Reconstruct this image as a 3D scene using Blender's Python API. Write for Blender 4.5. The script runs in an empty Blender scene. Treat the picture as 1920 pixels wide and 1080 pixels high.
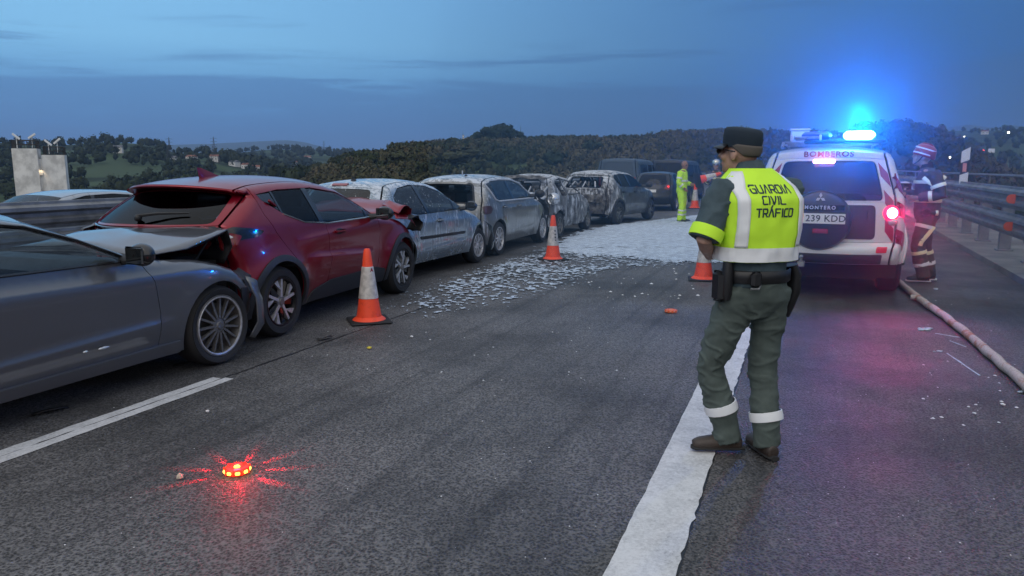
import bpy, bmesh, math, random
import numpy as np
from mathutils import Vector, Matrix, noise, geometry
random.seed(7); rng = np.random.default_rng(7)
SC = bpy.context.scene
COL = SC.collection
R = math.radians

# ------------------------------------------------------------------ camera
CAM_H = 1.64; FPX = 1387.0; PITCH = math.atan(226 / FPX)
cam_d = bpy.data.cameras.new('camera'); cam_d.sensor_width = 36.0; cam_d.lens = 36.0 * FPX / 1920
cam_d.clip_start = 0.05; cam_d.clip_end = 40000
cam = bpy.data.objects.new('camera', cam_d); COL.objects.link(cam)
cam.location = (0, 0, CAM_H); cam.rotation_euler = (math.pi / 2 - PITCH, 0, 0)
SC.camera = cam
# ------------------------------------------------------------------ render / exposure
SC.render.engine = 'CYCLES'
SC.view_settings.view_transform = 'Standard'; SC.view_settings.look = 'None'
SC.view_settings.exposure = 0.0; SC.view_settings.gamma = 1.0; SC.view_settings.use_curve_mapping = False
SC.cycles.use_denoising = True
SC.cycles.max_bounces = 6; SC.cycles.diffuse_bounces = 2; SC.cycles.glossy_bounces = 3
SC.cycles.transmission_bounces = 4; SC.cycles.transparent_max_bounces = 10; SC.cycles.volume_bounces = 0
SC.cycles.caustics_reflective = False; SC.cycles.caustics_refractive = False
SC.cycles.sample_clamp_indirect = 3.0

# ------------------------------------------------------------------ node helpers
def nd(t, kind, loc=None, **kw):
    n = t.nodes.new(kind)
    for k, v in kw.items():
        if k.startswith('i_'):
            n.inputs[k[2:].replace('_', ' ')].default_value = v
        elif hasattr(n, k):
            setattr(n, k, v)
    return n
def lk(t, a, b): t.links.new(a, b)
def mth(t, op, a, b=None, clamp=False):
    n = t.nodes.new('ShaderNodeMath'); n.operation = op; n.use_clamp = clamp
    for i, v in enumerate((a, b)):
        if v is None: continue
        if isinstance(v, (int, float)): n.inputs[i].default_value = v
        else: t.links.new(v, n.inputs[i])
    return n.outputs[0]
def ramp(t, fac, stops, interp='LINEAR'):
    n = t.nodes.new('ShaderNodeValToRGB'); cr = n.color_ramp; cr.interpolation = interp
    while len(cr.elements) < len(stops): cr.elements.new(0.5)
    for e, (p, c) in zip(cr.elements, stops):
        e.position = p; e.color = (c, c, c, 1) if isinstance(c, (int, float)) else (*c, 1)
    if fac is not None: t.links.new(fac, n.inputs[0])
    return n.outputs[0]
def mixc(t, fac, a, b, blend='MIX'):
    n = t.nodes.new('ShaderNodeMix'); n.data_type = 'RGBA'; n.blend_type = blend
    for s, v in ((n.inputs[0], fac), (n.inputs[6], a), (n.inputs[7], b)):
        if isinstance(v, (int, float)): s.default_value = v
        elif isinstance(v, tuple): s.default_value = (*v, 1)
        else: t.links.new(v, s)
    return n.outputs[2]
def smooth(t, v, a, b):
    n = t.nodes.new('ShaderNodeMapRange'); n.interpolation_type = 'SMOOTHSTEP'
    n.inputs[1].default_value = a; n.inputs[2].default_value = b
    t.links.new(v, n.inputs[0]); return n.outputs[0]
def noise_tex(t, vec, scale, detail=3, rough=0.55, dist=0.0):
    n = t.nodes.new('ShaderNodeTexNoise'); n.inputs['Scale'].default_value = scale
    n.inputs['Detail'].default_value = detail; n.inputs['Roughness'].default_value = rough
    n.inputs['Distortion'].default_value = dist
    if vec is not None: t.links.new(vec, n.inputs['Vector'])
    return n.outputs['Fac']
def mapping(t, vec, scale=(1, 1, 1), loc=(0, 0, 0), rot=(0, 0, 0)):
    n = t.nodes.new('ShaderNodeMapping'); n.inputs['Scale'].default_value = scale
    n.inputs['Location'].default_value = loc; n.inputs['Rotation'].default_value = rot
    t.links.new(vec, n.inputs['Vector']); return n.outputs[0]
def bump(t, h, strength=0.3, dist=0.01):
    n = t.nodes.new('ShaderNodeBump'); n.inputs['Strength'].default_value = strength
    n.inputs['Distance'].default_value = dist; t.links.new(h, n.inputs['Height']); return n.outputs[0]

# ------------------------------------------------------------------ world: blue-hour sky with low stratus
W = bpy.data.worlds.new('World'); SC.world = W; W.use_nodes = True
t = W.node_tree; t.nodes.clear()
out = t.nodes.new('ShaderNodeOutputWorld'); bg = t.nodes.new('ShaderNodeBackground')
tc = t.nodes.new('ShaderNodeTexCoord'); sep = t.nodes.new('ShaderNodeSeparateXYZ')
lk(t, tc.outputs['Generated'], sep.inputs[0])
sx, sy, sz = sep.outputs
az = mth(t, 'ARCTAN2', sx, sy)                        # 0 straight ahead, + to the right
left = ramp(t, sz, [(0.0, (.100, .270, .57)), (.05, (.096, .275, .59)), (.10, (.165, .43, .76)), (.15, (.26, .60, .93)),
                    (.24, (.25, .57, .92)), (.45, (.42, .56, .76)), (1.0, (.78, .81, .86))])
right = ramp(t, sz, [(0.0, (.044, .138, .34)), (.05, (.042, .142, .37)), (.12, (.034, .135, .36)), (.24, (.036, .150, .41)),
                     (.45, (.28, .42, .65)), (1.0, (.78, .81, .86))])
fa = smooth(t, az, -0.55, 0.62)
base = mixc(t, fa, left, right)
# the dawn side of the sky lies behind the camera
back = smooth(t, sy, 0.15, -0.7)
base = mixc(t, back, base, (.84, .83, .82))
# stratus: long flat streaks
cv = t.nodes.new('ShaderNodeCombineXYZ'); lk(t, mth(t, 'MULTIPLY', az, 2.2), cv.inputs[0]); lk(t, mth(t, 'MULTIPLY', sz, 30), cv.inputs[1])
n1 = noise_tex(t, cv.outputs[0], 1.0, 6, 0.55, 0.6)
cv2 = t.nodes.new('ShaderNodeCombineXYZ'); lk(t, mth(t, 'MULTIPLY', az, 3.1), cv2.inputs[0]); lk(t, mth(t, 'MULTIPLY', sz, 62), cv2.inputs[1]); cv2.inputs[2].default_value = 4.3
n2 = noise_tex(t, cv2.outputs[0], 1.0, 5, 0.6, 0.3)
band = mth(t, 'MULTIPLY', smooth(t, sz, 0.125, 0.085), smooth(t, sz, 0.0, 0.03))
thr = mth(t, 'ADD', n1, mth(t, 'MULTIPLY', band, 0.24))
c1 = mth(t, 'MULTIPLY', smooth(t, thr, 0.56, 0.70), smooth(t, sz, 0.4, 0.16))
c2 = mth(t, 'MULTIPLY', mth(t, 'MULTIPLY', smooth(t, n2, 0.57, 0.68), smooth(t, sz, 0.17, 0.13)), smooth(t, sz, 0.06, 0.10))
cl = mth(t, 'MAXIMUM', mth(t, 'MULTIPLY', c1, 0.75), mth(t, 'MULTIPLY', c2, 0.7))
ccol = mixc(t, fa, (.100, .255, .53), (.047, .135, .32))
base = mixc(t, cl, base, ccol)
below = smooth(t, sz, 0.0, -0.12)
base = mixc(t, below, base, (.03, .045, .06))
sky = t.nodes.new('ShaderNodeTexSky'); sky.sky_type = 'NISHITA'; sky.sun_disc = False
sky.sun_elevation = R(2.0); sky.sun_rotation = R(215); sky.dust_density = 2.0; sky.ozone_density = 3.0
skym = mixc(t, 1.0, sky.outputs[0], (.004, .006, .010), 'MULTIPLY')
tot = mixc(t, 1.0, base, skym, 'ADD')
lk(t, tot, bg.inputs['Color']); bg.inputs['Strength'].default_value = 1.0
lk(t, bg.outputs[0], out.inputs['Surface'])

# ------------------------------------------------------------------ sun: the soft glow of the dawn side, behind the camera
sd = bpy.data.lights.new('sun', 'SUN'); sd.energy = 0.8; sd.angle = R(55); sd.color = (1.0, .96, .93)
sun = bpy.data.objects.new('sun', sd); COL.objects.link(sun)
sun.rotation_euler = Vector((0.42, 0.75, -0.85)).to_track_quat('-Z', 'Y').to_euler()

# ------------------------------------------------------------------ frames of reference
HEAD = R(22.4)
U = Vector((math.sin(HEAD), math.cos(HEAD), 0)); V = Vector((math.cos(HEAD), -math.sin(HEAD), 0))
def rd(s, n, z=0.0):                                   # a point of the road: s along it, n to the right of the camera
    p = U * s + V * n; return Vector((p.x, p.y, z))
def ang(px, py):                                       # azimuth and elevation of a sight line
    a = (px - 960) / FPX; b = -(py - 540) / FPX
    y = math.cos(PITCH) + b * math.sin(PITCH); z = -math.sin(PITCH) + b * math.cos(PITCH)
    return math.atan2(a, y), math.atan2(z, math.hypot(a, y))

# ------------------------------------------------------------------ object helpers
def tag(o, label=None, cat=None, group=None, kind=None):
    if label: o['label'] = label
    if cat: o['category'] = cat
    if group: o['group'] = group
    if kind: o['kind'] = kind
    return o
def empty(name, loc=(0, 0, 0), rz=0.0, label=None, cat=None, group=None, parent=None):
    o = bpy.data.objects.new(name, None); COL.objects.link(o); o.empty_display_size = 0.2
    o.location = loc; o.rotation_euler = (0, 0, rz)
    if parent: o.parent = parent
    return tag(o, label, cat, group)
def mobj(name, verts, faces, mat, parent=None, smooth_=True, mats=None, fmi=None, label=None):
    me = bpy.data.meshes.new(name); me.from_pydata([tuple(v) for v in verts], [], [tuple(f) for f in faces]); me.update()
    for m in (mats or [mat]): me.materials.append(m)
    if fmi is not None: me.polygons.foreach_set('material_index', np.asarray(fmi, dtype=np.int32))
    if smooth_: me.polygons.foreach_set('use_smooth', np.ones(len(me.polygons), dtype=bool))
    o = bpy.data.objects.new(name, me); COL.objects.link(o)
    if parent: o.parent = parent
    if label: o['label'] = label
    return o
def link_mesh(name, me, parent=None, loc=None, rot=None, scale=None):
    o = bpy.data.objects.new(name, me); COL.objects.link(o)
    if parent: o.parent = parent
    if loc is not None: o.location = loc
    if rot is not None: o.rotation_euler = rot
    if scale is not None: o.scale = scale
    return o
def children(o): return [c for c in bpy.data.objects if c.parent == o]
def copy_tree(o, parent=None):
    c = o.copy(); COL.objects.link(c)
    if parent: c.parent = parent
    for ch in children(o): copy_tree(ch, c)
    return c
class MB:
    """collects simple shapes into one mesh"""
    def __init__(s): s.v = []; s.f = []; s.mi = []; s.cur = 0
    def add(s, vs, fs):
        b = len(s.v); s.v += [Vector(v) for v in vs]
        for f in fs: s.f.append([b + i for i in f]); s.mi.append(s.cur)
        return s
    def box(s, c, d, rot=None, bev=0.0):
        dx, dy, dz = d[0] / 2, d[1] / 2, d[2] / 2; M = rot or Matrix.Identity(3); c = Vector(c)
        if bev <= 0:
            vs = [c + M @ Vector((x * dx, y * dy, z * dz)) for z in (-1, 1) for y in (-1, 1) for x in (-1, 1)]
            s.add(vs, [(0, 2, 3, 1), (4, 5, 7, 6), (0, 1, 5, 4), (2, 6, 7, 3), (0, 4, 6, 2), (1, 3, 7, 5)])
        else:
            b = min(bev, dx * .9, dy * .9, dz * .9)
            rings = []
            for (zz, ins) in ((-dz, b), (-dz + b, 0), (dz - b, 0), (dz, b)):
                X, Y = dx - ins, dy - ins
                q = b
                rings.append([(X, -Y + q), (X, Y - q), (X - q, Y), (-X + q, Y), (-X, Y - q), (-X, -Y + q), (-X + q, -Y), (X - q, -Y)])
                rings[-1] = [c + M @ Vector((x, y, zz)) for x, y in rings[-1]]
            vs = sum(rings, []); fs = []
            for k in range(3):
                for i in range(8): fs.append((k * 8 + i, k * 8 + (i + 1) % 8, k * 8 + 8 + (i + 1) % 8, k * 8 + 8 + i))
            fs.append(tuple(range(7, -1, -1))); fs.append(tuple(range(24, 32)))
            s.add(vs, fs)
        return s
    def tube(s, pts, r, n=8, cap=True, up=None):
        pts = [Vector(p) for p in pts]; m = len(pts)
        rs = r if isinstance(r, (list, tuple)) else [r] * m
        ref = Vector(up) if up else None
        rings = []; prev = None
        for i, p in enumerate(pts):
            d = (pts[min(i + 1, m - 1)] - pts[max(i - 1, 0)])
            d = d.normalized() if d.length > 1e-9 else Vector((0, 0, 1))
            if ref is not None: a = ref - d * ref.dot(d)
            elif prev is not None: a = prev - d * prev.dot(d)
            else: a = d.orthogonal()
            if a.length < 1e-6: a = d.orthogonal()
            a.normalize(); prev = a; bb = d.cross(a)
            ra, rb = rs[i] if isinstance(rs[i], (tuple, list)) else (rs[i], rs[i])
            rings.append([p + a * (ra * math.cos(2 * math.pi * k / n)) + bb * (rb * math.sin(2 * math.pi * k / n)) for k in range(n)])
        vs = sum(rings, []); fs = []
        for i in range(m - 1):
            for k in range(n): fs.append((i * n + k, i * n + (k + 1) % n, (i + 1) * n + (k + 1) % n, (i + 1) * n + k))
        if cap: fs.append(tuple(range(n - 1, -1, -1))); fs.append(tuple((m - 1) * n + k for k in range(n)))
        return s.add(vs, fs)
    def lathe(s, prof, n=24, M=None, closed=False):
        """prof: (r, z) pairs about local z"""
        M = M or Matrix.Identity(4); vs = []; fs = []; m = len(prof)
        for (r, z) in prof:
            for k in range(n): vs.append(M @ Vector((r * math.cos(2 * math.pi * k / n), r * math.sin(2 * math.pi * k / n), z)))
        for i in range(m - 1 if not closed else m):
            j = (i + 1) % m
            for k in range(n): fs.append((i * n + k, i * n + (k + 1) % n, j * n + (k + 1) % n, j * n + k))
        return s.add(vs, fs)
    def ball(s, c, r, n=12, m=8, M=None):
        c = Vector(c); r = Vector(r if isinstance(r, (tuple, list, Vector)) else (r, r, r)); M = M or Matrix.Identity(3)
        vs = []; fs = []
        for i in range(m + 1):
            th = math.pi * i / m
            for k in range(n):
                ph = 2 * math.pi * k / n
                vs.append(c + M @ Vector((r.x * math.sin(th) * math.cos(ph), r.y * math.sin(th) * math.sin(ph), r.z * math.cos(th))))
        for i in range(m):
            for k in range(n): fs.append((i * n + k, (i + 1) * n + k, (i + 1) * n + (k + 1) % n, i * n + (k + 1) % n))
        return s.add(vs, fs)
    def build(s, name, mat, parent=None, smooth_=True, label=None, mats=None):
        o = mobj(name, s.v, s.f, mat, parent, smooth_, mats, s.mi if mats else None, label)
        if smooth_ : set_sharp(o.data)
        return o
def set_sharp(me, ang_=38):
    try: me.set_sharp_from_angle(angle=R(ang_))
    except Exception: pass
    return me
def text_mesh(txt, size, extrude=0.0, align='CENTER', shear=0.0, bold=0.0, spacing=1.0):
    c = bpy.data.curves.new('lettering', 'FONT'); c.body = txt; c.size = size; c.extrude = extrude; c.align_x = align; c.align_y = 'CENTER'
    c.shear = shear; c.offset = bold; c.space_character = spacing; c.resolution_u = 3
    o = bpy.data.objects.new('lettering', c); COL.objects.link(o)
    dg = bpy.context.evaluated_depsgraph_get(); me = bpy.data.meshes.new_from_object(o.evaluated_get(dg))
    bpy.data.objects.remove(o); bpy.data.curves.remove(c); return me
def remesh(mb, vox, smooth_it=3):
    me = bpy.data.meshes.new('tmp'); me.from_pydata([tuple(v) for v in mb.v], [], mb.f); me.update()
    o = bpy.data.objects.new('tmp', me); COL.objects.link(o)
    md = o.modifiers.new('r', 'REMESH'); md.mode = 'VOXEL'; md.voxel_size = vox; md.adaptivity = 0
    if smooth_it:
        ms = o.modifiers.new('s', 'SMOOTH'); ms.factor = 0.5; ms.iterations = smooth_it
    dg = bpy.context.evaluated_depsgraph_get(); r = bpy.data.meshes.new_from_object(o.evaluated_get(dg))
    bpy.data.objects.remove(o); bpy.data.meshes.remove(me)
    r.polygons.foreach_set('use_smooth', np.ones(len(r.polygons), dtype=bool)); return r
def wrinkle(me, amp, freq, seed=0.0, ridged=False):
    nv = [v.normal.copy() for v in me.vertices]
    for v, n_ in zip(me.vertices, nv):
        p = v.co
        q = Vector((p.x * freq[0] + seed, p.y * freq[1], p.z * freq[2]))
        if ridged:
            q = Vector((q.x + .5 * q.z * .35, q.y, q.z)) ; w = max(0.0, .55 - 2.6 * abs(noise.noise(q))) * (0.6 + noise.noise(q * .5 + Vector((2, 5, 1)))) * 1.6
        else: w = noise.noise(q) + 0.5 * noise.noise(q * 2.1 + Vector((3, 1, 7)))
        v.co = p + n_ * (amp * w)
    me.update()

# ------------------------------------------------------------------ materials
def new_mat(name):
    m = bpy.data.materials.new(name); m.use_nodes = True; t = m.node_tree
    return m, t, t.nodes['Principled BSDF']
def pmat(name, col, rough=0.5, metal=0.0, coat=0.0, var=0.0, vscale=8.0, bmp=0.0, bscale=60.0, emis=None, estr=0.0, spec=0.5, vcol=None, bdist=0.004):
    m, t, b = new_mat(name)
    b.inputs['Base Color'].default_value = (*col, 1); b.inputs['Roughness'].default_value = rough
    b.inputs['Metallic'].default_value = metal; b.inputs['Coat Weight'].default_value = coat; b.inputs['Coat Roughness'].default_value = 0.06
    b.inputs['Specular IOR Level'].default_value = spec
    tcn = t.nodes.new('ShaderNodeTexCoord')
    if var > 0:
        f = noise_tex(t, tcn.outputs['Object'], vscale, 5, 0.6)
        c2 = vcol or tuple(max(0, c * (1 - var)) for c in col)
        lk(t, mixc(t, smooth(t, f, 0.35, 0.68), col, c2), b.inputs['Base Color'])
        lk(t, mth(t, 'ADD', mth(t, 'MULTIPLY', f, 0.25), rough - 0.12, True), b.inputs['Roughness'])
    if bmp > 0:
        lk(t, bump(t, noise_tex(t, tcn.outputs['Object'], bscale, 3), bmp, bdist), b.inputs['Normal'])
    if emis: b.inputs['Emission Color'].default_value = (*emis, 1); b.inputs['Emission Strength'].default_value = estr
    return m
def glass_mat(name, tint, refl=1.0, rough=0.02):
    m = bpy.data.materials.new(name); m.use_nodes = True; t = m.node_tree; t.nodes.clear()
    o = t.nodes.new('ShaderNodeOutputMaterial'); tr = t.nodes.new('ShaderNodeBsdfTransparent'); tr.inputs[0].default_value = (*tint, 1)
    gl = t.nodes.new('ShaderNodeBsdfGlossy'); gl.inputs['Roughness'].default_value = rough; gl.inputs[0].default_value = (refl, refl, refl, 1)
    lw = t.nodes.new('ShaderNodeLayerWeight'); lw.inputs[0].default_value = 0.35
    f = mth(t, 'ADD', mth(t, 'MULTIPLY', mth(t, 'POWER', lw.outputs['Facing'], 3.0), 0.62), 0.045, True)
    mx = t.nodes.new('ShaderNodeMixShader'); lk(t, f, mx.inputs[0]); lk(t, tr.outputs[0], mx.inputs[1]); lk(t, gl.outputs[0], mx.inputs[2])
    lk(t, mx.outputs[0], o.inputs[0]); return m
def emit_mat(name, col, s):
    return pmat(name, tuple(c * .5 for c in col), 0.3, emis=col, estr=s)
def foamed(name, col, rough=0.32, metal=0.5, coat=0.8, streak=0.55, top=0.6, grime=None, gamt=0.0, size=1.0):
    """paint with fire-fighting foam lying on upward faces and running down the sides, optionally scorched"""
    m, t, b = new_mat(name)
    tcn = t.nodes.new('ShaderNodeTexCoord'); ob = tcn.outputs['Object']
    geo = t.nodes.new('ShaderNodeNewGeometry'); sp = t.nodes.new('ShaderNodeSeparateXYZ'); lk(t, geo.outputs['Normal'], sp.inputs[0])
    s1 = noise_tex(t, mapping(t, ob, (22 * size, 22 * size, 1.6)), 1.0, 4, 0.62, 0.5)
    s2 = noise_tex(t, mapping(t, ob, (7, 7, 5)), 1.0, 5, 0.65)
    st = mth(t, 'ADD', mth(t, 'MULTIPLY', s1, 0.6), mth(t, 'MULTIPLY', s2, 0.4))
    st = smooth(t, st, 0.66 - 0.2 * streak, 0.76 - 0.2 * streak)
    tp = noise_tex(t, mapping(t, ob, (9, 5, 9)), 1.0, 6, 0.72, 1.0)
    up = mth(t, 'MULTIPLY', smooth(t, sp.outputs[2], 0.35, 0.8), smooth(t, tp, 0.62 - 0.3 * top, 0.74 - 0.3 * top))
    f = mth(t, 'MAXIMUM', mth(t, 'MULTIPLY', st, 0.72), mth(t, 'MULTIPLY', up, 0.82))
    base = col
    if grime:
        g = noise_tex(t, mapping(t, ob, (2.2, 2.2, 2.6)), 1.0, 7, 0.7, 0.8)
        g = smooth(t, g, 0.62 - gamt * 0.3, 0.70 - gamt * 0.22)
        base = mixc(t, g, col, grime)
        lk(t, mth(t, 'MULTIPLY', mth(t, 'SUBTRACT', 1.0, mth(t, 'MAXIMUM', g, f)), coat), b.inputs['Coat Weight'])
    else: lk(t, mth(t, 'MULTIPLY', mth(t, 'SUBTRACT', 1.0, f), coat), b.inputs['Coat Weight'])
    lk(t, mixc(t, f, base, (.66, .70, .74)), b.inputs['Base Color'])
    lk(t, mth(t, 'MULTIPLY', mth(t, 'SUBTRACT', 1.0, f), metal), b.inputs['Metallic'])
    lk(t, mth(t, 'ADD', mth(t, 'MULTIPLY', f, 0.4), rough, True), b.inputs['Roughness'])
    b.inputs['Coat Roughness'].default_value = 0.08
    hh = mth(t, 'ADD', mth(t, 'MULTIPLY', f, 1.0), mth(t, 'MULTIPLY', s2, 0.25 if grime else 0.0))
    lk(t, bump(t, hh, 0.5, 0.006), b.inputs['Normal'])
    return m
M = {}
M['tyre'] = pmat('tyre rubber', (.018, .018, .019), 0.75, bmp=.3, bscale=150)
M['alloy'] = pmat('machined alloy', (.58, .58, .60), 0.35, 0.45, var=.3, vscale=20)
M['alloydark'] = pmat('dark alloy', (.20, .195, .19), 0.4, 0.5, var=.3, vscale=20)
M['blackplastic'] = pmat('black plastic', (.016, .016, .018), 0.5, var=.3)
M['glossblack'] = pmat('gloss black trim', (.008, .008, .010), 0.12, coat=.6)
M['cladding'] = pmat('grey black cladding', (.028, .029, .032), 0.55, bmp=.15, bscale=300)
M['dark'] = pmat('dark underside', (.008, .008, .008), 0.9)
M['chrome'] = pmat('bright trim', (.6, .62, .64), 0.18, 1.0)
M['seat'] = pmat('seat cloth', (.035, .036, .04), 0.85, bmp=.2, bscale=200)
M['glass'] = glass_mat('tinted window glass', (.30, .36, .40))
M['glassclear'] = glass_mat('clear window glass', (.62, .70, .72))
M['glassdark'] = glass_mat('privacy glass', (.022, .028, .034), .62)
M['lampred'] = pmat('red lamp lens', (.22, .006, .012), 0.15, coat=1.0)
M['lampclear'] = pmat('clear lamp lens', (.55, .57, .6), 0.12, 0.6, coat=1.0)
M['plate'] = pmat('number plate', (.75, .76, .76), 0.35)
M['ink'] = pmat('black print', (.012, .012, .014), 0.5)
M['foamtex'] = None
# ================================================================== the setting
def vnoise(x, y, seed=0):
    """value noise on numpy arrays"""
    xi = np.floor(x).astype(np.int64); yi = np.floor(y).astype(np.int64); xf = x - xi; yf = y - yi
    def h(a, b):
        n = (a * 374761393 + b * 668265263 + seed * 974711) & 0x7fffffff
        n = ((n ^ (n >> 13)) * 1274126177) & 0x7fffffff
        return ((n ^ (n >> 16)) & 0xffff) / 65535.0
    u = xf * xf * (3 - 2 * xf); v = yf * yf * (3 - 2 * yf)
    return (h(xi, yi) * (1 - u) + h(xi + 1, yi) * u) * (1 - v) + (h(xi, yi + 1) * (1 - u) + h(xi + 1, yi + 1) * u) * v
def fbm(x, y, oct_=4, seed=0, gain=.5):
    a = 1; s = 0; tot = 0
    for i in range(oct_):
        s = s + a * vnoise(x * 2 ** i + i * 17.3, y * 2 ** i - i * 9.1, seed + i); tot += a; a *= gain
    return s / tot

# ---- materials of the ground
def asphalt(name, lo, hi, wet=0.0, warm=0.0, rough=0.62):
    m, t, b = new_mat(name)
    tcn = t.nodes.new('ShaderNodeTexCoord'); ob = tcn.outputs['Object']
    vo = t.nodes.new('ShaderNodeTexVoronoi'); vo.inputs['Scale'].default_value = 70; lk(t, ob, vo.inputs['Vector'])
    n1 = noise_tex(t, ob, 150, 2, 0.6); n2 = noise_tex(t, ob, 0.55, 5, 0.6); n3 = noise_tex(t, mapping(t, ob, (1, 1, 1), rot=(0, 0, HEAD)), 1.0, 3)
    n4 = noise_tex(t, ob, 32, 3, 0.7)
    g = mth(t, 'ADD', mth(t, 'MULTIPLY', vo.outputs['Distance'], 0.75), mth(t, 'MULTIPLY', n1, 0.6))
    g = mth(t, 'ADD', g, mth(t, 'MULTIPLY', mth(t, 'SUBTRACT', n4, 0.5), 0.7))
    c = mixc(t, smooth(t, g, 0.3, 1.02), lo, hi)
    c = mixc(t, mth(t, 'MULTIPLY', smooth(t, n2, 0.38, 0.68), 0.6), c, tuple(x * .5 for x in lo))
    sp = noise_tex(t, ob, 95, 1, 0.5)
    c = mixc(t, mth(t, 'MULTIPLY', smooth(t, sp, 0.72, 0.78), 0.8), c, (.34, .33, .31))
    st = noise_tex(t, mapping(t, mapping(t, ob, rot=(0, 0, HEAD)), (4.5, .16, 1)), 1.0, 4, 0.6)
    c = mixc(t, mth(t, 'MULTIPLY', smooth(t, st, 0.48, 0.70), 0.42), c, tuple(x * .45 for x in lo))
    lk(t, c, b.inputs['Base Color'])
    wn = smooth(t, noise_tex(t, ob, 0.8, 4, 0.6), 0.38, 0.62)
    lk(t, mth(t, 'SUBTRACT', rough + .12 * 0, mth(t, 'MULTIPLY', wn, wet)), b.inputs['Roughness'])
    b.inputs['Specular IOR Level'].default_value = 0.5
    lk(t, bump(t, g, 0.95, 0.010), b.inputs['Normal'])
    return m
M['asphalt'] = asphalt('lane asphalt', (.013, .0125, .0125), (.205, .197, .193), 0.06)
M['asphalt2'] = asphalt('shoulder asphalt', (.010, .0095, .0095), (.160, .150, .146), 0.22, rough=.62)
M['asphalt3'] = asphalt('opposite carriageway asphalt', (.03, .03, .03), (.10, .10, .10))
def paint_mat():
    m, t, b = new_mat('worn road paint')
    tcn = t.nodes.new('ShaderNodeTexCoord'); ob = tcn.outputs['Object']
    n = noise_tex(t, ob, 60, 4, 0.7); n2 = noise_tex(t, ob, 5, 5, 0.65)
    f = mth(t, 'ADD', mth(t, 'MULTIPLY', n, 0.55), mth(t, 'MULTIPLY', n2, 0.45))
    c = ramp(t, f, [(0.30, (.16, .16, .16)), (0.40, (.44, .44, .44)), (0.56, (.62, .62, .62)), (0.75, (.70, .70, .70))])
    lk(t, c, b.inputs['Base Color']); b.inputs['Roughness'].default_value = 0.6
    lk(t, bump(t, f, 0.5, 0.004), b.inputs['Normal']); return m
M['paint'] = paint_mat()
M['concrete'] = pmat('grey concrete', (.21, .21, .20), 0.8, var=.45, vscale=1.5, bmp=.3, bscale=40)
M['tar'] = pmat('black tar seam', (.012, .012, .013), 0.45)

def strip(name, s0, s1, n0, n1, z, mat, step=4.0, jag0=0, jag1=0, seed=1, fine=0.05, wav=None):
    """a ragged-edged sheet along the road"""
    st = []; s = s0
    while s < s1:
        st.append(s); s += fine if (jag0 or jag1) and s < 26 else (step if s < 200 else 40)
    st.append(s1); st = np.array(st)
    w = wav(st) if wav else 0 * st
    a = n0 + w + jag0 * (fbm(st * 9, st * 0 + seed, 4, seed) - .5); b = n1 + w + jag1 * (fbm(st * 14, st * 0 + seed + 5, 4, seed + 9, .7) - .5)
    vs = []; fs = []
    for i, s in enumerate(st):
        vs += [rd(s, a[i], z), rd(s, b[i], z)]
    for i in range(len(st) - 1): fs.append((2 * i, 2 * i + 1, 2 * i + 3, 2 * i + 2))
    o = mobj(name, vs, fs, mat, smooth_=False); return tag(o, kind='structure')
linew = lambda s: -0.018 * np.minimum(s, 15.0)
strip('road', -40, 700, -9.6, -0.30, 0.0, M['asphalt'])
strip('hard_shoulder', -40, 700, -0.50, 2.72, 0.004, M['asphalt2'], jag0=.05, seed=4, wav=None)
strip('road_marking', -30, 320, -0.665, -0.395, 0.009, M['paint'], jag0=.012, jag1=.032, seed=2, wav=linew)
strip('road_marking', -30, 320, -0.42, -0.385, 0.0065, M['tar'], jag0=.02, jag1=.035, seed=12, wav=linew)
# dashed lane line, split lengthwise by a crack
for s0 in (-11.2, 0.0):
    if s0 < -5: a, b = s0 - 2.5, s0 + 1.0
    else: a, b = -1.2, 4.33
    strip('road_marking', a, b, -4.345, -4.255, 0.004, M['paint'], jag0=.02, jag1=.022, seed=6, fine=.03)
    strip('road_marking', a, b + .03, -4.248, -4.155, 0.004, M['paint'], jag0=.022, jag1=.015, seed=6, fine=.03)
strip('road_crack', 4.3, 11, -4.262, -4.244, 0.003, M['tar'], jag0=.03, jag1=.03, seed=8, fine=.04)
strip('deck_kerb', -40, 700, 2.72, 4.1, 0.10, M['concrete'])
o = MB();
for (sa, sb) in ((-40, 700),):
    o.add([rd(sa, 2.72, -.02), rd(sb, 2.72, -.02), rd(sb, 2.72, .10), rd(sa, 2.72, .10)], [(0, 1, 2, 3)])
tag(o.build('kerb_face', M['concrete'], smooth_=False), kind='structure')
strip('median_kerb', -60, 700, -10.7, -9.6, 0.06, M['concrete'])
o = MB().add([rd(-60, -9.6, -.05), rd(700, -9.6, -.05), rd(700, -9.6, .06), rd(-60, -9.6, .06)], [(0, 3, 2, 1)])
tag(o.build('kerb_face', M['concrete'], smooth_=False), kind='structure')
strip('opposite_carriageway', -80, 700, -22.5, -10.7, -0.25, M['asphalt3'])
# viaduct body
o = MB()
for (n0, n1, z0, z1) in ((-22.5, 4.1, -2.2, -.3),):
    c = [rd(-80, n0, z0), rd(700, n0, z0), rd(700, n1, z0), rd(-80, n1, z0), rd(-80, n0, z1), rd(700, n0, z1), rd(700, n1, z1), rd(-80, n1, z1)]
    o.add(c, [(0, 3, 2, 1), (0, 1, 5, 4), (2, 3, 7, 6), (1, 2, 6, 5), (3, 0, 4, 7)])
o.add([rd(-80, 4.1, -.3), rd(700, 4.1, -.3), rd(700, 4.1, .1), rd(-80, 4.1, .1)], [(0, 1, 2, 3)])
tag(o.build('viaduct_deck', M['concrete'], smooth_=False), kind='structure')

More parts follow.
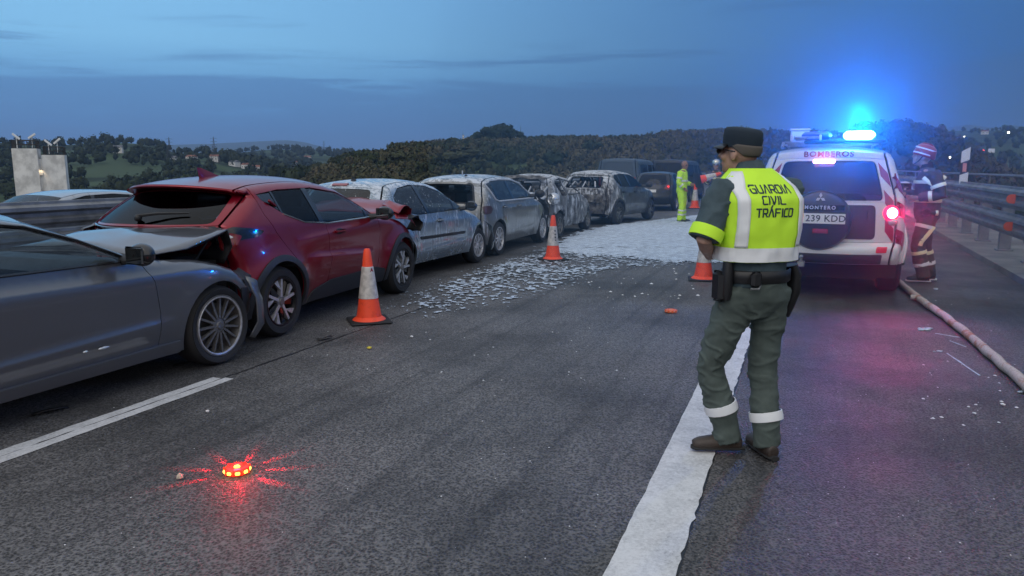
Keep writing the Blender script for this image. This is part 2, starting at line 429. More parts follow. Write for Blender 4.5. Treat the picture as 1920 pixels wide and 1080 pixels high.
# ------------------------------------------------------------------ terrain: valley and hills
def px_interp(pts):
    a = [ang(*p) for p in pts]; xs = np.array([q[0] for q in a]); es = np.array([q[1] for q in a])
    return lambda az: np.interp(az, xs, es)
BASE = -24.0
RID = [  # start of the slope, distance of the crest, crest as seen from the road
    (110, 330, [(1480, 420), (1560, 330), (1600, 258), (1625, 254), (1655, 255), (1690, 252), (1712, 256), (1735, 258), (1762, 271), (1795, 290), (1830, 314), (1900, 350), (1990, 420)]),
    (120, 560, [(420, 420), (470, 356), (540, 336), (600, 318), (640, 303), (690, 290), (740, 279), (800, 276), (850, 271), (885, 268), (985, 268), (1040, 264), (1100, 262), (1200, 264), (1300, 262), (1400, 259), (1500, 259), (1570, 263), (1640, 278), (1700, 306), (1760, 420)]),
    (420, 1350, [(-500, 256), (-200, 254), (0, 268), (60, 274), (130, 272), (200, 266), (250, 268), (300, 274), (325, 287), (390, 287), (430, 296), (500, 310), (600, 335), (640, 420)]),
    (900, 2300, [(300, 420), (400, 300), (450, 286), (480, 283), (520, 280), (560, 281), (600, 283), (640, 287), (700, 290), (900, 300), (1000, 420)]),
    (500, 2400, [(1560, 420), (1660, 270), (1740, 249), (1790, 246), (1850, 247), (1920, 243), (2050, 240), (2400, 235)]),
    (6000, 9500, [(-900, 275), (-200, 268), (200, 272), (330, 270), (400, 268), (480, 264), (540, 261), (575, 266), (600, 273), (640, 281), (760, 290), (1000, 290), (1400, 290), (1700, 250), (1752, 243), (1790, 235), (1815, 231), (1850, 236), (1870, 238), (1893, 231), (1920, 235), (2100, 240), (2500, 250)]),
]
RIDF = [(r0, D, px_interp(p)) for r0, D, p in RID]
def terrain_z(az, r):
    az = np.asarray(az, float); r = np.asarray(r, float)
    z = np.full(np.broadcast(az, r).shape, BASE)
    X = r * np.sin(az); Y = r * np.cos(az)
    for k, (r0, D, fe) in enumerate(RIDF):
        top = CAM_H + D * np.tan(fe(az)); u = np.clip((r - r0) / (D - r0), 0, 1)
        sh = u * u * (3 - 2 * u) * .45 + u * .55
        dec = np.where(r > D, np.clip(1 - (r - D) / (D * .9), 0.0, 1) ** 2, 1.0)
        z = np.maximum(z, BASE + (top - BASE) * sh * dec)
    lump = (fbm(X / 70, Y / 70, 3, 3) - .5) * np.clip(r / 60, 0, 7) * 1.1
    return z + lump * np.clip((r - 40) / 100, 0, 1)
azs = np.concatenate([np.arange(-180, -56, 4.0), np.arange(-56, 56, 0.3), np.arange(56, 180.1, 4.0)]) * math.pi / 180
rs = np.concatenate([[0.5, 15, 30, 45], np.geomspace(60, 14000, 105)])
A, RR = np.meshgrid(azs, rs, indexing='ij'); Z = terrain_z(A, RR)
farlow = np.abs(A) > R(60); Z = np.where(farlow, BASE + (fbm(A * 8, RR / 900, 3, 5)) * np.clip(RR / 40, 0, 90), Z)
verts = np.stack([RR * np.sin(A), RR * np.cos(A), Z], -1).reshape(-1, 3); nr = len(rs)
fs = [(i * nr + j, i * nr + j + 1, (i + 1) * nr + j + 1, (i + 1) * nr + j) for i in range(len(azs) - 1) for j in range(nr - 1)]
def px_of(X, Y, Z):
    dz = Z - CAM_H; d = Y * math.cos(PITCH) - dz * math.sin(PITCH); u = Y * math.sin(PITCH) + dz * math.cos(PITCH)
    return 960 + FPX * X / d, 540 - FPX * u / d
def ground_hit(px, py):
    a, e = ang(px, py); r = np.geomspace(70, 12000, 1500); z = terrain_z(np.full_like(r, a), r); los = CAM_H + r * math.tan(e)
    k = np.argmax(z >= los)
    return Vector((r[k] * math.sin(a), r[k] * math.cos(a), z[k]))
MEADOW = [(960, 322, 26, 6), (1010, 314, 36, 7), (1050, 259, 62, 4), (770, 274, 66, 6), (860, 322, 20, 5), (700, 290, 40, 4), (905, 326, 40, 5), (560, 300, 60, 9), (640, 320, 40, 8)]
def meadow(px, py):
    f = np.zeros_like(px)
    for (cx, cy, a, b) in MEADOW: f = np.maximum(f, 1.3 - ((px - cx) / a) ** 2 - ((py - cy) / b) ** 2)
    return f
with np.errstate(all='ignore'):
    PX, PY = px_of(verts[:, 0], verts[:, 1], verts[:, 2])
mf = np.where((verts[:, 1] > 80) & (verts[:, 1] < 800), np.clip(meadow(PX, PY), 0, 1), 0)
mt_, t, b = new_mat('hillside pasture and scrub')
tcn = t.nodes.new('ShaderNodeTexCoord'); ob = tcn.outputs['Object']
n1 = noise_tex(t, mapping(t, ob, (.006, .009, .0)), 1.0, 5, 0.6); n2 = noise_tex(t, ob, 0.05, 5, 0.7)
vor = t.nodes.new('ShaderNodeTexVoronoi'); vor.inputs['Scale'].default_value = 0.011; lk(t, mapping(t, ob, (1, 1, .1)), vor.inputs['Vector'])
sepc = t.nodes.new('ShaderNodeSeparateColor'); lk(t, vor.outputs['Color'], sepc.inputs[0])
c = mixc(t, smooth(t, n1, 0.42, 0.55), (.022, .032, .016), (.05, .075, .03))
c = mixc(t, mth(t, 'MULTIPLY', smooth(t, sepc.outputs[0], 0.45, 0.6), smooth(t, n1, .4, .5)), c, (.055, .080, .042))
c = mixc(t, mth(t, 'MULTIPLY', smooth(t, n2, 0.55, 0.7), .6), c, (.05, .042, .028))
at_ = t.nodes.new('ShaderNodeAttribute'); at_.attribute_name = 'meadow'
c = mixc(t, at_.outputs['Fac'], c, (.13, .165, .07))
lk(t, c, b.inputs['Base Color']); b.inputs['Roughness'].default_value = 0.95; b.inputs['Specular IOR Level'].default_value = .1
ter = mobj('terrain', verts, fs, mt_); tag(ter, kind='structure')
ter.data.attributes.new('meadow', 'FLOAT', 'POINT').data.foreach_set('value', mf.astype(np.float32))

# ------------------------------------------------------------------ trees
def leaf_mat(name, c0, c1):
    m, t, b = new_mat(name)
    at_ = t.nodes.new('ShaderNodeAttribute'); at_.attribute_name = 'tint'
    tcn = t.nodes.new('ShaderNodeTexCoord'); nz = noise_tex(t, tcn.outputs['Object'], 0.9, 4, 0.7)
    c = mixc(t, at_.outputs['Fac'], c0, c1); c = mixc(t, mth(t, 'MULTIPLY', smooth(t, nz, .4, .62), .65), c, tuple(x * .4 for x in c0))
    lk(t, c, b.inputs['Base Color']); b.inputs['Roughness'].default_value = 0.9; b.inputs['Specular IOR Level'].default_value = .15
    return m
M['leaf'] = leaf_mat('woodland leaves', (.036, .050, .022), (.125, .105, .062))
M['leafdark'] = leaf_mat('evergreen leaves', (.022, .034, .016), (.045, .056, .027))
M['bark'] = pmat('bark', (.05, .04, .03), 0.9)
def crown_template(seed, tufts=70, flat=1.0):
    """leafy crown: many small tufts of leaf faces spread through an uneven volume"""
    r = np.random.default_rng(seed); vs = []; fs = []
    lob = [(r.uniform(-.45, .45), r.uniform(-.45, .45), r.uniform(-.25, .5) * flat, r.uniform(.4, .65)) for _ in range(6)]
    for k in range(tufts):
        L = lob[k % 6]; d = r.normal(size=3); d /= np.linalg.norm(d); d[2] = abs(d[2]) * 1.0 if r.random() < .75 else d[2]
        c = np.array(L[:3]) + d * L[3] * r.uniform(.75, 1.0); s = r.uniform(.12, .26)
        b = len(vs)
        for q in range(3):          # three leaf-clump quads, bent, facing outward
            u = np.cross(d, r.normal(size=3)); u /= np.linalg.norm(u); w = np.cross(d, u); tl = r.normal(size=3) * .3
            o_ = c + r.normal(size=3) * s * .45; b = len(vs)
            vs += [o_ - u * s + tl * s * .5, o_ - w * s * .8 - d * s * .3, o_ + u * s, o_ + w * s * .8 - d * s * .3]
            fs += [(b, b + 1, b + 2), (b, b + 2, b + 3)]
    # dark heart so that the crown is not see-through everywhere
    b = len(vs); bm = bmesh.new(); bmesh.ops.create_icosphere(bm, subdivisions=2, radius=.62)
    for v in bm.verts:
        n_ = noise.noise(v.co * 2.2 + Vector((seed, 3, 1))); v.co *= 1 + .45 * n_; v.co.z = v.co.z * flat + .08
        vs.append(np.array(v.co))
    for f in bm.faces: fs.append(tuple(b + v.index for v in f.verts))
    bm.free(); return np.array(vs), np.array([list(f) for f in fs])
TPL = [crown_template(s, 60) for s in range(7)]
TPLS = [crown_template(40 + s, 22) for s in range(5)]
def forest(name, items, mat):
    V_ = []; F_ = []; T_ = []; base = 0
    for (p, h, w, tint, k, small) in items:
        v, f = (TPLS if small else TPL)[k % (5 if small else 7)]
        a = k * 1.7; ca, sa = math.cos(a), math.sin(a)
        q = v.copy(); q[:, 0], q[:, 1] = v[:, 0] * ca - v[:, 1] * sa, v[:, 0] * sa + v[:, 1] * ca
        q = q * np.array([w, w, h * .55]) + np.array([p[0], p[1], p[2] + h * .48]); V_.append(q); F_.append(f + base); T_.append(np.full(len(q), tint)); base += len(q)
    V_ = np.concatenate(V_); F_ = np.concatenate(F_)
    me = bpy.data.meshes.new(name); me.vertices.add(len(V_)); me.vertices.foreach_set('co', V_.astype(np.float32).ravel())
    me.loops.add(F_.size); me.loops.foreach_set('vertex_index', F_.astype(np.int32).ravel())
    me.polygons.add(len(F_)); me.polygons.foreach_set('loop_start', np.arange(0, F_.size, 3, dtype=np.int32)); me.update(calc_edges=True)
    me.attributes.new('tint', 'FLOAT', 'POINT').data.foreach_set('value', np.concatenate(T_).astype(np.float32))
    me.materials.append(mat); o = bpy.data.objects.new(name, me); COL.objects.link(o); return o
def scatter(n, px0, px1, r0, r1, hmin, hmax, seed, cond=None, small=False, keepmeadow=True):
    r_ = np.random.default_rng(seed); out = []
    a0, a1 = ang(px0, 300)[0], ang(px1, 300)[0]
    az_ = r_.uniform(a0, a1, n); rr = np.sqrt(r_.uniform(r0 * r0, r1 * r1, n)) if r1 < 900 else r_.uniform(r0, r1, n)
    zz = terrain_z(az_, rr); X = rr * np.sin(az_); Y = rr * np.cos(az_); px, py = px_of(X, Y, zz)
    md = meadow(px, py); cl = fbm(X / 60, Y / 60, 3, 21)
    for i in range(n):
        if md[i] > .15 and keepmeadow and rr[i] < 800: continue
        if cond and not cond(px[i], py[i], rr[i], cl[i]): continue
        h = r_.uniform(hmin, hmax) * (.8 + .5 * cl[i]); w = h * r_.uniform(.36, .62)
        tint = np.clip((cl[i] - .5) * 2.2 + r_.uniform(-.1, .75) + (.25 if px[i] > 1050 else -.1), 0, 1)
        out.append(((X[i], Y[i], zz[i] - .6), h, w, tint, int(r_.integers(0, 100)), small))
    return out
it = scatter(1500, 480, 1600, 150, 330, 2.2, 5.0, 1) + scatter(4200, 540, 1640, 300, 570, 3.0, 6.6, 2)
it += scatter(700, 1560, 1960, 120, 335, 3.0, 6.0, 3)
tag(forest('woodland', it, M['leaf']), 'dark mixed woodland covering the hill behind the cars', None, None, 'stuff')
it = scatter(1500, -250, 560, 450, 1380, 6, 12, 4, lambda px, py, r, c: c > .52 or r > 1300, True)
it += scatter(700, 420, 700, 900, 2320, 9, 17, 5, lambda px, py, r, c: c > .47, True)
it += scatter(900, 1700, 2050, 350, 2400, 6, 13, 6, lambda px, py, r, c: c > .5, True)
tag(forest('distant_woods', it, M['leafdark']), 'small far woods and hedges across the valley slopes', None, None, 'stuff')
# trees one can tell apart
def tree(px, py, h, w, mat, label, group, k, cypress=False, dist=None):
    if dist: a, e = ang(px, py); p = Vector((dist * math.sin(a), dist * math.cos(a), float(terrain_z(a, dist)))) ; 
    else: p = ground_hit(px, py)
    root = empty('tree', p, 0, label, 'tree', group)
    MB().tube([(0, 0, -1), (.1, 0, h * .25), (0, .1, h * .6)], [h * .035, h * .026, h * .01], 7).tube([(.05, 0, h * .25), (w * .4, .2, h * .5)], [h * .014, h * .006], 5).tube([(.05, 0, h * .3), (-w * .35, -.2, h * .55)], [h * .014, h * .006], 5).build('trunk', M['bark'], root)
    v, f = crown_template(100 + k, 150, 1.0)
    q = v * np.array([w, w, h * (.62 if cypress else .5)]) + np.array([0, 0, h * (.5 if cypress else .58)])
    o = mobj('crown', q, f, mat, root, False)
    o.data.attributes.new('tint', 'FLOAT', 'POINT').data.foreach_set('value', np.full(len(q), random.uniform(0, .5), dtype=np.float32))
    return root
k = 0
for (px, py, h, w, lab) in ((892, 262, 9, 6.5, 'left dark tree of the tall clump on the hill crest'), (914, 262, 12, 7, 'broad evergreen second from the left in the crest clump'),
                            (936, 262, 13.5, 7.5, 'tallest evergreen in the middle of the crest clump'), (958, 262, 12, 6.5, 'rounded evergreen right of the tallest in the crest clump'),
                            (976, 263, 9, 5, 'small right-end tree of the tall clump on the crest')):
    tree(px, py, h, w, M['leafdark'], lab, 'tall evergreens on the hill crest', k, dist=540); k += 1
tree(1444, 252, 6.8, 1.3, M['leafdark'], 'single narrow dark cypress on the skyline behind the fire vehicle', None, 9, True, dist=556)
tree(1412, 252, 4.5, 2.6, M['leafdark'], 'small round skyline tree just above the officer’s cap', None, 10, dist=556)
tree(870, 318, 9, 12, M['leaf'], 'broad olive-brown bush tree beside the pale meadow strip', None, 11)
tree(1040, 322, 8, 6, M['leafdark'], 'dark rounded tree at the right end of the meadow strip', None, 12)
for (px, py, lab) in ((752, 322, 'dark tree low on the slope above the silver hatchback roof'), (1110, 300, 'middle slope tree standing above the grey crossover roof'), (690, 318, 'low dark tree above the gap between red and silver cars')):
    k += 1; tree(px, py, 9, 6, M['leaf'], lab, None, 20 + k)

# ------------------------------------------------------------------ far houses, masts, pylons
M['render'] = pmat('white render', (.62, .61, .58), 0.8); M['rooftile'] = pmat('clay roof', (.20, .085, .055), 0.85)
M['slate'] = pmat('grey roof', (.12, .12, .13), .8); M['winddark'] = pmat('window pane', (.03, .035, .04), .15)
HOUSES = [(322, 304, 'small white house high on the left far slope, near a pylon'), (360, 304, 'long white farmhouse on the far slope'), (403, 303, 'white house with a tall gable below the far pylon'),
          (440, 312, 'low grey-roofed house at the left end of the village'), (462, 317, 'white village house with brown roof, left of the cluster'), (480, 322, 'lowest white house in the valley village cluster'),
          (497, 316, 'bright white house in the middle of the valley village'), (513, 321, 'wide low white house at the village front'), (527, 312, 'upper gabled house in the village, pale walls'),
          (545, 318, 'squat white house right of the village middle'), (556, 309, 'long pale house on the terrace above the village'), (577, 302, 'topmost white house to the right of the village'),
          (222, 287, 'tiny pale farm on the ridge pasture'), (742, 268, 'white house beside trees on the near hill crest'), (1846, 252, 'pale house on the far right slope')]
for i, (px, py, lab) in enumerate(HOUSES):
    p = ground_hit(px, py); sc = 1.0 if p.length < 1600 else 1.3
    if p.length < 700: sc = .55
    root = empty('house', p, random.uniform(-.6, .6), lab, 'house', 'houses scattered over the far slopes')
    w, d, h = random.uniform(8, 13) * sc, 8 * sc, random.uniform(4.5, 6.5) * sc
    MB().box((0, 0, h / 2 - 1), (w, d, h + 2)).build('wall', M['render'], root, False)
    MB().add([(-w / 2 - .4, -d / 2 - .4, h), (w / 2 + .4, -d / 2 - .4, h), (w / 2 + .4, d / 2 + .4, h), (-w / 2 - .4, d / 2 + .4, h), (-w / 2 - .4, 0, h + 2.2 * sc), (w / 2 + .4, 0, h + 2.2 * sc)],
             [(0, 1, 5, 4), (2, 3, 4, 5), (0, 4, 3), (1, 2, 5), (0, 3, 2, 1)]).build('roof', M['rooftile'] if i % 3 else M['slate'], root, False)
    for kx in (-.25, .25):
        MB().box((kx * w, -d / 2 - .03, h * .5), (1.2 * sc, .08, 1.5 * sc)).build('window', M['winddark'], root, False)
M['steel'] = pmat('galvanised steel', (.33, .34, .35), 0.42, 0.7, var=.35, vscale=6)
M['steeldark'] = pmat('dark painted steel', (.05, .05, .055), .5, .4)
def mast(px, py, h, lab, dist=None, dish=True):
    if dist: a, e = ang(px, py); p = Vector((dist * math.sin(a), dist * math.cos(a), float(terrain_z(a, dist))))
    else: p = ground_hit(px, py)
    root = empty('radio_mast', p, 0, lab, 'mast')
    MB().tube([(0, 0, -1), (0, 0, h * .6), (0, 0, h)], [.28, .2, .06], 6).build('pole', M['steeldark'], root)
    if dish:
        for z in (.55, .7): MB().lathe([(0, 0), (.6, .1), (.8, .3)], 10, Matrix.Translation((.3, -.3, h * z)) @ Matrix.Rotation(R(90), 4, 'X')).build('dish_antenna', M['render'], root)
mast(868, 264, 11, 'mast with white dishes on the near hill crest', 555); mast(976, 258, 14, 'bare thin mast right of the tall crest trees', 556, False); mast(1233, 254, 6, 'short thin mast far along the brown skyline', 556, False)
def pylon(px, py, h, lab):
    p = ground_hit(px, py); root = empty('power_pylon', p, 0, lab, 'pylon', 'power pylons in the valley')
    m = MB()
    for sx_ in (-1, 1):
        for sy_ in (-1, 1): m.tube([(sx_ * h * .11, sy_ * h * .11, 0), (sx_ * h * .03, sy_ * h * .03, h * .6), (0, 0, h)], .16, 4)
    for z in np.linspace(.06, .56, 6):
        w = h * .11 * (1 - z) + h * .02; w2 = h * .11 * (1 - z - .09) + h * .02
        for s_ in (-1, 1): m.tube([(-w * s_, -w, z * h), (w2 * s_, -w2, (z + .09) * h)], .1, 4); m.tube([(-w, w * s_, z * h), (-w2, -w2 * s_, (z + .09) * h)], .1, 4)
    m.build('lattice_tower', M['steeldark'], root)
    for z in (.68, .8, .92): MB().tube([(-h * .13, 0, z * h), (0, 0, z * h + .6), (h * .13, 0, z * h)], .18, 4).build('cross_arm', M['steeldark'], root)
pylon(403, 306, 32, 'grey lattice pylon above the far white house with the gable'); pylon(320, 308, 30, 'grey lattice pylon near the left-hand far house'); pylon(608, 288, 34, 'lattice pylon standing at the valley mouth')
# lights along the valley road on the right
M['lampwarm'] = emit_mat('lit street lamp', (1.0, .93, .8), 9.0); M['lampredlit'] = emit_mat('lit red signal', (1.0, .05, .04), 7.0)
LP = [(1779, 309, 'lit street lamp just left of the white delineator post'), (1812, 299, 'lit street lamp just right of the delineator post'), (1812, 279, 'small lit lamp upslope from the delineator'), (1890, 252, 'lit lamp far up on the right valley side'), (1808, 260, 'faint lamp above the delineator on the far slope'), (1706, 318, 'lit lamp low between the fire vehicle and the firefighter')]
for (px, py, lab) in LP:
    p = ground_hit(px, py + 6); h = p.length * 6 / 1387 + 2
    root = empty('street_lamp', p, 0, lab, 'street lamp', 'lamps along the valley road'); s_ = p.length / 1387
    MB().tube([(0, 0, -1), (0, 0, h)], s_ * .35, 6).build('pole', M['steeldark'], root)
    MB().ball((0, 0, h), s_ * 1.5, 8, 6).build('lamp_head', M['lampwarm'], root)
p = ground_hit(1838, 296); s_ = p.length / 1387
root = empty('traffic_signal', p, 0, 'cluster of red signal lights beside the far road on the right', 'traffic signal')
MB().tube([(0, 0, -1), (0, 0, 14 * s_)], s_ * .6, 6).build('pole', M['steeldark'], root)
for (dx, dz) in ((-3, 12), (0, 10), (3, 11), (1, 7), (-1.5, 8.5), (3.4, 8)): MB().ball((dx * s_, -s_, dz * s_), 1.3 * s_, 8, 6).build('signal_lamp', M['lampredlit'], root)
p = ground_hit(1857, 296)
root = empty('road_sign', p, 0, 'blank white panel sign beside the red signal lights on the right', 'sign')
MB().tube([(-3 * s_, 0, -1), (-3 * s_, 0, 9 * s_)], s_ * .4, 6).tube([(3 * s_, 0, -1), (3 * s_, 0, 9 * s_)], s_ * .4, 6).build('pole', M['steeldark'], root)
MB().box((0, -s_ * .6, 11 * s_), (10 * s_, s_ * .5, 6 * s_)).build('panel', pmat('white sign face', (.8, .8, .8), .4), root, False)

# ------------------------------------------------------------------ concrete towers left of the viaduct
M['concretepale'] = pmat('pale concrete', (.80, .79, .77), 0.85, var=.35, vscale=.9, bmp=.2, bscale=20)
def tower_at(px, py, Y):
    a, e = ang(px, py); d = Y / math.cos(a); return Vector((d * math.sin(a), Y, CAM_H + d * math.tan(e)))
tp = tower_at(74, 300, 74); root = empty('concrete_tower', (tp.x, tp.y, -24), R(24), 'pale twin concrete tower with railings and lamps beyond the far carriageway', 'tower')
root.scale = (.76, .76, 1); zt = tower_at(60, 279, 74).z + 24
MB().box((-1.35, 0, zt / 2), (2.75, 2.9, zt)).build('shaft', M['concretepale'], root, False)
MB().box((1.66, .25, zt / 2 - .3), (2.56, 2.4, zt - .6)).build('shaft', M['concretepale'], root, False)
MB().box((.20, .1, zt / 2 - .5), (.36, 2.0, zt - 1)).build('recess_wall', M['concretepale'], root, False)
for z in (zt - 2.4, zt - 4.9): MB().box((.20, -.95, z), (.35, .3, .35)).build('recess_ledge', M['concretepale'], root, False)
for (cx, cy, w, d, z) in ((-1.35, 0, 2.6, 2.7, zt), (1.75, .25, 2.2, 2.2, zt - .6)):
    m = MB()
    for i in range(9):
        for (x, y) in ((-w / 2 + w * i / 8, -d / 2), (-w / 2 + w * i / 8, d / 2), (-w / 2, -d / 2 + d * i / 8), (w / 2, -d / 2 + d * i / 8)): m.tube([(cx + x, cy + y, z), (cx + x, cy + y, z + .8)], .035, 4)
    for zz in (.4, .8): m.tube([(cx - w / 2, cy - d / 2, z + zz), (cx + w / 2, cy - d / 2, z + zz), (cx + w / 2, cy + d / 2, z + zz), (cx - w / 2, cy + d / 2, z + zz), (cx - w / 2, cy - d / 2, z + zz)], .04, 4)
    m.build('railing', M['steeldark'], root)
for (x, y, z, a) in ((-2.2, -.6, zt + 1.15, .6), (-.5, -.6, zt + 1.2, -.5), (1.2, -.4, zt + .6, .6), (2.2, -.4, zt + .75, -.6)):
    MB().tube([(x, y, z - 1.1), (x, y, z)], .05, 5).box((x, y, z), (.9, .5, .18), Matrix.Rotation(a, 3, 'Y')).build('floodlight', pmat('white lamp housing', (.8, .8, .8), .3), root, False)
def spot(name, loc, target, energy, col, size, blend=.5, radius=.03, parent=None, kind='SPOT'):
    l = bpy.data.lights.new(name, kind); l.energy = energy; l.color = col; l.shadow_soft_size = radius
    if kind == 'SPOT': l.spot_size = size; l.spot_blend = blend
    o = bpy.data.objects.new(name, l); COL.objects.link(o); o.location = loc
    if target is not None: o.rotation_euler = (Vector(target) - Vector(loc)).to_track_quat('-Z', 'Y').to_euler()
    if parent: o.parent = parent
    return o
spot('flood_lamp', (-6.5, -1.5, zt + 1), (-2.6, 0, zt - 3), 1500, (1, .87, .62), R(70), .8, .2, root)
spot('flood_lamp', (.2, -1.25, zt - 1.9), (.2, -.9, zt - 4), 25, (1, .75, .45), R(120), .8, .05, root)

# ------------------------------------------------------------------ crash barriers
WB = [(d_, z_ * 1.24) for d_, z_ in [(0, -.155), (.012, -.15), (.018, -.12), (.075, -.09), (.08, -.05), (.018, -.02), (.018, .02), (.08, .05), (.075, .09), (.018, .12), (.012, .15), (0, .155)]]
def wbeam_seg(side, L):
    vs = []; fs = []
    for x in (0, L):
        for (d, z) in WB: vs.append((x, side * d, z))
    n = len(WB)
    for i in range(n - 1): fs.append((i, i + 1, n + i + 1, n + i))
    me = bpy.data.meshes.new('rail'); me.from_pydata(vs, [], fs); me.update()
    me.polygons.foreach_set('use_smooth', np.ones(len(me.polygons), dtype=bool)); set_sharp(me, 30); return me
def barrier(n, s0, s1, zs, side, label, base, gap, posts=True, spread=False):
    root = empty('guardrail', rd(s0, n, base), math.pi / 2 - HEAD, label, 'guardrail')
    L = 4.0; seg = wbeam_seg(side, L + .12); seg.materials.append(M['rail'])
    pm = MB().box((0, 0, zs[0] / 2 - base / 2), (.09, .20, zs[0] - base + .05), bev=.01).box((0, 0, .012), (.24, .26, .024))
    post = pm.build('post', M['rail'], None, False).data; bpy.data.objects.remove([o for o in bpy.data.objects if o.data == post][0])
    blk = MB().box((0, 0, 0), (.16, .17, .2), bev=.015); blkm = blk.build('spacer', M['rail'], None, False).data; bpy.data.objects.remove([o for o in bpy.data.objects if o.data == blkm][0])
    k = int((s1 - s0) / L)
    for i in range(k):
        for j, z in enumerate(zs):
            link_mesh('rail', seg, root, (i * L, (side * -.004 if i % 2 else 0), z - base))
        for q in (0, 2):
            p = link_mesh('post', post, root, (i * L + q + .3, -side * .22, 0))
            for z in zs: link_mesh('spacer', blkm, p, (0, side * .13, z - base))
    return root
M['rail'] = pmat('weathered zinc rail', (.27, .275, .28), 0.48, 0.6, var=.4, vscale=3, bmp=.1, bscale=30)
# local axes: x along the road, +y to the left of it
gr = barrier(3.05, 2.0, 150.0, (1.13, 0.68), 1, 'double steel guardrail with orange reflectors along the right deck edge', 0.10, 0)
gm = barrier(-10.15, -4.0, 120.0, (0.98, 0.58), -1, 'double steel median guardrail between the crash cars and the far carriageway', 0.06, 0)
M['amber'] = pmat('orange reflector', (.75, .12, .03), 0.25, vcol=None)
def refl(s, z, j):
    m = MB(); pts = [(.07, -.075), (.13, -.075)] + [(.13 + .07 * math.sin(a), -.075 * math.cos(a)) for a in np.linspace(0.3, math.pi - .3, 7)] + [(.13, .075), (.07, .075)]
    vs = [(-.008, y, zz) for y, zz in pts] + [(.008, y, zz) for y, zz in pts]; k = len(pts)
    fs = [tuple(range(k - 1, -1, -1)), tuple(range(k, 2 * k))] + [(i, (i + 1) % k, k + (i + 1) % k, k + i) for i in range(k)]
    m.add(vs, fs); m.build('reflector', M['amber'], gr, False).location = (s - 2.0, 0, z - .10)
for s in (14.42, 26.4, 38.4):
    refl(s, 1.13, 0); refl(s, .68, 1)
# handrail on the outer edge of the deck
hr = empty('handrail', rd(2, 3.95, .1), math.pi / 2 - HEAD, 'thin grey handrail along the outer edge of the viaduct', 'railing')
for i in range(30):
    for z in (1.36,): MB().tube([(i * 4, 0, z), (i * 4 + 4, 0, z)], .028, 6).build('rail', M['rail'], hr)
    for q in (0,): MB().tube([(i * 4 + q, 0, 0), (i * 4 + q, 0, 1.36)], .022, 6).build('post', M['rail'], hr)
# delineator
dl = empty('delineator_post', rd(20.2, 3.10, 1.0), -HEAD * .2, 'white delineator post with black band and pink reflector on the guardrail', 'marker post')
dl.rotation_euler = (0, 0, -R(30))
M['delin'] = pmat('white plastic', (.72, .73, .74), .4)
def slab(z0, z1, sl0, sl1, mat, nm, w=.215, d=.10):
    h = w / 2
    MB().add([(-h, -d / 2, z0 - sl0), (h, -d / 2, z0 + sl0), (h, d / 2, z0 + sl0), (-h, d / 2, z0 - sl0), (-h, -d / 2, z1 - sl1), (h, -d / 2, z1 + sl1), (h, d / 2, z1 + sl1), (-h, d / 2, z1 - sl1)],
             [(0, 3, 2, 1), (4, 5, 6, 7), (0, 1, 5, 4), (1, 2, 6, 5), (2, 3, 7, 6), (3, 0, 4, 7)]).build(nm, mat, dl, False)
slab(-.02, .50, 0, .035, M['delin'], 'post_body', .17); slab(.50, .78, .035, .035, M['ink'], 'band', .17); slab(.78, 1.06, .035, .05, M['delin'], 'post_head', .17)
MB().box((0, -.057, .64), (.075, .016, .20)).build('reflector', pmat('pink reflector', (.7, .28, .22), .3, vcol=None), dl, False)

# ------------------------------------------------------------------ fire-fighting foam on the road
def road_px(px, py):
    a, e = ang(px, py); r = -CAM_H / math.tan(e); return (r * math.sin(a), r * math.cos(a))
def inside(X, Y, poly):
    c = np.zeros(X.shape, bool); n = len(poly)
    for i in range(n):
        x0, y0 = poly[i]; x1, y1 = poly[(i + 1) % n]
        if y0 == y1: continue
        c ^= ((y0 > Y) != (y1 > Y)) & (X < (x1 - x0) * (Y - y0) / (y1 - y0) + x0)
    return c
def blur(a, k):
    for ax in (0, 1):
        c = np.cumsum(np.pad(a, [(k + 1, k) if i == ax else (0, 0) for i in (0, 1)], mode='edge'), axis=ax)
        a = (np.take(c, range(2 * k + 1, c.shape[ax]), ax) - np.take(c, range(0, c.shape[ax] - 2 * k - 1), ax)) / (2 * k + 1)
    return a
SOLID = [road_px(*p) for p in ((1080, 437), (1130, 425), (1180, 419), (1240, 412), (1330, 402), (1420, 400), (1440, 470), (1400, 494), (1300, 493), (1230, 486), (1160, 478), (1100, 478), (1040, 470))]
BROKEN = [road_px(*p) for p in ((1062, 444), (1180, 470), (1290, 485), (1290, 500), (1150, 503), (1110, 518), (1080, 535), (1010, 552), (950, 572), (860, 591), (800, 592), (760, 588), (740, 572), (800, 540), (900, 505), (985, 478))]
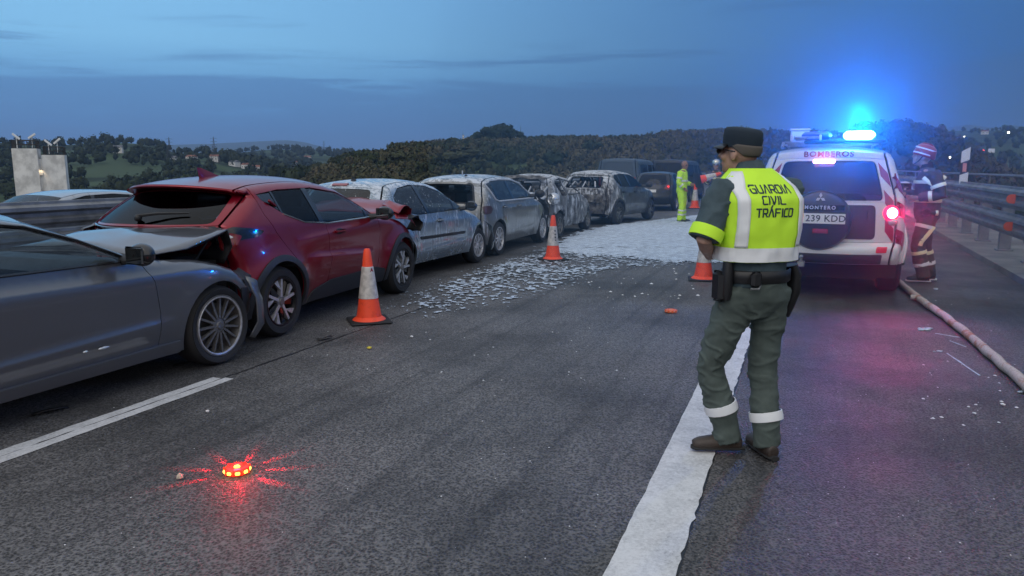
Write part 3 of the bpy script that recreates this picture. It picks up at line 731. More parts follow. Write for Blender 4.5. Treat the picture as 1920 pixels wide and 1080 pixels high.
def foam_sheet(x0, x1, y0, y1, st, seed):
    xs = np.arange(x0, x1, st); ys = np.arange(y0, y1, st); X, Y = np.meshgrid(xs, ys, indexing='ij')
    so = blur(inside(X, Y, SOLID).astype(float), max(1, int(.35 / st))); br = blur(inside(X, Y, BROKEN).astype(float), max(1, int(.28 / st)))
    s_, n_ = X * math.sin(HEAD) + Y * math.cos(HEAD), X * math.cos(HEAD) - Y * math.sin(HEAD)
    big = fbm(X / .8, Y / .8, 3, seed + 3); fl = fbm(X / (.05 if st < .03 else .12), Y / (.065 if st < .03 else .15), 3, seed, .5); fine = fbm(X / (.022 if st < .03 else .09), Y / (.03 if st < .03 else .12), 2, seed + 7)
    flake = .75 * fl + .25 * fine
    dens = np.clip(so * 1.35 + br * (.60 + .75 * (big - .5)), 0, 1.4)
    thr = 1.0 - dens * 0.86
    # value noise clusters about 0.5: stretch it
    q = np.clip((flake - .5) * 2.0 + .5, 0, 1)
    h = np.clip((q - thr) * 4.0, 0, 1)
    z = .010 + .007 * h ** .6 + np.clip(so, 0, 1) * h * (.028 * fbm(X / .25, Y / .25, 3, seed + 11) + .014 * fine)
    k = h > .02
    cell = k[:-1, :-1] & k[1:, :-1] & k[1:, 1:] & k[:-1, 1:]
    idx = -np.ones(X.shape, int); used = np.zeros(X.shape, bool)
    ii, jj = np.where(cell)
    for di, dj in ((0, 0), (1, 0), (1, 1), (0, 1)): used[ii + di, jj + dj] = True
    idx[used] = np.arange(used.sum())
    return np.stack([X[used], Y[used], z[used]], -1), np.stack([idx[ii, jj], idx[ii + 1, jj], idx[ii + 1, jj + 1], idx[ii, jj + 1]], -1)
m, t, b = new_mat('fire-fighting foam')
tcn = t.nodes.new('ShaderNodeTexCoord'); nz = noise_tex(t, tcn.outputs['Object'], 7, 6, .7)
lk(t, mixc(t, smooth(t, nz, .36, .62), (.36, .42, .50), (.58, .67, .77)), b.inputs['Base Color']); b.inputs['Roughness'].default_value = .7  # blue cast of the lamp and sky light put into the foam colour
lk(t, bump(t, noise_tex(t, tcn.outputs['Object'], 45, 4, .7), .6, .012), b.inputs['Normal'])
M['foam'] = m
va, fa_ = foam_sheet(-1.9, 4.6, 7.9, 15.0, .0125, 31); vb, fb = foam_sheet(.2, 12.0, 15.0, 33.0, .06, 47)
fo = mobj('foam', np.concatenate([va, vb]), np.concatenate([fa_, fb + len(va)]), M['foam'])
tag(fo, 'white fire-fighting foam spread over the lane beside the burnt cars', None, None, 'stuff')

# ------------------------------------------------------------------ air
def volume_box(name, lo, hi, dens, col, aniso, label):
    m = bpy.data.materials.new(name); m.use_nodes = True; t = m.node_tree; t.nodes.clear()
    o = t.nodes.new('ShaderNodeOutputMaterial'); v = t.nodes.new('ShaderNodeVolumePrincipled')
    v.inputs['Density'].default_value = dens; v.inputs['Color'].default_value = (*col, 1); v.inputs['Anisotropy'].default_value = aniso
    lk(t, v.outputs[0], o.inputs['Volume'])
    c = [(a + b_) / 2 for a, b_ in zip(lo, hi)]; d = [b_ - a for a, b_ in zip(lo, hi)]
    ob_ = MB().box(c, d).build(name, m, None, False); tag(ob_, label, None, None, 'stuff'); return ob_
# ================================================================== vehicles: skin panels lifted from drawings
def in_poly(px, py, poly):
    c = False; n = len(poly); j = n - 1
    for i in range(n):
        if (poly[i][1] > py) != (poly[j][1] > py) and px < (poly[j][0] - poly[i][0]) * (py - poly[i][1]) / (poly[j][1] - poly[i][1]) + poly[i][0]: c = not c
        j = i
    return c
def dens(poly, st, closed=True):
    out = []; n = len(poly)
    for i in range(n if closed else n - 1):
        a = poly[i]; b = poly[(i + 1) % n]; L = math.hypot(b[0] - a[0], b[1] - a[1]); k = max(1, int(L / st))
        for q in range(k): out.append((a[0] + (b[0] - a[0]) * q / k, a[1] + (b[1] - a[1]) * q / k))
    if not closed: out.append(tuple(poly[-1]))
    return out
def rounded(poly, r, n=4):
    """round the corners of a closed polygon"""
    out = []; m = len(poly)
    for i in range(m):
        p = Vector(poly[i]); a = Vector(poly[i - 1]); b = Vector(poly[(i + 1) % m])
        da = (a - p); db = (b - p); rr = min(r, da.length * .45, db.length * .45)
        p0 = p + da.normalized() * rr; p1 = p + db.normalized() * rr
        for k in range(n + 1):
            u = k / n; q = p0 * (1 - u) ** 2 + p * (2 * u * (1 - u)) + p1 * u * u; out.append((q.x, q.y))
    return out
def catm(pts, n=6):
    P = [Vector(p) for p in pts]; out = []
    if len(P) == 2: return [tuple(P[0].lerp(P[1], k / n)) for k in range(n + 1)]
    Q = [P[0] * 2 - P[1]] + P + [P[-1] * 2 - P[-2]]
    for i in range(1, len(Q) - 2):
        for k in range(n):
            u = k / n; a, b, c, d = Q[i - 1], Q[i], Q[i + 1], Q[i + 2]
            out.append(tuple(.5 * ((2 * b) + (c - a) * u + (2 * a - 5 * b + 4 * c - d) * u * u + (3 * b - a - 3 * c + d) * u ** 3)))
    out.append(tuple(P[-1])); return out

class Car:
    def __init__(s, root, sp):
        s.root = root; s.sp = sp; s.hw = sp['hw']
        C = []; E = []; s.brk = []
        for nm, pts in sp['segs']:
            d = catm([(p[0], p[1], 0) for p in pts], 7); e = catm([(p[2], p[3], 0) for p in pts], 7)
            if C: d = d[1:]; e = e[1:]
            i0 = max(len(C) - 1, 0); C += [(p[0], p[1]) for p in d]; E += [(p[0], p[1]) for p in e]; s.brk.append((nm, i0, len(C) - 1))
        s.C = np.array(C); s.E = np.array(E)
        s.sg = np.concatenate([[0], np.cumsum(np.hypot(*np.diff(s.C, axis=0).T))])
        s.xmin = s.E[:, 0].min(); s.xmax = s.E[:, 0].max()
        s.We = s.W(s.E[:, 0], s.E[:, 1], edge=True)
        s.sig = {nm: (s.sg[a], s.sg[b]) for nm, a, b in s.brk}
    def W(s, x, z, edge=False):
        sp = s.sp; x = np.asarray(x, float); z = np.asarray(z, float)
        Lr, ar, Lf, af = sp.get('plan', (.6, .06, .8, .10))
        tr = np.clip((s.xmin + Lr - x) / Lr, 0, 1); tf = np.clip((x - s.xmax + Lf) / Lf, 0, 1)
        w = s.hw - ar * tr ** 2 - af * tf ** 2
        b0, b1 = sp['belt']; bl = b0 + b1 * x; zm = sp.get('zm', .55); zb = sp['zb']
        w = w - sp.get('tuck', .06) * np.clip((zm - z) / (zm - zb), 0, 1.3) ** 2 - sp.get('sh', .035) * np.clip((z - zm) / (bl - zm), 0, 1) ** 2
        up = np.clip(z - bl, 0, 9); w = w - sp['tum'] * (up - .05 * (1 - np.exp(-up / .05)))
        for (xa, R_) in sp['arches']:
            d = np.hypot(x - xa, z - sp['tr']); w = w + sp.get('flare', .02) * np.exp(-((d - R_) / .13) ** 2) * np.clip((1.0 - z) / .3, 0, 1)
        for (z1, z2, amt, x1, x2) in sp.get('creases', []):    # a line pressed into the flank from (x1,z1) to (x2,z2)
            zc = z1 + (z2 - z1) * np.clip((x - x1) / (x2 - x1), 0, 1); k = np.clip((x - x1) / .25, 0, 1) * np.clip((x2 - x) / .25, 0, 1)
            q = z - zc; w = w + amt * k * np.where(q > 0, np.exp(-(q / .035) ** 2), np.exp(-(q / .15) ** 2))
        r = sp.get('r', .06)
        if edge: return w - r
        A = s.E[:-1]; B = s.E[1:]; D = B - A; L2 = np.maximum((D ** 2).sum(1), 1e-12)
        P = np.stack([x.ravel(), z.ravel()], 1)[:, None, :]; u = np.clip(((P - A) * D).sum(2) / L2, 0, 1)
        dd = np.sqrt((((A + u[..., None] * D) - P) ** 2).sum(2)).min(1).reshape(x.shape)
        q = np.clip(1 - dd / r, 0, 1); return w - r * (1 - np.sqrt(np.clip(1 - q * q, 0, 1)))
    def side(s, sg):
        def F(a, b):
            a = np.asarray(a, float); b = np.asarray(b, float)
            return s.dfm(np.stack([a, sg * s.W(a, b), b], -1))
        return F
    def top(s, a, b):
        a = np.asarray(a, float); tt = np.clip(np.asarray(b, float) / s.hw, -1, 1)
        cx, cz = np.interp(a, s.sg, s.C[:, 0]), np.interp(a, s.sg, s.C[:, 1]); ex, ez = np.interp(a, s.sg, s.E[:, 0]), np.interp(a, s.sg, s.E[:, 1])
        we = np.interp(a, s.sg, s.We); k = 1 - np.abs(tt) ** s.sp.get('pw', 2.4)
        return s.dfm(np.stack([ex + (cx - ex) * k, tt * we, ez + (cz - ez) * k], -1))
    def dfm(s, P):
        d = s.sp.get('deform'); return d(P) if d else P
    def sz(s, z):                                         # centre-line length at height z on the rear
        i1 = int(np.argmax(s.C[:, 1]))
        return float(np.interp(z, s.C[:i1 + 1, 1], s.sg[:i1 + 1]))
    def emit(s, name, P2, tris, F, flip, mat, parent, gap=.003, skirt=.025, off=0.0, label=None):
        if len(tris) == 0: print('EMPTY', name); return None
        tris = np.asarray(tris); us = np.unique(tris); mp = {int(v): i for i, v in enumerate(us)}
        p = np.array([P2[v] for v in us], float); T = np.array([[mp[int(v)] for v in tr] for tr in tris])
        ec = {}
        for tr in T:
            for i in range(3):
                e = (int(tr[i]), int(tr[(i + 1) % 3])); k = (min(e), max(e)); ec[k] = None if k in ec else (e[0], e[1], int(tr[(i + 2) % 3]))
        bd = [v for v in ec.values() if v]
        if gap:
            acc = np.zeros_like(p); cnt = np.zeros(len(p))
            for a, b, c in bd:
                d = p[b] - p[a]; n = np.array([-d[1], d[0]]); n = n / (np.linalg.norm(n) + 1e-12)
                if n.dot(p[c] - p[a]) < 0: n = -n
                acc[a] += n; acc[b] += n; cnt[a] += 1; cnt[b] += 1
            for i in np.where(cnt > 0)[0]:
                L = np.linalg.norm(acc[i]); 
                if L > 1e-6: p[i] += acc[i] / L * gap / max(.5, L / cnt[i])
        h = .003
        pos = F(p[:, 0], p[:, 1]); nn = np.cross(F(p[:, 0] + h, p[:, 1]) - F(p[:, 0] - h, p[:, 1]), F(p[:, 0], p[:, 1] + h) - F(p[:, 0], p[:, 1] - h))
        nn = nn / (np.linalg.norm(nn, axis=1, keepdims=True) + 1e-12)
        if flip: nn = -nn
        pos = pos + nn * off
        g = np.cross(pos[T[:, 1]] - pos[T[:, 0]], pos[T[:, 2]] - pos[T[:, 0]]); m = nn[T].mean(1)
        bad = (g * m).sum(1) < 0; T[bad] = T[bad][:, ::-1]
        # blend analytic normals with the mesh where the drawing folds over
        vs = [tuple(v) for v in pos]; fs = [tuple(t_) for t_ in T]; nrm = [tuple(v) for v in nn]
        if skirt:
            have = {}
            for tr in T:
                for i in range(3): have[(int(tr[i]), int(tr[(i + 1) % 3]))] = 1
            for a, b, c in bd:
                if (a, b) not in have: a, b = b, a
                base = len(vs); ia, ib = pos[a] - nn[a] * skirt, pos[b] - nn[b] * skirt
                sn = np.cross(pos[b] - pos[a], nn[a]); sn = sn / (np.linalg.norm(sn) + 1e-12)
                vs += [tuple(pos[a]), tuple(pos[b]), tuple(ib), tuple(ia)]; nrm += [tuple(sn)] * 4
                fs.append((base + 1, base, base + 3, base + 2))
        o = mobj(name, vs, fs, mat, parent, True, None, None, label)
        try: o.data.normals_split_custom_set_from_vertices(nrm)
        except Exception: pass
        return o
    def cdt(s, cons, st, bbox, keep):
        pts = []; edges = []
        for poly, closed in cons:
            b = len(pts); pts += [Vector(q) for q in poly]; n = len(poly)
            edges += [(b + i, b + (i + 1) % n) for i in range(n if closed else n - 1)]
        x0, x1, y0, y1 = bbox; k = 0
        for i, x in enumerate(np.arange(x0 + st * .5, x1, st)):
            for y in np.arange(y0 + (st * .5 if i % 2 else st * .25), y1, st):
                if keep(x, y): pts.append(Vector((x, y)))
        r = geometry.delaunay_2d_cdt(pts, edges, [], 0, 1e-5)
        return [tuple(v) for v in r[0]], [f for f in r[2]]
    def panel(s, name, F, poly, mat, parent=None, st=.07, flip=False, gap=.0, skirt=.012, off=.005, holes=(), label=None):
        pl = dens(poly, st * .7); cons = [(pl, True)] + [(dens(h, st * .7), True) for h in holes]
        xs = [q[0] for q in poly]; ys = [q[1] for q in poly]
        P2, tris = s.cdt(cons, st, (min(xs), max(xs), min(ys), max(ys)), lambda x, y: in_poly(x, y, poly))
        T = []
        for f in tris:
            cx = sum(P2[i][0] for i in f) / 3; cy = sum(P2[i][1] for i in f) / 3
            if in_poly(cx, cy, poly) and not any(in_poly(cx, cy, h) for h in holes): T.append(f)
        return s.emit(name, P2, T, F, flip, mat, parent or s.root, gap, skirt, off, label)
    # ---- whole skin
    def outline(s):
        sp = s.sp; up = [tuple(e) for e in s.E]; zb = sp['zb']; lo = []
        for (xa, R_) in sorted(sp['arches'], key=lambda q: -q[0]):
            zc = sp['tr']; a0 = math.asin(max(-1, min(1, (zb - zc) / R_)))
            lo += [(xa + R_ * math.cos(a), zc + R_ * math.sin(a)) for a in np.linspace(a0, math.pi - a0, 22)]
        return up + [q for q in lo if s.xmin < q[0] < s.xmax]
    def skin(s, paints, sides=(-1, 1)):
        sp = s.sp; out = s.outline(); cons = [(dens(out, .06), True)]
        dlo = sp.get('dlo'); cons += [(dens(dlo, .05), True)] if dlo else []
        for c in sp['cuts']: cons.append((dens(c, .06, False), False))
        for (xb, xt, w) in sp.get('pillars', []):
            for q in (-w / 2, w / 2): cons.append((dens([(xb + q, sp['belt'][0] - .25), (xt + q, sp.get('pz', 1.45))], .05, False), False))
        for (z1, z2, amt, x1, x2) in sp.get('creases', []):
            for dz in (-.13, -.08, -.04, 0.0, .018, .045): cons.append((dens([(max(x1 - .2, s.xmin + .05), z1 + dz), (x1, z1 + dz), (x2, z2 + dz), (min(x2 + .1, s.xmax - .05), z2 + dz)], .05, False), False))
        for ex in sp.get('extra_regions', []): cons.append((dens(ex[1], .05), True))
        xs = [q[0] for q in out]; zs = [q[1] for q in out]
        st = sp.get('st', .075)
        P2, tris = s.cdt(cons, st, (min(xs), max(xs), min(zs), max(zs)), lambda x, y: in_poly(x, y, out))
        cutf = [(lambda z, c=c: np.interp(z, [q[1] for q in c], [q[0] for q in c])) for c in [sorted(c, key=lambda q: q[1]) for c in sp['cuts']]]
        reg = {}
        zb_ = sp['belt'][0] - .25; pz = sp.get('pz', 1.45)
        for f in tris:
            cx = sum(P2[i][0] for i in f) / 3; cy = sum(P2[i][1] for i in f) / 3
            if not in_poly(cx, cy, out): continue
            nm = None
            for ex in sp.get('extra_regions', []):
                if in_poly(cx, cy, ex[1]): nm = ('extra', ex[0], ex[2])
            if nm is None and dlo and in_poly(cx, cy, dlo):
                k = 0; pil = False
                for (xb, xt, w) in sp.get('pillars', []):
                    xp = xb + (xt - xb) * (cy - zb_) / (pz - zb_)
                    if abs(cx - xp) < w / 2: pil = True; kp = sp['pillars'].index((xb, xt, w))
                    if cx > xp: k += 1
                nm = ('pillar', 'window_pillar', kp) if pil else ('glass', 'window', k)
            if nm is None: nm = ('body', 'roof_rail' if sp.get('railz') and cy > sp['railz'] else sp['names'][sum(cx > cf(cy) for cf in cutf)], 0)
            reg.setdefault(nm, []).append(f)
        s.doors = {}
        for sg in sides:
            F = s.side(sg); fl = sg > 0
            for (kind, nm, k), T in reg.items():
                if kind == 'glass':
                    gm = sp['glass'][k] if k < len(sp['glass']) else M['glass']
                    if gm is None: continue
                    s.emit('window', P2, T, F, fl, gm, s.root, .010, 0, -.006)
                elif kind == 'pillar': s.emit(nm, P2, T, F, fl, paints.get('pillar', M['glossblack']), s.root, .0, .02, -.002)
                elif kind == 'extra': s.emit(nm, P2, T, F, fl, k, s.root, .002, .02, .002)
                else: s.doors[(nm, sg)] = s.emit(nm, P2, T, F, fl, paints.get(nm, paints['body']), s.root, .003, .03, 0)
        # top, front and rear
        hw = s.hw; S0, S1 = s.sg[0], s.sg[-1]
        cons = [(dens([(S0, -hw), (S1, -hw), (S1, hw), (S0, hw)], .08), True)]
        for nm, a, b in s.brk[1:]: cons.append((dens([(s.sg[a], -hw), (s.sg[a], hw)], .08, False), False))
        tg = sp.get('top_glass', []); TP = []
        for nm, seg, quad, gm in tg:
            a, b = s.sig[seg]; pl = rounded([(a + (b - a) * u, v * hw) for u, v in quad], .07); TP.append((nm, pl, gm)); cons.append((dens(pl, .05), True))
        P2, tris = s.cdt(cons, .085, (S0, S1, -hw, hw), lambda x, y: True)
        reg = {}
        for f in tris:
            cx = sum(P2[i][0] for i in f) / 3; cy = sum(P2[i][1] for i in f) / 3; nm = None
            for n_, pl, gm in TP:
                if in_poly(cx, cy, pl): nm = n_
            if nm is None:
                nm = [n for n, a, b in s.brk if s.sg[a] <= cx <= s.sg[b] + 1e-9][0]; nm = sp.get('merge', {}).get(nm, nm)
            reg.setdefault(nm, []).append(f)
        gl = {n: g for n, p, g in TP}; s.tops = {}
        for nm, T in reg.items():
            if nm in sp.get('skip', ()): continue
            if nm in gl:
                if gl[nm] is not None: s.emit('windscreen' if 'screen' in nm else nm, P2, T, s.top, False, gl[nm], s.root, .004, 0, -.004)
            else: s.tops[nm] = s.emit(nm, P2, T, s.top, False, paints.get(nm, paints['body']), s.root, .003, .03, 0)
    def inner(s, seats=True, tub=None):
        sp = s.sp; hw = s.hw; tr = sp['tr']; x0, x1 = s.xmin + .12, s.xmax - .25
        m = MB(); zt = tub or .62
        m.box(((x0 + x1) / 2, 0, (.24 + zt) / 2), (x1 - x0, 2 * (hw - .30), zt - .24))
        ar = sorted(sp['arches']); xs = [x0] + sum([[a - R_ - .03, a + R_ + .03] for a, R_ in ar], []) + [x1]
        for i in range(0, len(xs), 2):
            if xs[i + 1] > xs[i] + .05: m.box(((xs[i] + xs[i + 1]) / 2, 0, .45), (xs[i + 1] - xs[i], 2 * (hw - .09), .36))
        m.build('underbody', M['dark'], s.root, False)
        if seats:
            fx = sp.get('seatx', (ar[0][0] + .35, ar[0][0] + 1.15)); sm = sp.get('seatmat', M['seat'])
            for y in (-.37, .37):
                for k, x in enumerate(fx):
                    mm = MB(); zs = sp.get('seatz', .0)
                    mm.box((x + .22, y, .52 + zs), (.5, .5, .16), bev=.05); mm.box((x - .06, y, .80 + zs), (.14, .48, .58), Matrix.Rotation(R(-12), 3, 'Y'), .05)
                    mm.box((x - .14, y, 1.17 + zs), (.09, .26, .17), Matrix.Rotation(R(-8), 3, 'Y'), .035)
                    mm.build('seat', sm, s.root)
            dx = sp.get('dash', fx[1] + .95)
            MB().box((dx, 0, .84 + sp.get('seatz', 0)), (.42, 2 * hw - .34, .26), bev=.08).build('dashboard', M['blackplastic'], s.root)
            q = MB(); n = 18; th = R(25); c = Vector((dx - .36, .36, .92 + sp.get('seatz', 0)))
            pts = [c + Vector((-.185 * math.sin(a) * math.sin(th), .185 * math.cos(a), .185 * math.sin(a) * math.cos(th))) for a in np.linspace(0, 2 * math.pi, n)]
            q.tube(pts, .016, 6).tube([c, c + Vector((.25, 0, -.1))], .03, 6).build('steering_wheel', M['blackplastic'], s.root)
    def wheels(s, wheel, ys=None, tilt=None, pos=None):
        """wheel: an Empty built facing local -y (outboard of the right side)"""
        tr = s.sp['tr']; first = True
        for (xa, R_) in s.sp['arches']:
            for sg in (-1, 1):
                w = wheel if first else copy_tree(wheel); first = False
                w.parent = s.root; y = float(s.W([xa], [tr + R_ * .72])[0]) - .015
                w.location = (xa, sg * y, tr); w.rotation_euler = (0, random.uniform(0, 6), 0 if sg < 0 else math.pi)
                if sg > 0: w.rotation_euler = (0, random.uniform(0, 6), math.pi)
    def rear_pt(s, t, z):
        a = s.sz(z); b = t * s.hw; h = .004
        P = s.top([a], [b])[0]; n = np.cross(s.top([a + h], [b])[0] - s.top([a - h], [b])[0], s.top([a], [b + h])[0] - s.top([a], [b - h])[0]); return Vector(P), Vector(n).normalized()
    def rear_panel(s, name, pts, mat, off=.006, rnd=.03, skirt=.015, label=None):
        pl = [(s.sz(z), t * s.hw) for t, z in pts]; pl = rounded(pl, rnd) if rnd else pl
        return s.panel(name, s.top, pl, mat, None, .05, False, 0, skirt, off, label=label)
    def side_panel(s, name, pts, mat, sg=-1, off=.006, rnd=.03, skirt=.015, st=.06, label=None):
        pl = rounded(pts, rnd) if rnd else pts
        return s.panel(name, s.side(sg), pl, mat, None, st, sg > 0, 0, skirt, off, label=label)
    def handle(s, x, z, mat, sg=-1, L=.20):
        y = sg * float(s.W([x], [z])[0]); p = s.doors
        MB().box((x, y + sg * .022, z), (L, .022, .034), bev=.012).box((x - L * .4, y + sg * .008, z), (.03, .03, .026)).box((x + L * .4, y + sg * .008, z), (.03, .03, .026)).build('door_handle', mat, s.root)
        MB().ball((x, y + sg * .001, z - .002), (L * .42, .006, .035), 14, 6).build('handle_recess', M['blackplastic'], s.root)
    def mirror(s, x, z, mat, sg=-1, d=(.10, .20, .145), glass=True):
        y = sg * float(s.W([x], [z - .03])[0]); m = MB()
        for k in (0,): 
            m.ball((x, y + sg * (.10 + d[1] * .5), z + .03), (d[0] * .62, d[1] * .56, d[2] * .55), 16, 10)
        o = m.build('wing_mirror', mat, s.root)
        MB().tube([(x + .02, y - sg * .03, z - .02), (x + .01, y + sg * .12, z + .0)], [(.05, .03), (.035, .022)], 8).build('mirror_arm', M['blackplastic'], s.root)
        if glass: MB().box((x - d[0] * .52, y + sg * (.10 + d[1] * .5), z + .03), (.02, d[1] * .86, d[2] * .84), bev=.008).build('mirror_glass', M['mirrorglass'], s.root)
    def arch_trim(s, mat, w=.06, th=.018, sides=(-1,)):
        for (xa, R_) in s.sp['arches']:
            for sg in sides:
                zb = s.sp['zb']; zc = s.sp['tr']; a0 = math.asin((zb - zc) / R_); n = 26; poly = []
                A_ = np.linspace(a0 + .02, math.pi - a0 - .02, n)
                inn = [(xa + (R_ - .004) * math.cos(a), zc + (R_ - .004) * math.sin(a)) for a in A_]; ou = [(xa + (R_ + w) * math.cos(a), zc + (R_ + w) * math.sin(a)) for a in A_[::-1]]
                s.panel('arch_trim', s.side(sg), inn + ou, mat, None, .06, sg > 0, 0, .03, th)
M['mirrorglass'] = pmat('mirror glass', (.20, .22, .24), .04, 1.0); M['alloyblack'] = pmat('black alloy', (.02, .02, .022), .35, .5)  # black rim barrel behind the blade spokes

def prism(mb, r0, r1, w0, w1, ang_, z0, z1, th, sweep=0.0):
    """a spoke from the hub to the rim (axis +z)"""
    vs = []
    for (r, w, z, da) in ((r0, w0, z0, 0), (r1, w1, z1, sweep)):
        c, s_ = math.cos(ang_ + da), math.sin(ang_ + da)
        for (k, zz) in ((-1, z), (1, z), (1, z - th), (-1, z - th)):
            vs.append((r * c - k * w / 2 * s_, r * s_ + k * w / 2 * c, zz))
    mb.add(vs, [(0, 1, 5, 4), (1, 2, 6, 5), (2, 3, 7, 6), (3, 0, 4, 7), (0, 3, 2, 1), (4, 5, 6, 7)])
def make_wheel(R_, wd, rim, style='five', spoke=None, dirty=None):
    """Empty 'wheel' whose outboard face looks along local -y"""
    w = empty('wheel'); A_ = Matrix.Rotation(R(90), 4, 'X')          # local +z -> -y
    sw = R_ - rim
    prof = [(rim - .005, .0), (rim + .008, .012), (R_ - sw * .35, .016), (R_ - .028, .004), (R_ - .006, -.022), (R_, -.05), (R_, -wd + .05), (R_ - .006, -wd + .022), (R_ - .028, -wd), (rim, -wd + .01)]
    MB().lathe(prof, 40, A_).build('tyre', M['tyre'], w)
    spk = spoke or M['alloy']
    MB().lathe([(rim - .002, .004), (rim - .006, .010), (rim - .020, .008), (rim - .026, -.015), (rim - .045, -.06), (rim - .05, -wd + .03)], 40, A_).build('rim', M['alloyblack'] if style == 'blade5' else spk, w)
    if style == 'multi': MB().lathe([(rim - .014, .006), (rim - .018, .013), (rim - .028, .010), (rim - .03, .0)], 40, A_).build('rim_lip', M['alloy'], w)
    m = MB(); r1 = rim - .02; m2 = MB()
    if style == 'multi':
        for k in range(15): prism(m, .06, r1, .020, .017, 2 * math.pi * k / 15, -.002, -.008, .03)
    elif style == 'blade5':
        for k in range(5):
            a = 2 * math.pi * k / 5
            prism(m, .045, r1, .030, .026, a, -.004, -.004, .04, .0); prism(m, .12, r1, .012, .062, a + .16, -.004, -.004, .03, .30)
            prism(m2, .05, r1, .06, .05, a - .28, -.012, -.02, .03, -.1)
    elif style == 'seven':
        for k in range(7): prism(m, .05, r1, .05, .034, 2 * math.pi * k / 7, -.002, -.012, .035)
    elif style == 'twin10':
        for k in range(5):
            for q in (-.13, .13): prism(m, .05, r1, .026, .03, 2 * math.pi * k / 5 + q * 1.2, -.003, -.008, .03, q)
    elif style == 'steel':
        m.lathe([(.05, -.02), (.11, -.008), (r1 * .8, -.03), (r1, -.045)], 24)
    m.v = [A_ @ v for v in m.v]
    m.build('spokes', spk, w)
    if m2.v:
        m2.v = [A_ @ v for v in m2.v]; m2.build('spokes', M['glossblack'], w)
    MB().lathe([(0, .002), (.028, .002), (.034, -.006), (.058, -.008), (.066, -.02), (.07, -.05)], 20, A_).build('hub_cap', spk if style in ('steel', 'twin10') else M['alloydark'], w)
    MB().lathe([(.02, -.075), (rim * .70, -.075), (rim * .70, -.095), (.02, -.095)], 28, A_).build('brake_disc', pmat('brake disc', (.09, .085, .08), .5, .7), w)
    MB().lathe([(0, -.13), (rim - .05, -.13)], 28, A_).build('wheel_back', M['dark'], w)
    return w
def put_car(root, rear_right, head, sp):
    """stand the car so that its right rear tyre touches the road at rear_right; heading measured from straight ahead to the right"""
    a = math.pi / 2 - head; root.rotation_euler = (0, 0, a)
    off = Matrix.Rotation(a, 3, 'Z') @ Vector((0, -(sp['hw'] - .03), 0)); root.location = Vector((rear_right[0], rear_right[1], 0)) - off
def on_rear(car, me, mat, name, t, z, off=.008, size=None):
    """lay a flat mesh (drawn in x right, y up) on the rear of a car"""
    P, n = car.rear_pt(t, z); up = Vector((0, 0, 1)); up = (up - n * up.dot(n)).normalized(); rt = up.cross(n)
    Mx = Matrix((rt, up, n)).transposed().to_4x4(); Mx.translation = P + n * off
    me.materials.clear(); me.materials.append(mat); o = bpy.data.objects.new(name, me); COL.objects.link(o); o.parent = car.root; o.matrix_local = Mx; return o
def sheet(name, grid, mat, parent, amp=.03, fr=5.0, seed=0, sub=3, th=.004):
    """a buckled piece of sheet metal: grid of rows of points, subdivided and crumpled"""
    g = [[Vector(p) for p in row] for row in grid]; nr_, nc = len(g), len(g[0]); vs = []; nu, nv_ = (nr_ - 1) * sub + 1, (nc - 1) * sub + 1
    for i in range(nu):
        for j in range(nv_):
            a, b = min(i // sub, nr_ - 2), min(j // sub, nc - 2); u, v = i / sub - a, j / sub - b
            p = g[a][b].lerp(g[a + 1][b], u).lerp(g[a][b + 1].lerp(g[a + 1][b + 1], u), v)
            q = p * fr + Vector((seed, seed * 2.3, 0)); p = p + Vector((noise.noise(q), noise.noise(q + Vector((9, 0, 0))), noise.noise(q + Vector((0, 9, 0))))) * amp
            vs.append(p)
    fs = [(i * nv_ + j, i * nv_ + j + 1, (i + 1) * nv_ + j + 1, (i + 1) * nv_ + j) for i in range(nu - 1) for j in range(nv_ - 1)]
    o = mobj(name, vs, fs, mat, parent, True); md = o.modifiers.new('t', 'SOLIDIFY'); md.thickness = th; md.offset = 0; set_sharp(o.data, 25); return o
# ================================================================== the crash cars
def glazing(w): return [('rear_window', 'rear_glass', w[0], w[1]), ('windscreen', 'windscreen', [(.04, -.90), (.04, .90), (.96, .94), (.96, -.94)], w[2])]
RW = [(.06, -.82), (.06, .82), (.94, .80), (.94, -.80)]
M['redpaint'] = pmat('dark red metallic paint', (.24, .003, .016), .30, .5, .7)
M['greypaint'] = pmat('graphite metallic paint', (.115, .122, .135), .28, .4, 1.0)

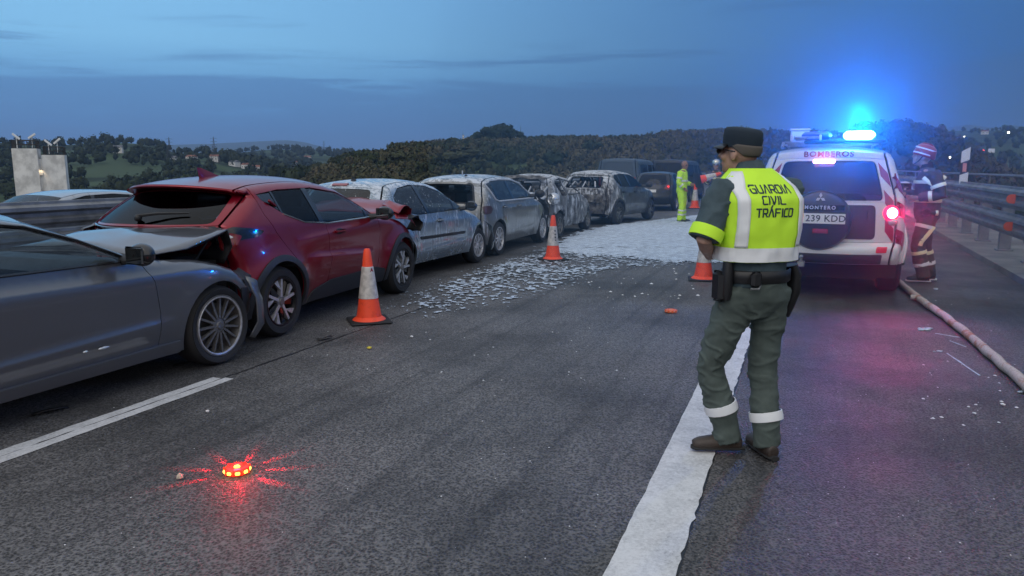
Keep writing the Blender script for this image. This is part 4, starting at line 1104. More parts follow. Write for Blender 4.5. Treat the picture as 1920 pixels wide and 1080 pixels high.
# ---- grey saloon in the foreground, nose crushed
SP = dict(hw=.905, zb=.20, tr=.335, arches=[(0, .375), (2.84, .375)], belt=(.965, -.015), tum=.50, r=.07, sh=.04, tuck=.075, zm=.62, flare=.018, plan=(.7, .09, .7, .05), pz=1.35, st=.045,
    segs=[('rear_bumper', [(-.95, .28, -.75, .28), (-1.0, .55, -.8, .55), (-.97, .78, -.77, .78)]),
          ('boot_lid', [(-.97, .78, -.77, .78), (-.98, .95, -.8, .95), (-.85, 1.02, -.7, .98), (-.45, 1.06, -.4, 1.0)]),
          ('rear_glass', [(-.45, 1.06, -.4, 1.0), (-.1, 1.22, -.02, 1.15), (.4, 1.36, .42, 1.30)]),
          ('roof', [(.4, 1.36, .42, 1.30), (.8, 1.405, .8, 1.345), (1.2, 1.395, 1.15, 1.335), (1.5, 1.34, 1.42, 1.28)]),
          ('windscreen', [(1.5, 1.34, 1.42, 1.28), (1.9, 1.18, 1.80, 1.12), (2.35, .98, 2.2, .955)]),
          ('bonnet', [(2.35, .98, 2.2, .955), (2.8, .93, 2.7, .90), (3.2, .84, 3.08, .78)]),
          ('front_bumper', [(3.2, .84, 3.08, .78), (3.32, .65, 3.26, .60), (3.34, .4, 3.27, .4), (3.3, .22, 3.2, .22)])],
    dlo=[(2.06, .975), (1.72, 1.145), (1.38, 1.262), (.95, 1.325), (.5, 1.30), (.05, 1.12), (.0, 1.02), (.2, .99)], pillars=[(.72, .60, .05)], glass=[M['glass'], M['glassclear']],
    cuts=[[(.46, .2), (.48, .6), (.58, 1.4)], [(2.22, .2), (2.24, .55), (2.20, .8), (2.12, .965), (1.8, 1.3)]], names=['quarter_panel', 'door', 'fender'],
    creases=[(.87, .82, .024, -.4, 3.1), (.40, .47, .020, .3, 2.4)],
    top_glass=glazing((RW, M['glass'], M['glassclear'])), skip=('bonnet', 'front_bumper'), seatx=(.35, 1.15), dash=2.0)
merc = empty('car', label='graphite grey saloon nearest the camera, its crushed bonnet pushed under the red car', cat='car', group='cars crashed nose to tail in the left lane')
put_car(merc, (-3.535, 3.44), R(22.2), SP); c = Car(merc, SP); c.skin(dict(body=M['greypaint'])); c.inner()
c.wheels(make_wheel(.335, .235, .262, 'multi', M['alloydark']))
c.handle(.78, .80, M['greypaint']); c.mirror(1.98, 1.0, M['glossblack'], d=(.12, .19, .15))
# window surround, sill trim
F = c.side(-1); pl = dens(SP['dlo'], .08); P = F([q[0] for q in pl], [q[1] for q in pl]); P[:, 1] -= .004
MB().tube([tuple(p) for p in P] + [tuple(P[0])], .011, 5).build('window_trim', M['glossblack'], merc)
c.side_panel('sill_trim', [(.42, .205), (2.44, .205), (2.44, .30), (.42, .285)], M['greypaint'], off=.022, skirt=.03)
c.side_panel('arch_liner', [(3.10, .62), (3.22, .60), (3.24, .30), (3.17, .28)], M['blackplastic'], off=.006)
# buckled bonnet, folded upwards over the engine bay
GZ = [[(2.26, -.74, .97), (2.24, -.40, 1.00), (2.30, 0, 1.03), (2.24, .40, 1.01), (2.26, .74, .98)],
      [(2.62, -.82, 1.00), (2.62, -.40, 1.10), (2.66, 0, 1.13), (2.62, .40, 1.09), (2.62, .78, 1.0)],
      [(2.90, -.80, 1.06), (2.92, -.40, 1.10), (2.94, 0, 1.12), (2.92, .40, 1.08), (2.90, .75, 1.01)],
      [(3.16, -.74, 1.11), (3.20, -.35, 1.12), (3.22, 0, 1.12), (3.20, .38, 1.08), (3.14, .70, 1.01)]]
bn = sheet('bonnet', GZ, M['greypaint'], merc, .012, 3.0, 3, 4, .012)
sheet('bonnet_front_edge', [[(3.16, -.74, 1.11), (3.20, -.35, 1.115), (3.22, 0, 1.105), (3.20, .38, 1.075)], [(3.24, -.70, .96), (3.26, -.35, 1.0), (3.28, 0, 1.0), (3.26, .38, .98)], [(3.20, -.64, .80), (3.22, -.3, .84), (3.24, 0, .84), (3.22, .36, .84)]], M['blackplastic'], merc, .02, 4, 8, 3, .01)
sheet('bonnet_lining', [[(2.66, -.76, .98), (2.66, -.35, 1.05), (2.66, .3, 1.05)], [(2.92, -.74, 1.03), (2.92, -.35, 1.07), (2.92, .3, 1.05)], [(3.18, -.70, 1.08), (3.18, -.35, 1.09), (3.18, .3, 1.06)]], M['dark'], merc, .01, 4, 5, 3, .008)
m = MB(); m.box((2.75, 0, .72), (.9, 1.1, .22)); m.tube([(2.3, -.62, .90), (2.7, -.60, .86), (3.1, -.55, .80)], .03, 6); m.tube([(2.86, -.62, .84), (3.05, -.60, 1.0)], .012, 5); m.box((2.45, -.45, .88), (.22, .3, .12), bev=.02); m.box((2.95, -.3, .84), (.3, .35, .1), bev=.02)
m.build('engine_bay', M['dark'], merc, False)
sheet('scuttle_panel', [[(2.24, -.72, .95), (2.24, 0, .985), (2.24, .7, .95)], [(2.42, -.74, .91), (2.44, 0, .95), (2.42, .7, .91)]], M['blackplastic'], merc, .006, 4, 2, 3, .006)
sheet('torn_bumper', [[(3.20, -.86, .70), (3.30, -.90, .66)], [(3.24, -.93, .52), (3.34, -.92, .48)], [(3.22, -.95, .30), (3.31, -.94, .26)], [(3.17, -.90, .17), (3.25, -.90, .15)]], M['greypaint'], merc, .02, 6, 4, 3, .01)
sheet('torn_liner', [[(3.10, -.80, .72), (3.3, -.70, .75)], [(3.16, -.86, .66), (3.40, -.74, .66)], [(3.26, -.86, .55), (3.44, -.72, .5)]], M['blackplastic'], merc, .03, 8, 14, 4, .008)
MB().ball((1.72, -.925, .40), (.045, .012, .012), 8, 6).ball((1.58, -.925, .405), (.02, .01, .01), 8, 6).build('pale_fleck', M['lampclear'], merc)  # two small glossy pale beads low on the door

# ---- red crossover
def chr_def(P):
    x, y, z = P[..., 0].copy(), P[..., 1], P[..., 2].copy()
    k = np.clip((x - 3.0) / .5, 0, 1); P = P.copy(); P[..., 0] = x - .38 * k; P[..., 2] = z + .05 * k * np.sin(y * 9)
    kr = np.clip((-.45 - x) / .4, 0, 1) * np.clip((.95 - z) / .2, 0, 1); P[..., 0] += .22 * kr
    return P
SP = dict(hw=.9, zb=.24, tr=.345, arches=[(0, .40), (2.64, .40)], belt=(1.04, -.02), tum=.50, r=.085, sh=.03, tuck=.10, zm=.66, flare=.05, plan=(.55, .10, .8, .12), pz=1.5, deform=chr_def, st=.045,
    segs=[('rear_bumper', [(-.78, .30, -.60, .30), (-.84, .50, -.66, .50), (-.82, .74, -.62, .74)]),
          ('tailgate', [(-.82, .74, -.62, .74), (-.80, 1.0, -.58, 1.0), (-.89, 1.125, -.58, 1.125)]),
          ('rear_glass', [(-.89, 1.125, -.58, 1.125), (-.62, 1.27, -.36, 1.26), (-.30, 1.43, -.14, 1.38)]),
          ('spoiler', [(-.30, 1.42, -.14, 1.37), (-.52, 1.455, -.26, 1.41), (-.50, 1.485, -.25, 1.435)]),
          ('roof', [(-.50, 1.485, -.25, 1.435), (0, 1.54, .02, 1.475), (.6, 1.56, .6, 1.495), (1.15, 1.53, 1.1, 1.465), (1.5, 1.46, 1.42, 1.40)]),
          ('windscreen', [(1.5, 1.46, 1.42, 1.40), (1.95, 1.25, 1.80, 1.21), (2.35, 1.06, 2.12, 1.05)]),
          ('bonnet', [(2.35, 1.06, 2.12, 1.05), (2.9, .98, 2.75, .95), (3.3, .86, 3.08, .80)]),
          ('front_bumper', [(3.3, .86, 3.08, .80), (3.48, .62, 3.2, .60), (3.48, .4, 3.2, .4), (3.42, .24, 3.14, .24)])],
    dlo=[(2.02, 1.06), (1.70, 1.245), (1.36, 1.365), (.9, 1.425), (.3, 1.42), (-.06, 1.385), (-.02, 1.33), (.22, 1.19), (.52, 1.09), (.95, 1.05)], pillars=[(.90, .74, .09), (.28, .16, .03), (1.80, 1.80, .03)],
    glass=[M['glossblack'], M['glassdark'], M['glassclear'], M['glassclear']],
    cuts=[[(.47, .24), (.46, .40), (.40, .58), (.22, .78), (.02, 1.02), (-.08, 1.2), (-.12, 1.5)], [(.88, .24), (.90, .8), (.90, 1.5)], [(1.98, .24), (2.02, .6), (2.06, .9), (2.02, 1.06), (1.7, 1.45)]],
    names=['quarter_panel', 'rear_door', 'front_door', 'fender'], creases=[(.72, .62, .035, .45, 1.9), (.90, 1.02, .018, .3, 2.6)],
    top_glass=glazing(([(.05, -.93), (.05, .93), (.97, .88), (.97, -.88)], M['glassdark'], M['glass'])), seatx=(.25, 1.15), seatz=.12, dash=1.98, skip=('bonnet',))
chr_ = empty('car', label='dark red crossover with white roof glare, shunted between grey saloon and silver hatchback', cat='car', group='cars crashed nose to tail in the left lane')
put_car(chr_, (-2.29, 7.14), R(18.2), SP); c = Car(chr_, SP); c.skin(dict(body=M['redpaint'], rear_bumper=M['cladding'])); c.inner()
c.wheels(make_wheel(.345, .225, .245, 'blade5', M['alloy'])); c.arch_trim(M['cladding'], .055, .016, (-1, 1))
c.side_panel('sill_cladding', [(.46, .235), (2.18, .235), (2.16, .40), (1.95, .44), (.95, .43), (.62, .36)], M['cladding'], off=.014, skirt=.03)
c.handle(1.12, .945, M['redpaint']); c.mirror(1.88, 1.07, M['glossblack'], d=(.12, .20, .15))
F = c.side(-1)
pl = [(2.02, 1.055), (.95, 1.045), (.52, 1.085), (.22, 1.185)]; pl = dens(pl, .08, False); P = F([q[0] for q in pl], [q[1] for q in pl]); P[:, 1] -= .003
MB().tube([tuple(p) for p in P], .008, 5).build('window_trim', M['chrome'], chr_)
MB().box((.10, -float(c.W([.10], [1.29])[0]) - .012, 1.295), (.13, .03, .03), Matrix.Rotation(R(30), 3, 'Y'), .01).build('door_handle', M['redpaint'], chr_)
# boomerang tail lamps and lip
for sg in (-1, 1):
    c.side_panel('tail_lamp_fin', [(-.70, 1.07), (-.52, 1.105), (-.34, 1.085), (-.17, 1.05), (-.27, 1.0), (-.46, .99), (-.62, .95), (-.70, .95)], M['glossblack'], sg, .014, .03, .03)
    c.side_panel('tail_lamp', [(-.70, 1.045), (-.55, 1.06), (-.46, 1.025), (-.52, .94), (-.70, .87)], M['lampred'], sg, .024, .02, .02)
    c.side_panel('lamp_lens', [(-.66, 1.04), (-.56, 1.05), (-.53, 1.015), (-.64, .985)], M['lampclear'], sg, .030, .012, .01)
    c.rear_panel('tail_lamp', [(sg * .98, .87), (sg * .98, 1.085), (sg * .66, 1.095), (sg * .58, 1.02)], M['lampred'], .014)
    c.rear_panel('lamp_lens', [(sg * .965, .99), (sg * .965, 1.07), (sg * .66, 1.08), (sg * .70, 1.03)], M['lampclear'], .02, .02)
c.rear_panel('tailgate_lip', [(-.97, 1.085), (-.97, 1.118), (.97, 1.118), (.97, 1.085)], M['glossblack'], .020, .01)
c.rear_panel('tailgate_band', [(-.58, .985), (-.64, 1.07), (.64, 1.07), (.58, .985)], pmat('dark red trim', (.10, .004, .012), .2, .3, 1.0), .010, .01)
P, n = c.rear_pt(.0, 1.03); MB().ball(P + n * .02, (.012, .06, .035), 14, 8).build('badge', M['chrome'], chr_)
P, n = c.rear_pt(-.05, 1.17); Q, n2 = c.rear_pt(-.62, 1.22)
MB().tube([P + n * .05, P.lerp(Q, .4) + n * .05, Q + n2 * .02], [.016, .013, .008], 6).ball(P + n * .03, .035, 10, 8).build('rear_wiper', M['blackplastic'], chr_)
MB().add([(.02, 0, 1.54), (.32, 0, 1.552), (.06, 0, 1.635), (.0, 0, 1.64), (.10, .03, 1.54), (.10, -.03, 1.54)], [(0, 4, 3), (4, 1, 2), (4, 2, 3), (0, 3, 5), (5, 2, 1), (5, 3, 2)]).build('antenna_fin', M['redpaint'], chr_)
# crushed nose: crumpled bonnet and torn pieces riding up the silver hatchback
sheet('bonnet', [[(2.36, -.72, 1.04), (2.40, 0, 1.07), (2.36, .72, 1.04)], [(2.68, -.70, 1.12), (2.70, 0, 1.20), (2.68, .70, 1.12)], [(2.92, -.62, 1.16), (2.96, 0, 1.24), (2.92, .6, 1.15)], [(3.06, -.66, .98), (3.10, 0, 1.02), (3.06, .6, .98)]], M['redpaint'], chr_, .045, 4, 5, 4, .006)
sheet('torn_bonnet_corner', [[(2.62, -.86, 1.05), (2.66, -.60, 1.15)], [(2.84, -.88, 1.15), (2.86, -.55, 1.20)], [(3.02, -.86, 1.10), (3.06, -.55, 1.15)], [(3.05, -.84, .95), (3.1, -.55, 1.0)]], M['redpaint'], chr_, .035, 7, 11, 4, .006)
sheet('torn_fender', [[(2.55, -.87, 1.0), (2.60, -.80, 1.06)], [(2.85, -.93, .95), (2.90, -.82, 1.02)], [(3.05, -.93, .86), (3.12, -.80, .92)]], M['redpaint'], chr_, .03, 8, 17, 4, .005)
sheet('torn_lamp_frame', [[(2.78, -.93, .98), (2.80, -.80, 1.0)], [(2.98, -.98, 1.0), (3.02, -.82, 1.02)], [(3.16, -.96, .90), (3.2, -.78, .93)], [(3.12, -.93, .78), (3.16, -.7, .8)]], M['blackplastic'], chr_, .03, 9, 19, 4, .006)
m = MB(); m.box((2.85, 0, .72), (.5, 1.2, .4)); m.build('engine_bay', M['dark'], chr_, False)

# ---- silver hatchback
M['silverfoam'] = foamed('silver blue paint under foam', (.25, .31, .36), .26, .5, 1.0, .60, .60)
M['glassfoam'] = None
def foam_glass(name, tint, amt=.5):
    m = glass_mat(name, tint); t = m.node_tree; o = t.nodes['Material Output']; mx = o.inputs[0].links[0].from_node
    df = t.nodes.new('ShaderNodeBsdfDiffuse'); df.inputs[0].default_value = (.62, .68, .70, 1)
    tcn = t.nodes.new('ShaderNodeTexCoord'); s1 = noise_tex(t, mapping(t, tcn.outputs['Object'], (38, 38, 3.0)), 1.0, 4, .65, .4); s2 = noise_tex(t, mapping(t, tcn.outputs['Object'], (26, 26, 17)), 1.0, 4, .7)
    f = mth(t, 'ADD', mth(t, 'MULTIPLY', smooth(t, mth(t, 'ADD', mth(t, 'MULTIPLY', s1, .55), mth(t, 'MULTIPLY', s2, .45)), .60 - .2 * amt, .72 - .2 * amt), .72), .03, True)
    m2 = t.nodes.new('ShaderNodeMixShader'); lk(t, f, m2.inputs[0]); lk(t, mx.outputs[0], m2.inputs[1]); lk(t, df.outputs[0], m2.inputs[2]); lk(t, m2.outputs[0], o.inputs[0]); return m
M['glassfoam'] = foam_glass('side glass running with foam', (.30, .38, .42), .22)
M['glassfoamlight'] = foam_glass('glass with a little foam', (.10, .14, .16), .0)
def c207_def(P):
    x, y, z = P[..., 0], P[..., 1], P[..., 2]; P = P.copy()
    k = np.clip((-.30 - x) / .4, 0, 1) * np.clip((1.0 - z) / .15, 0, 1); P[..., 0] = P[..., 0] + .28 * k + .05 * k * np.sin(z * 23 + y * 7)
    return P
SP = dict(hw=.875, zb=.23, tr=.31, arches=[(0, .355), (2.54, .36)], belt=(.945, -.015), tum=.50, r=.085, sh=.03, tuck=.07, zm=.55, flare=.03, plan=(.6, .10, .8, .13), deform=c207_def, pz=1.42, st=.045,
    segs=[('rear_bumper', [(-.66, .28, -.48, .28), (-.72, .45, -.52, .45), (-.70, .62, -.49, .62)]), ('tailgate', [(-.70, .62, -.49, .62), (-.66, .80, -.44, .80), (-.60, .96, -.38, .96)]),
          ('rear_glass', [(-.60, .96, -.38, .96), (-.46, 1.18, -.24, 1.16), (-.28, 1.37, -.08, 1.335)]),
          ('roof', [(-.28, 1.37, -.08, 1.335), (-.18, 1.42, 0, 1.385), (.2, 1.46, .3, 1.42), (.7, 1.475, .7, 1.435), (1.15, 1.445, 1.1, 1.40), (1.45, 1.38, 1.38, 1.34)]),
          ('windscreen', [(1.45, 1.38, 1.38, 1.34), (1.9, 1.18, 1.75, 1.14), (2.35, .95, 2.12, .94)]), ('bonnet', [(2.35, .95, 2.12, .94), (2.7, .88, 2.5, .85), (3.05, .76, 2.85, .70)]),
          ('front_bumper', [(3.05, .76, 2.85, .70), (3.22, .58, 2.93, .55), (3.24, .4, 2.93, .4), (3.2, .24, 2.9, .24)])],
    dlo=[(2.02, .965), (1.72, 1.125), (1.40, 1.265), (1.0, 1.365), (.55, 1.385), (.20, 1.345), (.0, 1.235), (-.02, 1.17), (.2, 1.0), (.5, .955)], pillars=[(.88, .66, .09), (1.66, 1.66, .03)], glass=[M['glassfoam'], M['glassfoam'], M['glassfoam']],
    cuts=[[(.42, .23), (.42, .42), (.37, .58), (.22, .76), (.02, .98), (-.07, 1.15), (.02, 1.42)], [(.86, .23), (.86, .9), (.72, 1.45)], [(1.95, .23), (1.98, .7), (2.02, .96), (1.6, 1.42)]], names=['quarter_panel', 'rear_door', 'front_door', 'fender'],
    creases=[(.40, .46, .014, .4, 2.1), (.84, .80, .008, .1, 2.4)], top_glass=glazing((RW, M['glassfoamlight'], M['glass'])))
p207 = empty('car', label='silver blue hatchback with foam on its roof and doors, in front of the red car', cat='car', group='cars crashed nose to tail in the left lane')
put_car(p207, (-1.56, 10.45), R(22.6), SP); c = Car(p207, SP); c.skin(dict(body=M['silverfoam'])); c.inner()
c.wheels(make_wheel(.31, .2, .205, 'twin10', M['alloy']))
c.side_panel('door_moulding', [(.50, .585), (1.95, .565), (1.95, .605), (.46, .63)], M['blackplastic'], off=.014, rnd=.01)
c.handle(.30, .845, M['silverfoam']); c.handle(1.10, .835, M['silverfoam']); c.mirror(1.88, .99, M['glossblack'], d=(.10, .19, .15))
c.rear_panel('brake_light', [(-.22, 1.385), (-.22, 1.415), (.22, 1.415), (.22, 1.385)], M['lampred'], .012, .01)
c.side_panel('tail_lamp', [(-.36, .78), (-.36, .90), (-.12, .93), (.06, .885), (-.05, .79), (-.2, .74)], M['lampclear'], -1, .012, .03)
MB().tube([(.10, 0, 1.45), (.07, 0, 1.50), (-.02, 0, 1.60)], [.012, .006, .003], 5).ball((.10, 0, 1.455), (.06, .03, .025), 10, 6).build('aerial', M['blackplastic'], p207)
sheet('torn_fender', [[(2.78, -.84, .74), (2.86, -.80, .70)], [(2.93, -.93, .60), (2.98, -.86, .58)], [(2.95, -.97, .36), (3.02, -.9, .34)], [(2.86, -.95, .20), (2.93, -.9, .20)]], M['silverfoam'], p207, .03, 6, 21, 4, .006)
sheet('torn_quarter', [[(-.52, -.80, .90), (-.3, -.86, .86)], [(-.50, -.84, .72), (-.24, -.90, .70)], [(-.40, -.80, .55), (-.2, -.88, .56)]], M['blackplastic'], p207, .05, 7, 33, 4, .006)

# ---- grey compact minivan
M['greyfoam'] = foamed('grey paint under foam', (.17, .172, .166), .30, .4, 1.0, .55, .62, (.10, .092, .07), .25)
def cmv_def(P):
    x, y, z = P[..., 0], P[..., 1], P[..., 2]; P = P.copy()
    k = np.clip((x - 2.75) / .5, 0, 1); P[..., 0] = P[..., 0] - .45 * k + .04 * k * np.sin(y * 11 + z * 13); P[..., 2] = P[..., 2] + .04 * k * np.sin(y * 8)
    return P
SP = dict(hw=.9, zb=.22, tr=.32, arches=[(0, .365), (2.67, .37)], belt=(.99, -.02), tum=.46, r=.085, sh=.03, tuck=.07, zm=.6, flare=.02, plan=(.55, .10, .8, .12), pz=1.5, deform=cmv_def,
    segs=[('rear_bumper', [(-.62, .28, -.50, .28), (-.66, .5, -.52, .5), (-.64, .70, -.50, .70)]), ('tailgate', [(-.64, .70, -.50, .70), (-.62, .86, -.48, .86), (-.58, .96, -.45, .96)]),
          ('rear_glass', [(-.58, .96, -.45, .96), (-.50, 1.16, -.36, 1.16), (-.40, 1.37, -.24, 1.34)]),
          ('roof', [(-.40, 1.37, -.24, 1.34), (-.34, 1.43, -.18, 1.385), (.1, 1.49, .1, 1.44), (.7, 1.51, .7, 1.46), (1.2, 1.49, 1.2, 1.44), (1.55, 1.43, 1.5, 1.38)]),
          ('windscreen', [(1.55, 1.43, 1.5, 1.38), (2.0, 1.22, 1.85, 1.18), (2.4, 1.0, 2.2, .99)]), ('bonnet', [(2.4, 1.0, 2.2, .99), (2.85, .93, 2.65, .89), (3.2, .8, 3.0, .74)]),
          ('front_bumper', [(3.2, .8, 3.0, .74), (3.42, .6, 3.1, .55), (3.46, .4, 3.1, .4), (3.4, .22, 3.05, .22)])],
    dlo=[(2.08, 1.005), (1.80, 1.17), (1.48, 1.325), (1.1, 1.395), (.5, 1.412), (.0, 1.395), (-.22, 1.335), (-.20, 1.25), (-.08, 1.05), (.05, 1.015)], pillars=[(.14, -.04, .05), (.92, .74, .08), (1.72, 1.72, .03)], glass=[M['glassfoam'], M['glassfoamlight'], M['glassfoam'], M['glassfoam']],
    cuts=[[(.44, .22), (.43, .45), (.36, .62), (.12, .80), (.06, 1.02), (-.06, 1.5)], [(.90, .22), (.90, 1.04), (.80, 1.5)], [(2.02, .22), (2.05, .7), (2.08, 1.03), (1.7, 1.5)]], names=['quarter_panel', 'rear_door', 'front_door', 'fender'],
    creases=[(.88, .84, .012, 0, 2.6), (.38, .44, .01, .4, 2.2)], top_glass=glazing((RW, None, M['glass'])), seatz=.1)
mv = empty('car', label='grey compact minivan with white-rimmed side windows and a burst rear window', cat='car', group='cars crashed nose to tail in the left lane')
put_car(mv, (-.262, 13.89), R(20.6), SP); c = Car(mv, SP); c.skin(dict(body=M['greyfoam'])); c.inner()
c.wheels(make_wheel(.32, .205, .225, 'twin10', M['alloy']))
F = c.side(-1); pl = dens(SP['dlo'], .08); P = F([q[0] for q in pl], [q[1] for q in pl]); P[:, 1] -= .006
M['foamrim'] = pmat('foam-caked trim', (.42, .45, .48), .6, bmp=.4, bscale=60)
MB().tube([tuple(p) for p in P] + [tuple(P[0])], .017, 6).build('window_trim', M['foamrim'], mv)
c.handle(.30, .90, M['greyfoam']); c.handle(1.10, .89, M['greyfoam']); c.mirror(1.92, 1.07, M['blackplastic'], d=(.11, .2, .16), glass=False)
F0 = c.sig['rear_glass']; ring = rounded([(F0[0] + (F0[1] - F0[0]) * u, v * c.hw) for u, v in RW], .07)
MB().tube([tuple(p) for p in c.top([q[0] for q in ring], [q[1] for q in ring])] + [tuple(c.top([ring[0][0]], [ring[0][1]])[0])], .022, 6).build('window_seal', M['blackplastic'], mv)
c.side_panel('tail_lamp', [(-.46, .80), (-.46, .94), (-.30, .95), (-.24, .88), (-.32, .80)], pmat('scorched lamp', (.06, .02, .02), .4), -1, .01, .03)
MB().ball((.05, -.2, 1.485), (.05, .025, .02), 10, 6).tube([(.05, -.2, 1.50), (.03, -.2, 1.56)], .005, 5).build('aerial', M['blackplastic'], mv)
MB().tube([(.55, .1, 1.50), (.55, .1, 1.58)], .014, 6).build('roof_stub', M['foamrim'], mv)
sheet('torn_bonnet', [[(2.4, -.75, 1.02), (2.45, 0, 1.06), (2.4, .7, 1.02)], [(2.62, -.75, 1.08), (2.66, 0, 1.15), (2.62, .7, 1.08)], [(2.8, -.7, .95), (2.85, 0, 1.0), (2.8, .7, .95)]], M['greyfoam'], mv, .05, 5, 9, 4, .006)
sheet('torn_fender', [[(2.45, -.88, 1.0), (2.5, -.72, 1.06)], [(2.72, -.93, .94), (2.74, -.7, 1.0)], [(2.9, -.93, .78), (2.95, -.7, .85)], [(2.95, -.93, .6), (3.0, -.75, .6)]], M['greyfoam'], mv, .04, 7, 29, 4, .006)

# ---- burnt-out small hatchback
M['burnt'] = foamed('burnt bare bodywork with dried foam', (.15, .15, .15), .62, .2, 0, .85, .70, (.035, .028, .024), .52)
M['char'] = pmat('charred metal', (.030, .026, .024), .85, .2, var=.6, vscale=9, bmp=.8, bscale=25, vcol=(.22, .21, .20))
def dent(P, a=.012, f=6.0, s=0.0):
    P = P.copy(); x, y, z = P[..., 0], P[..., 1], P[..., 2]
    w = np.sin(x * f + s) * np.sin(z * f * 1.3 + s * 2 + y * 2) + .6 * np.sin(x * f * 2.3 - z * f * 1.7 + s) ; P[..., 1] = y - np.sign(y) * a * (.6 + w) * np.clip(np.abs(y) / .4, 0, 1); P[..., 2] = z + a * .6 * np.sin(x * f * 1.3 + y * f + s); P[..., 0] = x + a * np.sin(y * f * 1.4 + z * f + s) * .7
    return P
def cb_def(P):
    P = dent(P, .014, 7.0, 1.0); k = np.clip((-.25 - P[..., 0]) / .4, 0, 1) * np.clip((1.0 - P[..., 2]) / .2, 0, 1); P[..., 0] += .22 * k; return P
SP = dict(hw=.84, zb=.23, tr=.30, arches=[(0, .36), (2.42, .36)], belt=(.95, -.01), tum=.46, r=.085, sh=.03, tuck=.06, zm=.55, flare=.03, plan=(.6, .10, .8, .13), deform=cb_def, pz=1.42, st=.06,
    segs=[('rear_bumper', [(-.62, .30, -.46, .30), (-.66, .48, -.48, .48), (-.64, .66, -.45, .66)]), ('tailgate', [(-.64, .66, -.45, .66), (-.62, .82, -.42, .82), (-.58, .95, -.38, .95)]),
          ('rear_glass', [(-.58, .95, -.38, .95), (-.48, 1.16, -.26, 1.15), (-.34, 1.37, -.12, 1.34)]),
          ('roof', [(-.34, 1.37, -.12, 1.34), (-.25, 1.43, -.04, 1.39), (.2, 1.47, .28, 1.43), (.65, 1.485, .65, 1.44), (1.1, 1.45, 1.05, 1.40), (1.38, 1.38, 1.3, 1.34)]),
          ('windscreen', [(1.38, 1.38, 1.3, 1.34), (1.8, 1.16, 1.66, 1.13), (2.2, .96, 2.0, .95)]), ('bonnet', [(2.2, .96, 2.0, .95), (2.6, .88, 2.4, .85), (2.9, .74, 2.7, .70)]),
          ('front_bumper', [(2.9, .74, 2.7, .70), (3.05, .56, 2.8, .55), (3.08, .4, 2.8, .4), (3.0, .24, 2.76, .24)])],
    dlo=[(1.92, .975), (1.60, 1.14), (1.30, 1.27), (.95, 1.36), (.5, 1.385), (.18, 1.345), (.02, 1.26), (.22, 1.0), (.5, .97)], pillars=[(.80, .58, .10)], glass=[None, None],
    cuts=[[(.42, .23), (.42, .42), (.36, .6), (.2, .76), (.02, .98), (-.06, 1.15), (.02, 1.42)], [(.78, .23), (.78, .9), (.64, 1.45)], [(1.86, .23), (1.88, .7), (1.92, .96), (1.5, 1.42)]], names=['quarter_panel', 'rear_door', 'front_door', 'fender'],
    top_glass=glazing((RW, None, None)))
burn = empty('car', label='burnt-out small hatchback, windowless, with a dangling round lamp at its rear corner', cat='car', group='cars crashed nose to tail in the left lane')
put_car(burn, (1.10, 17.4), R(22.0), SP); c = Car(burn, SP); c.skin(dict(body=M['burnt'], pillar=M['burnt'], tailgate=M['char'])); SP['seatmat'] = M['char']; c.inner()
c.wheels(make_wheel(.30, .19, .2, 'seven', M['alloydark']))
m = MB(); A_ = Matrix.Translation((-.46, -.80, .93)) @ Matrix.Rotation(R(-38), 4, 'Z') @ Matrix.Rotation(R(-90), 4, 'Y')
m.lathe([(0, .0), (.05, .01), (.06, .04), (.075, .015), (.10, .02), (.115, .05), (.135, .03), (.15, -.02), (.13, -.10), (.06, -.14)], 22, A_)
m.build('hanging_lamp', M['lampclear'], burn)
sheet('scorched_spoiler', [[(-.42, -.62, 1.36), (-.44, 0, 1.40), (-.42, .62, 1.36)], [(-.24, -.62, 1.42), (-.26, 0, 1.46), (-.24, .62, 1.42)]], M['char'], burn, .04, 6, 41, 5, .01)
sheet('hanging_trim', [[(-.56, -.70, 1.0), (-.60, 0, 1.03), (-.56, .6, 1.0)], [(-.64, -.66, .93), (-.70, 0, .95), (-.64, .6, .93)]], M['foamrim'], burn, .06, 7, 43, 5, .008)
for k in range(7):
    y = -.55 + k * .18; MB().tube([(-.52 + .1 * random.random(), y, 1.05), (-.35, y + random.uniform(-.1, .1), 1.2), (-.1, y + random.uniform(-.2, .2), 1.05)], .02, 5).build('burnt_debris', M['char'] if k % 2 else M['foamrim'], burn)

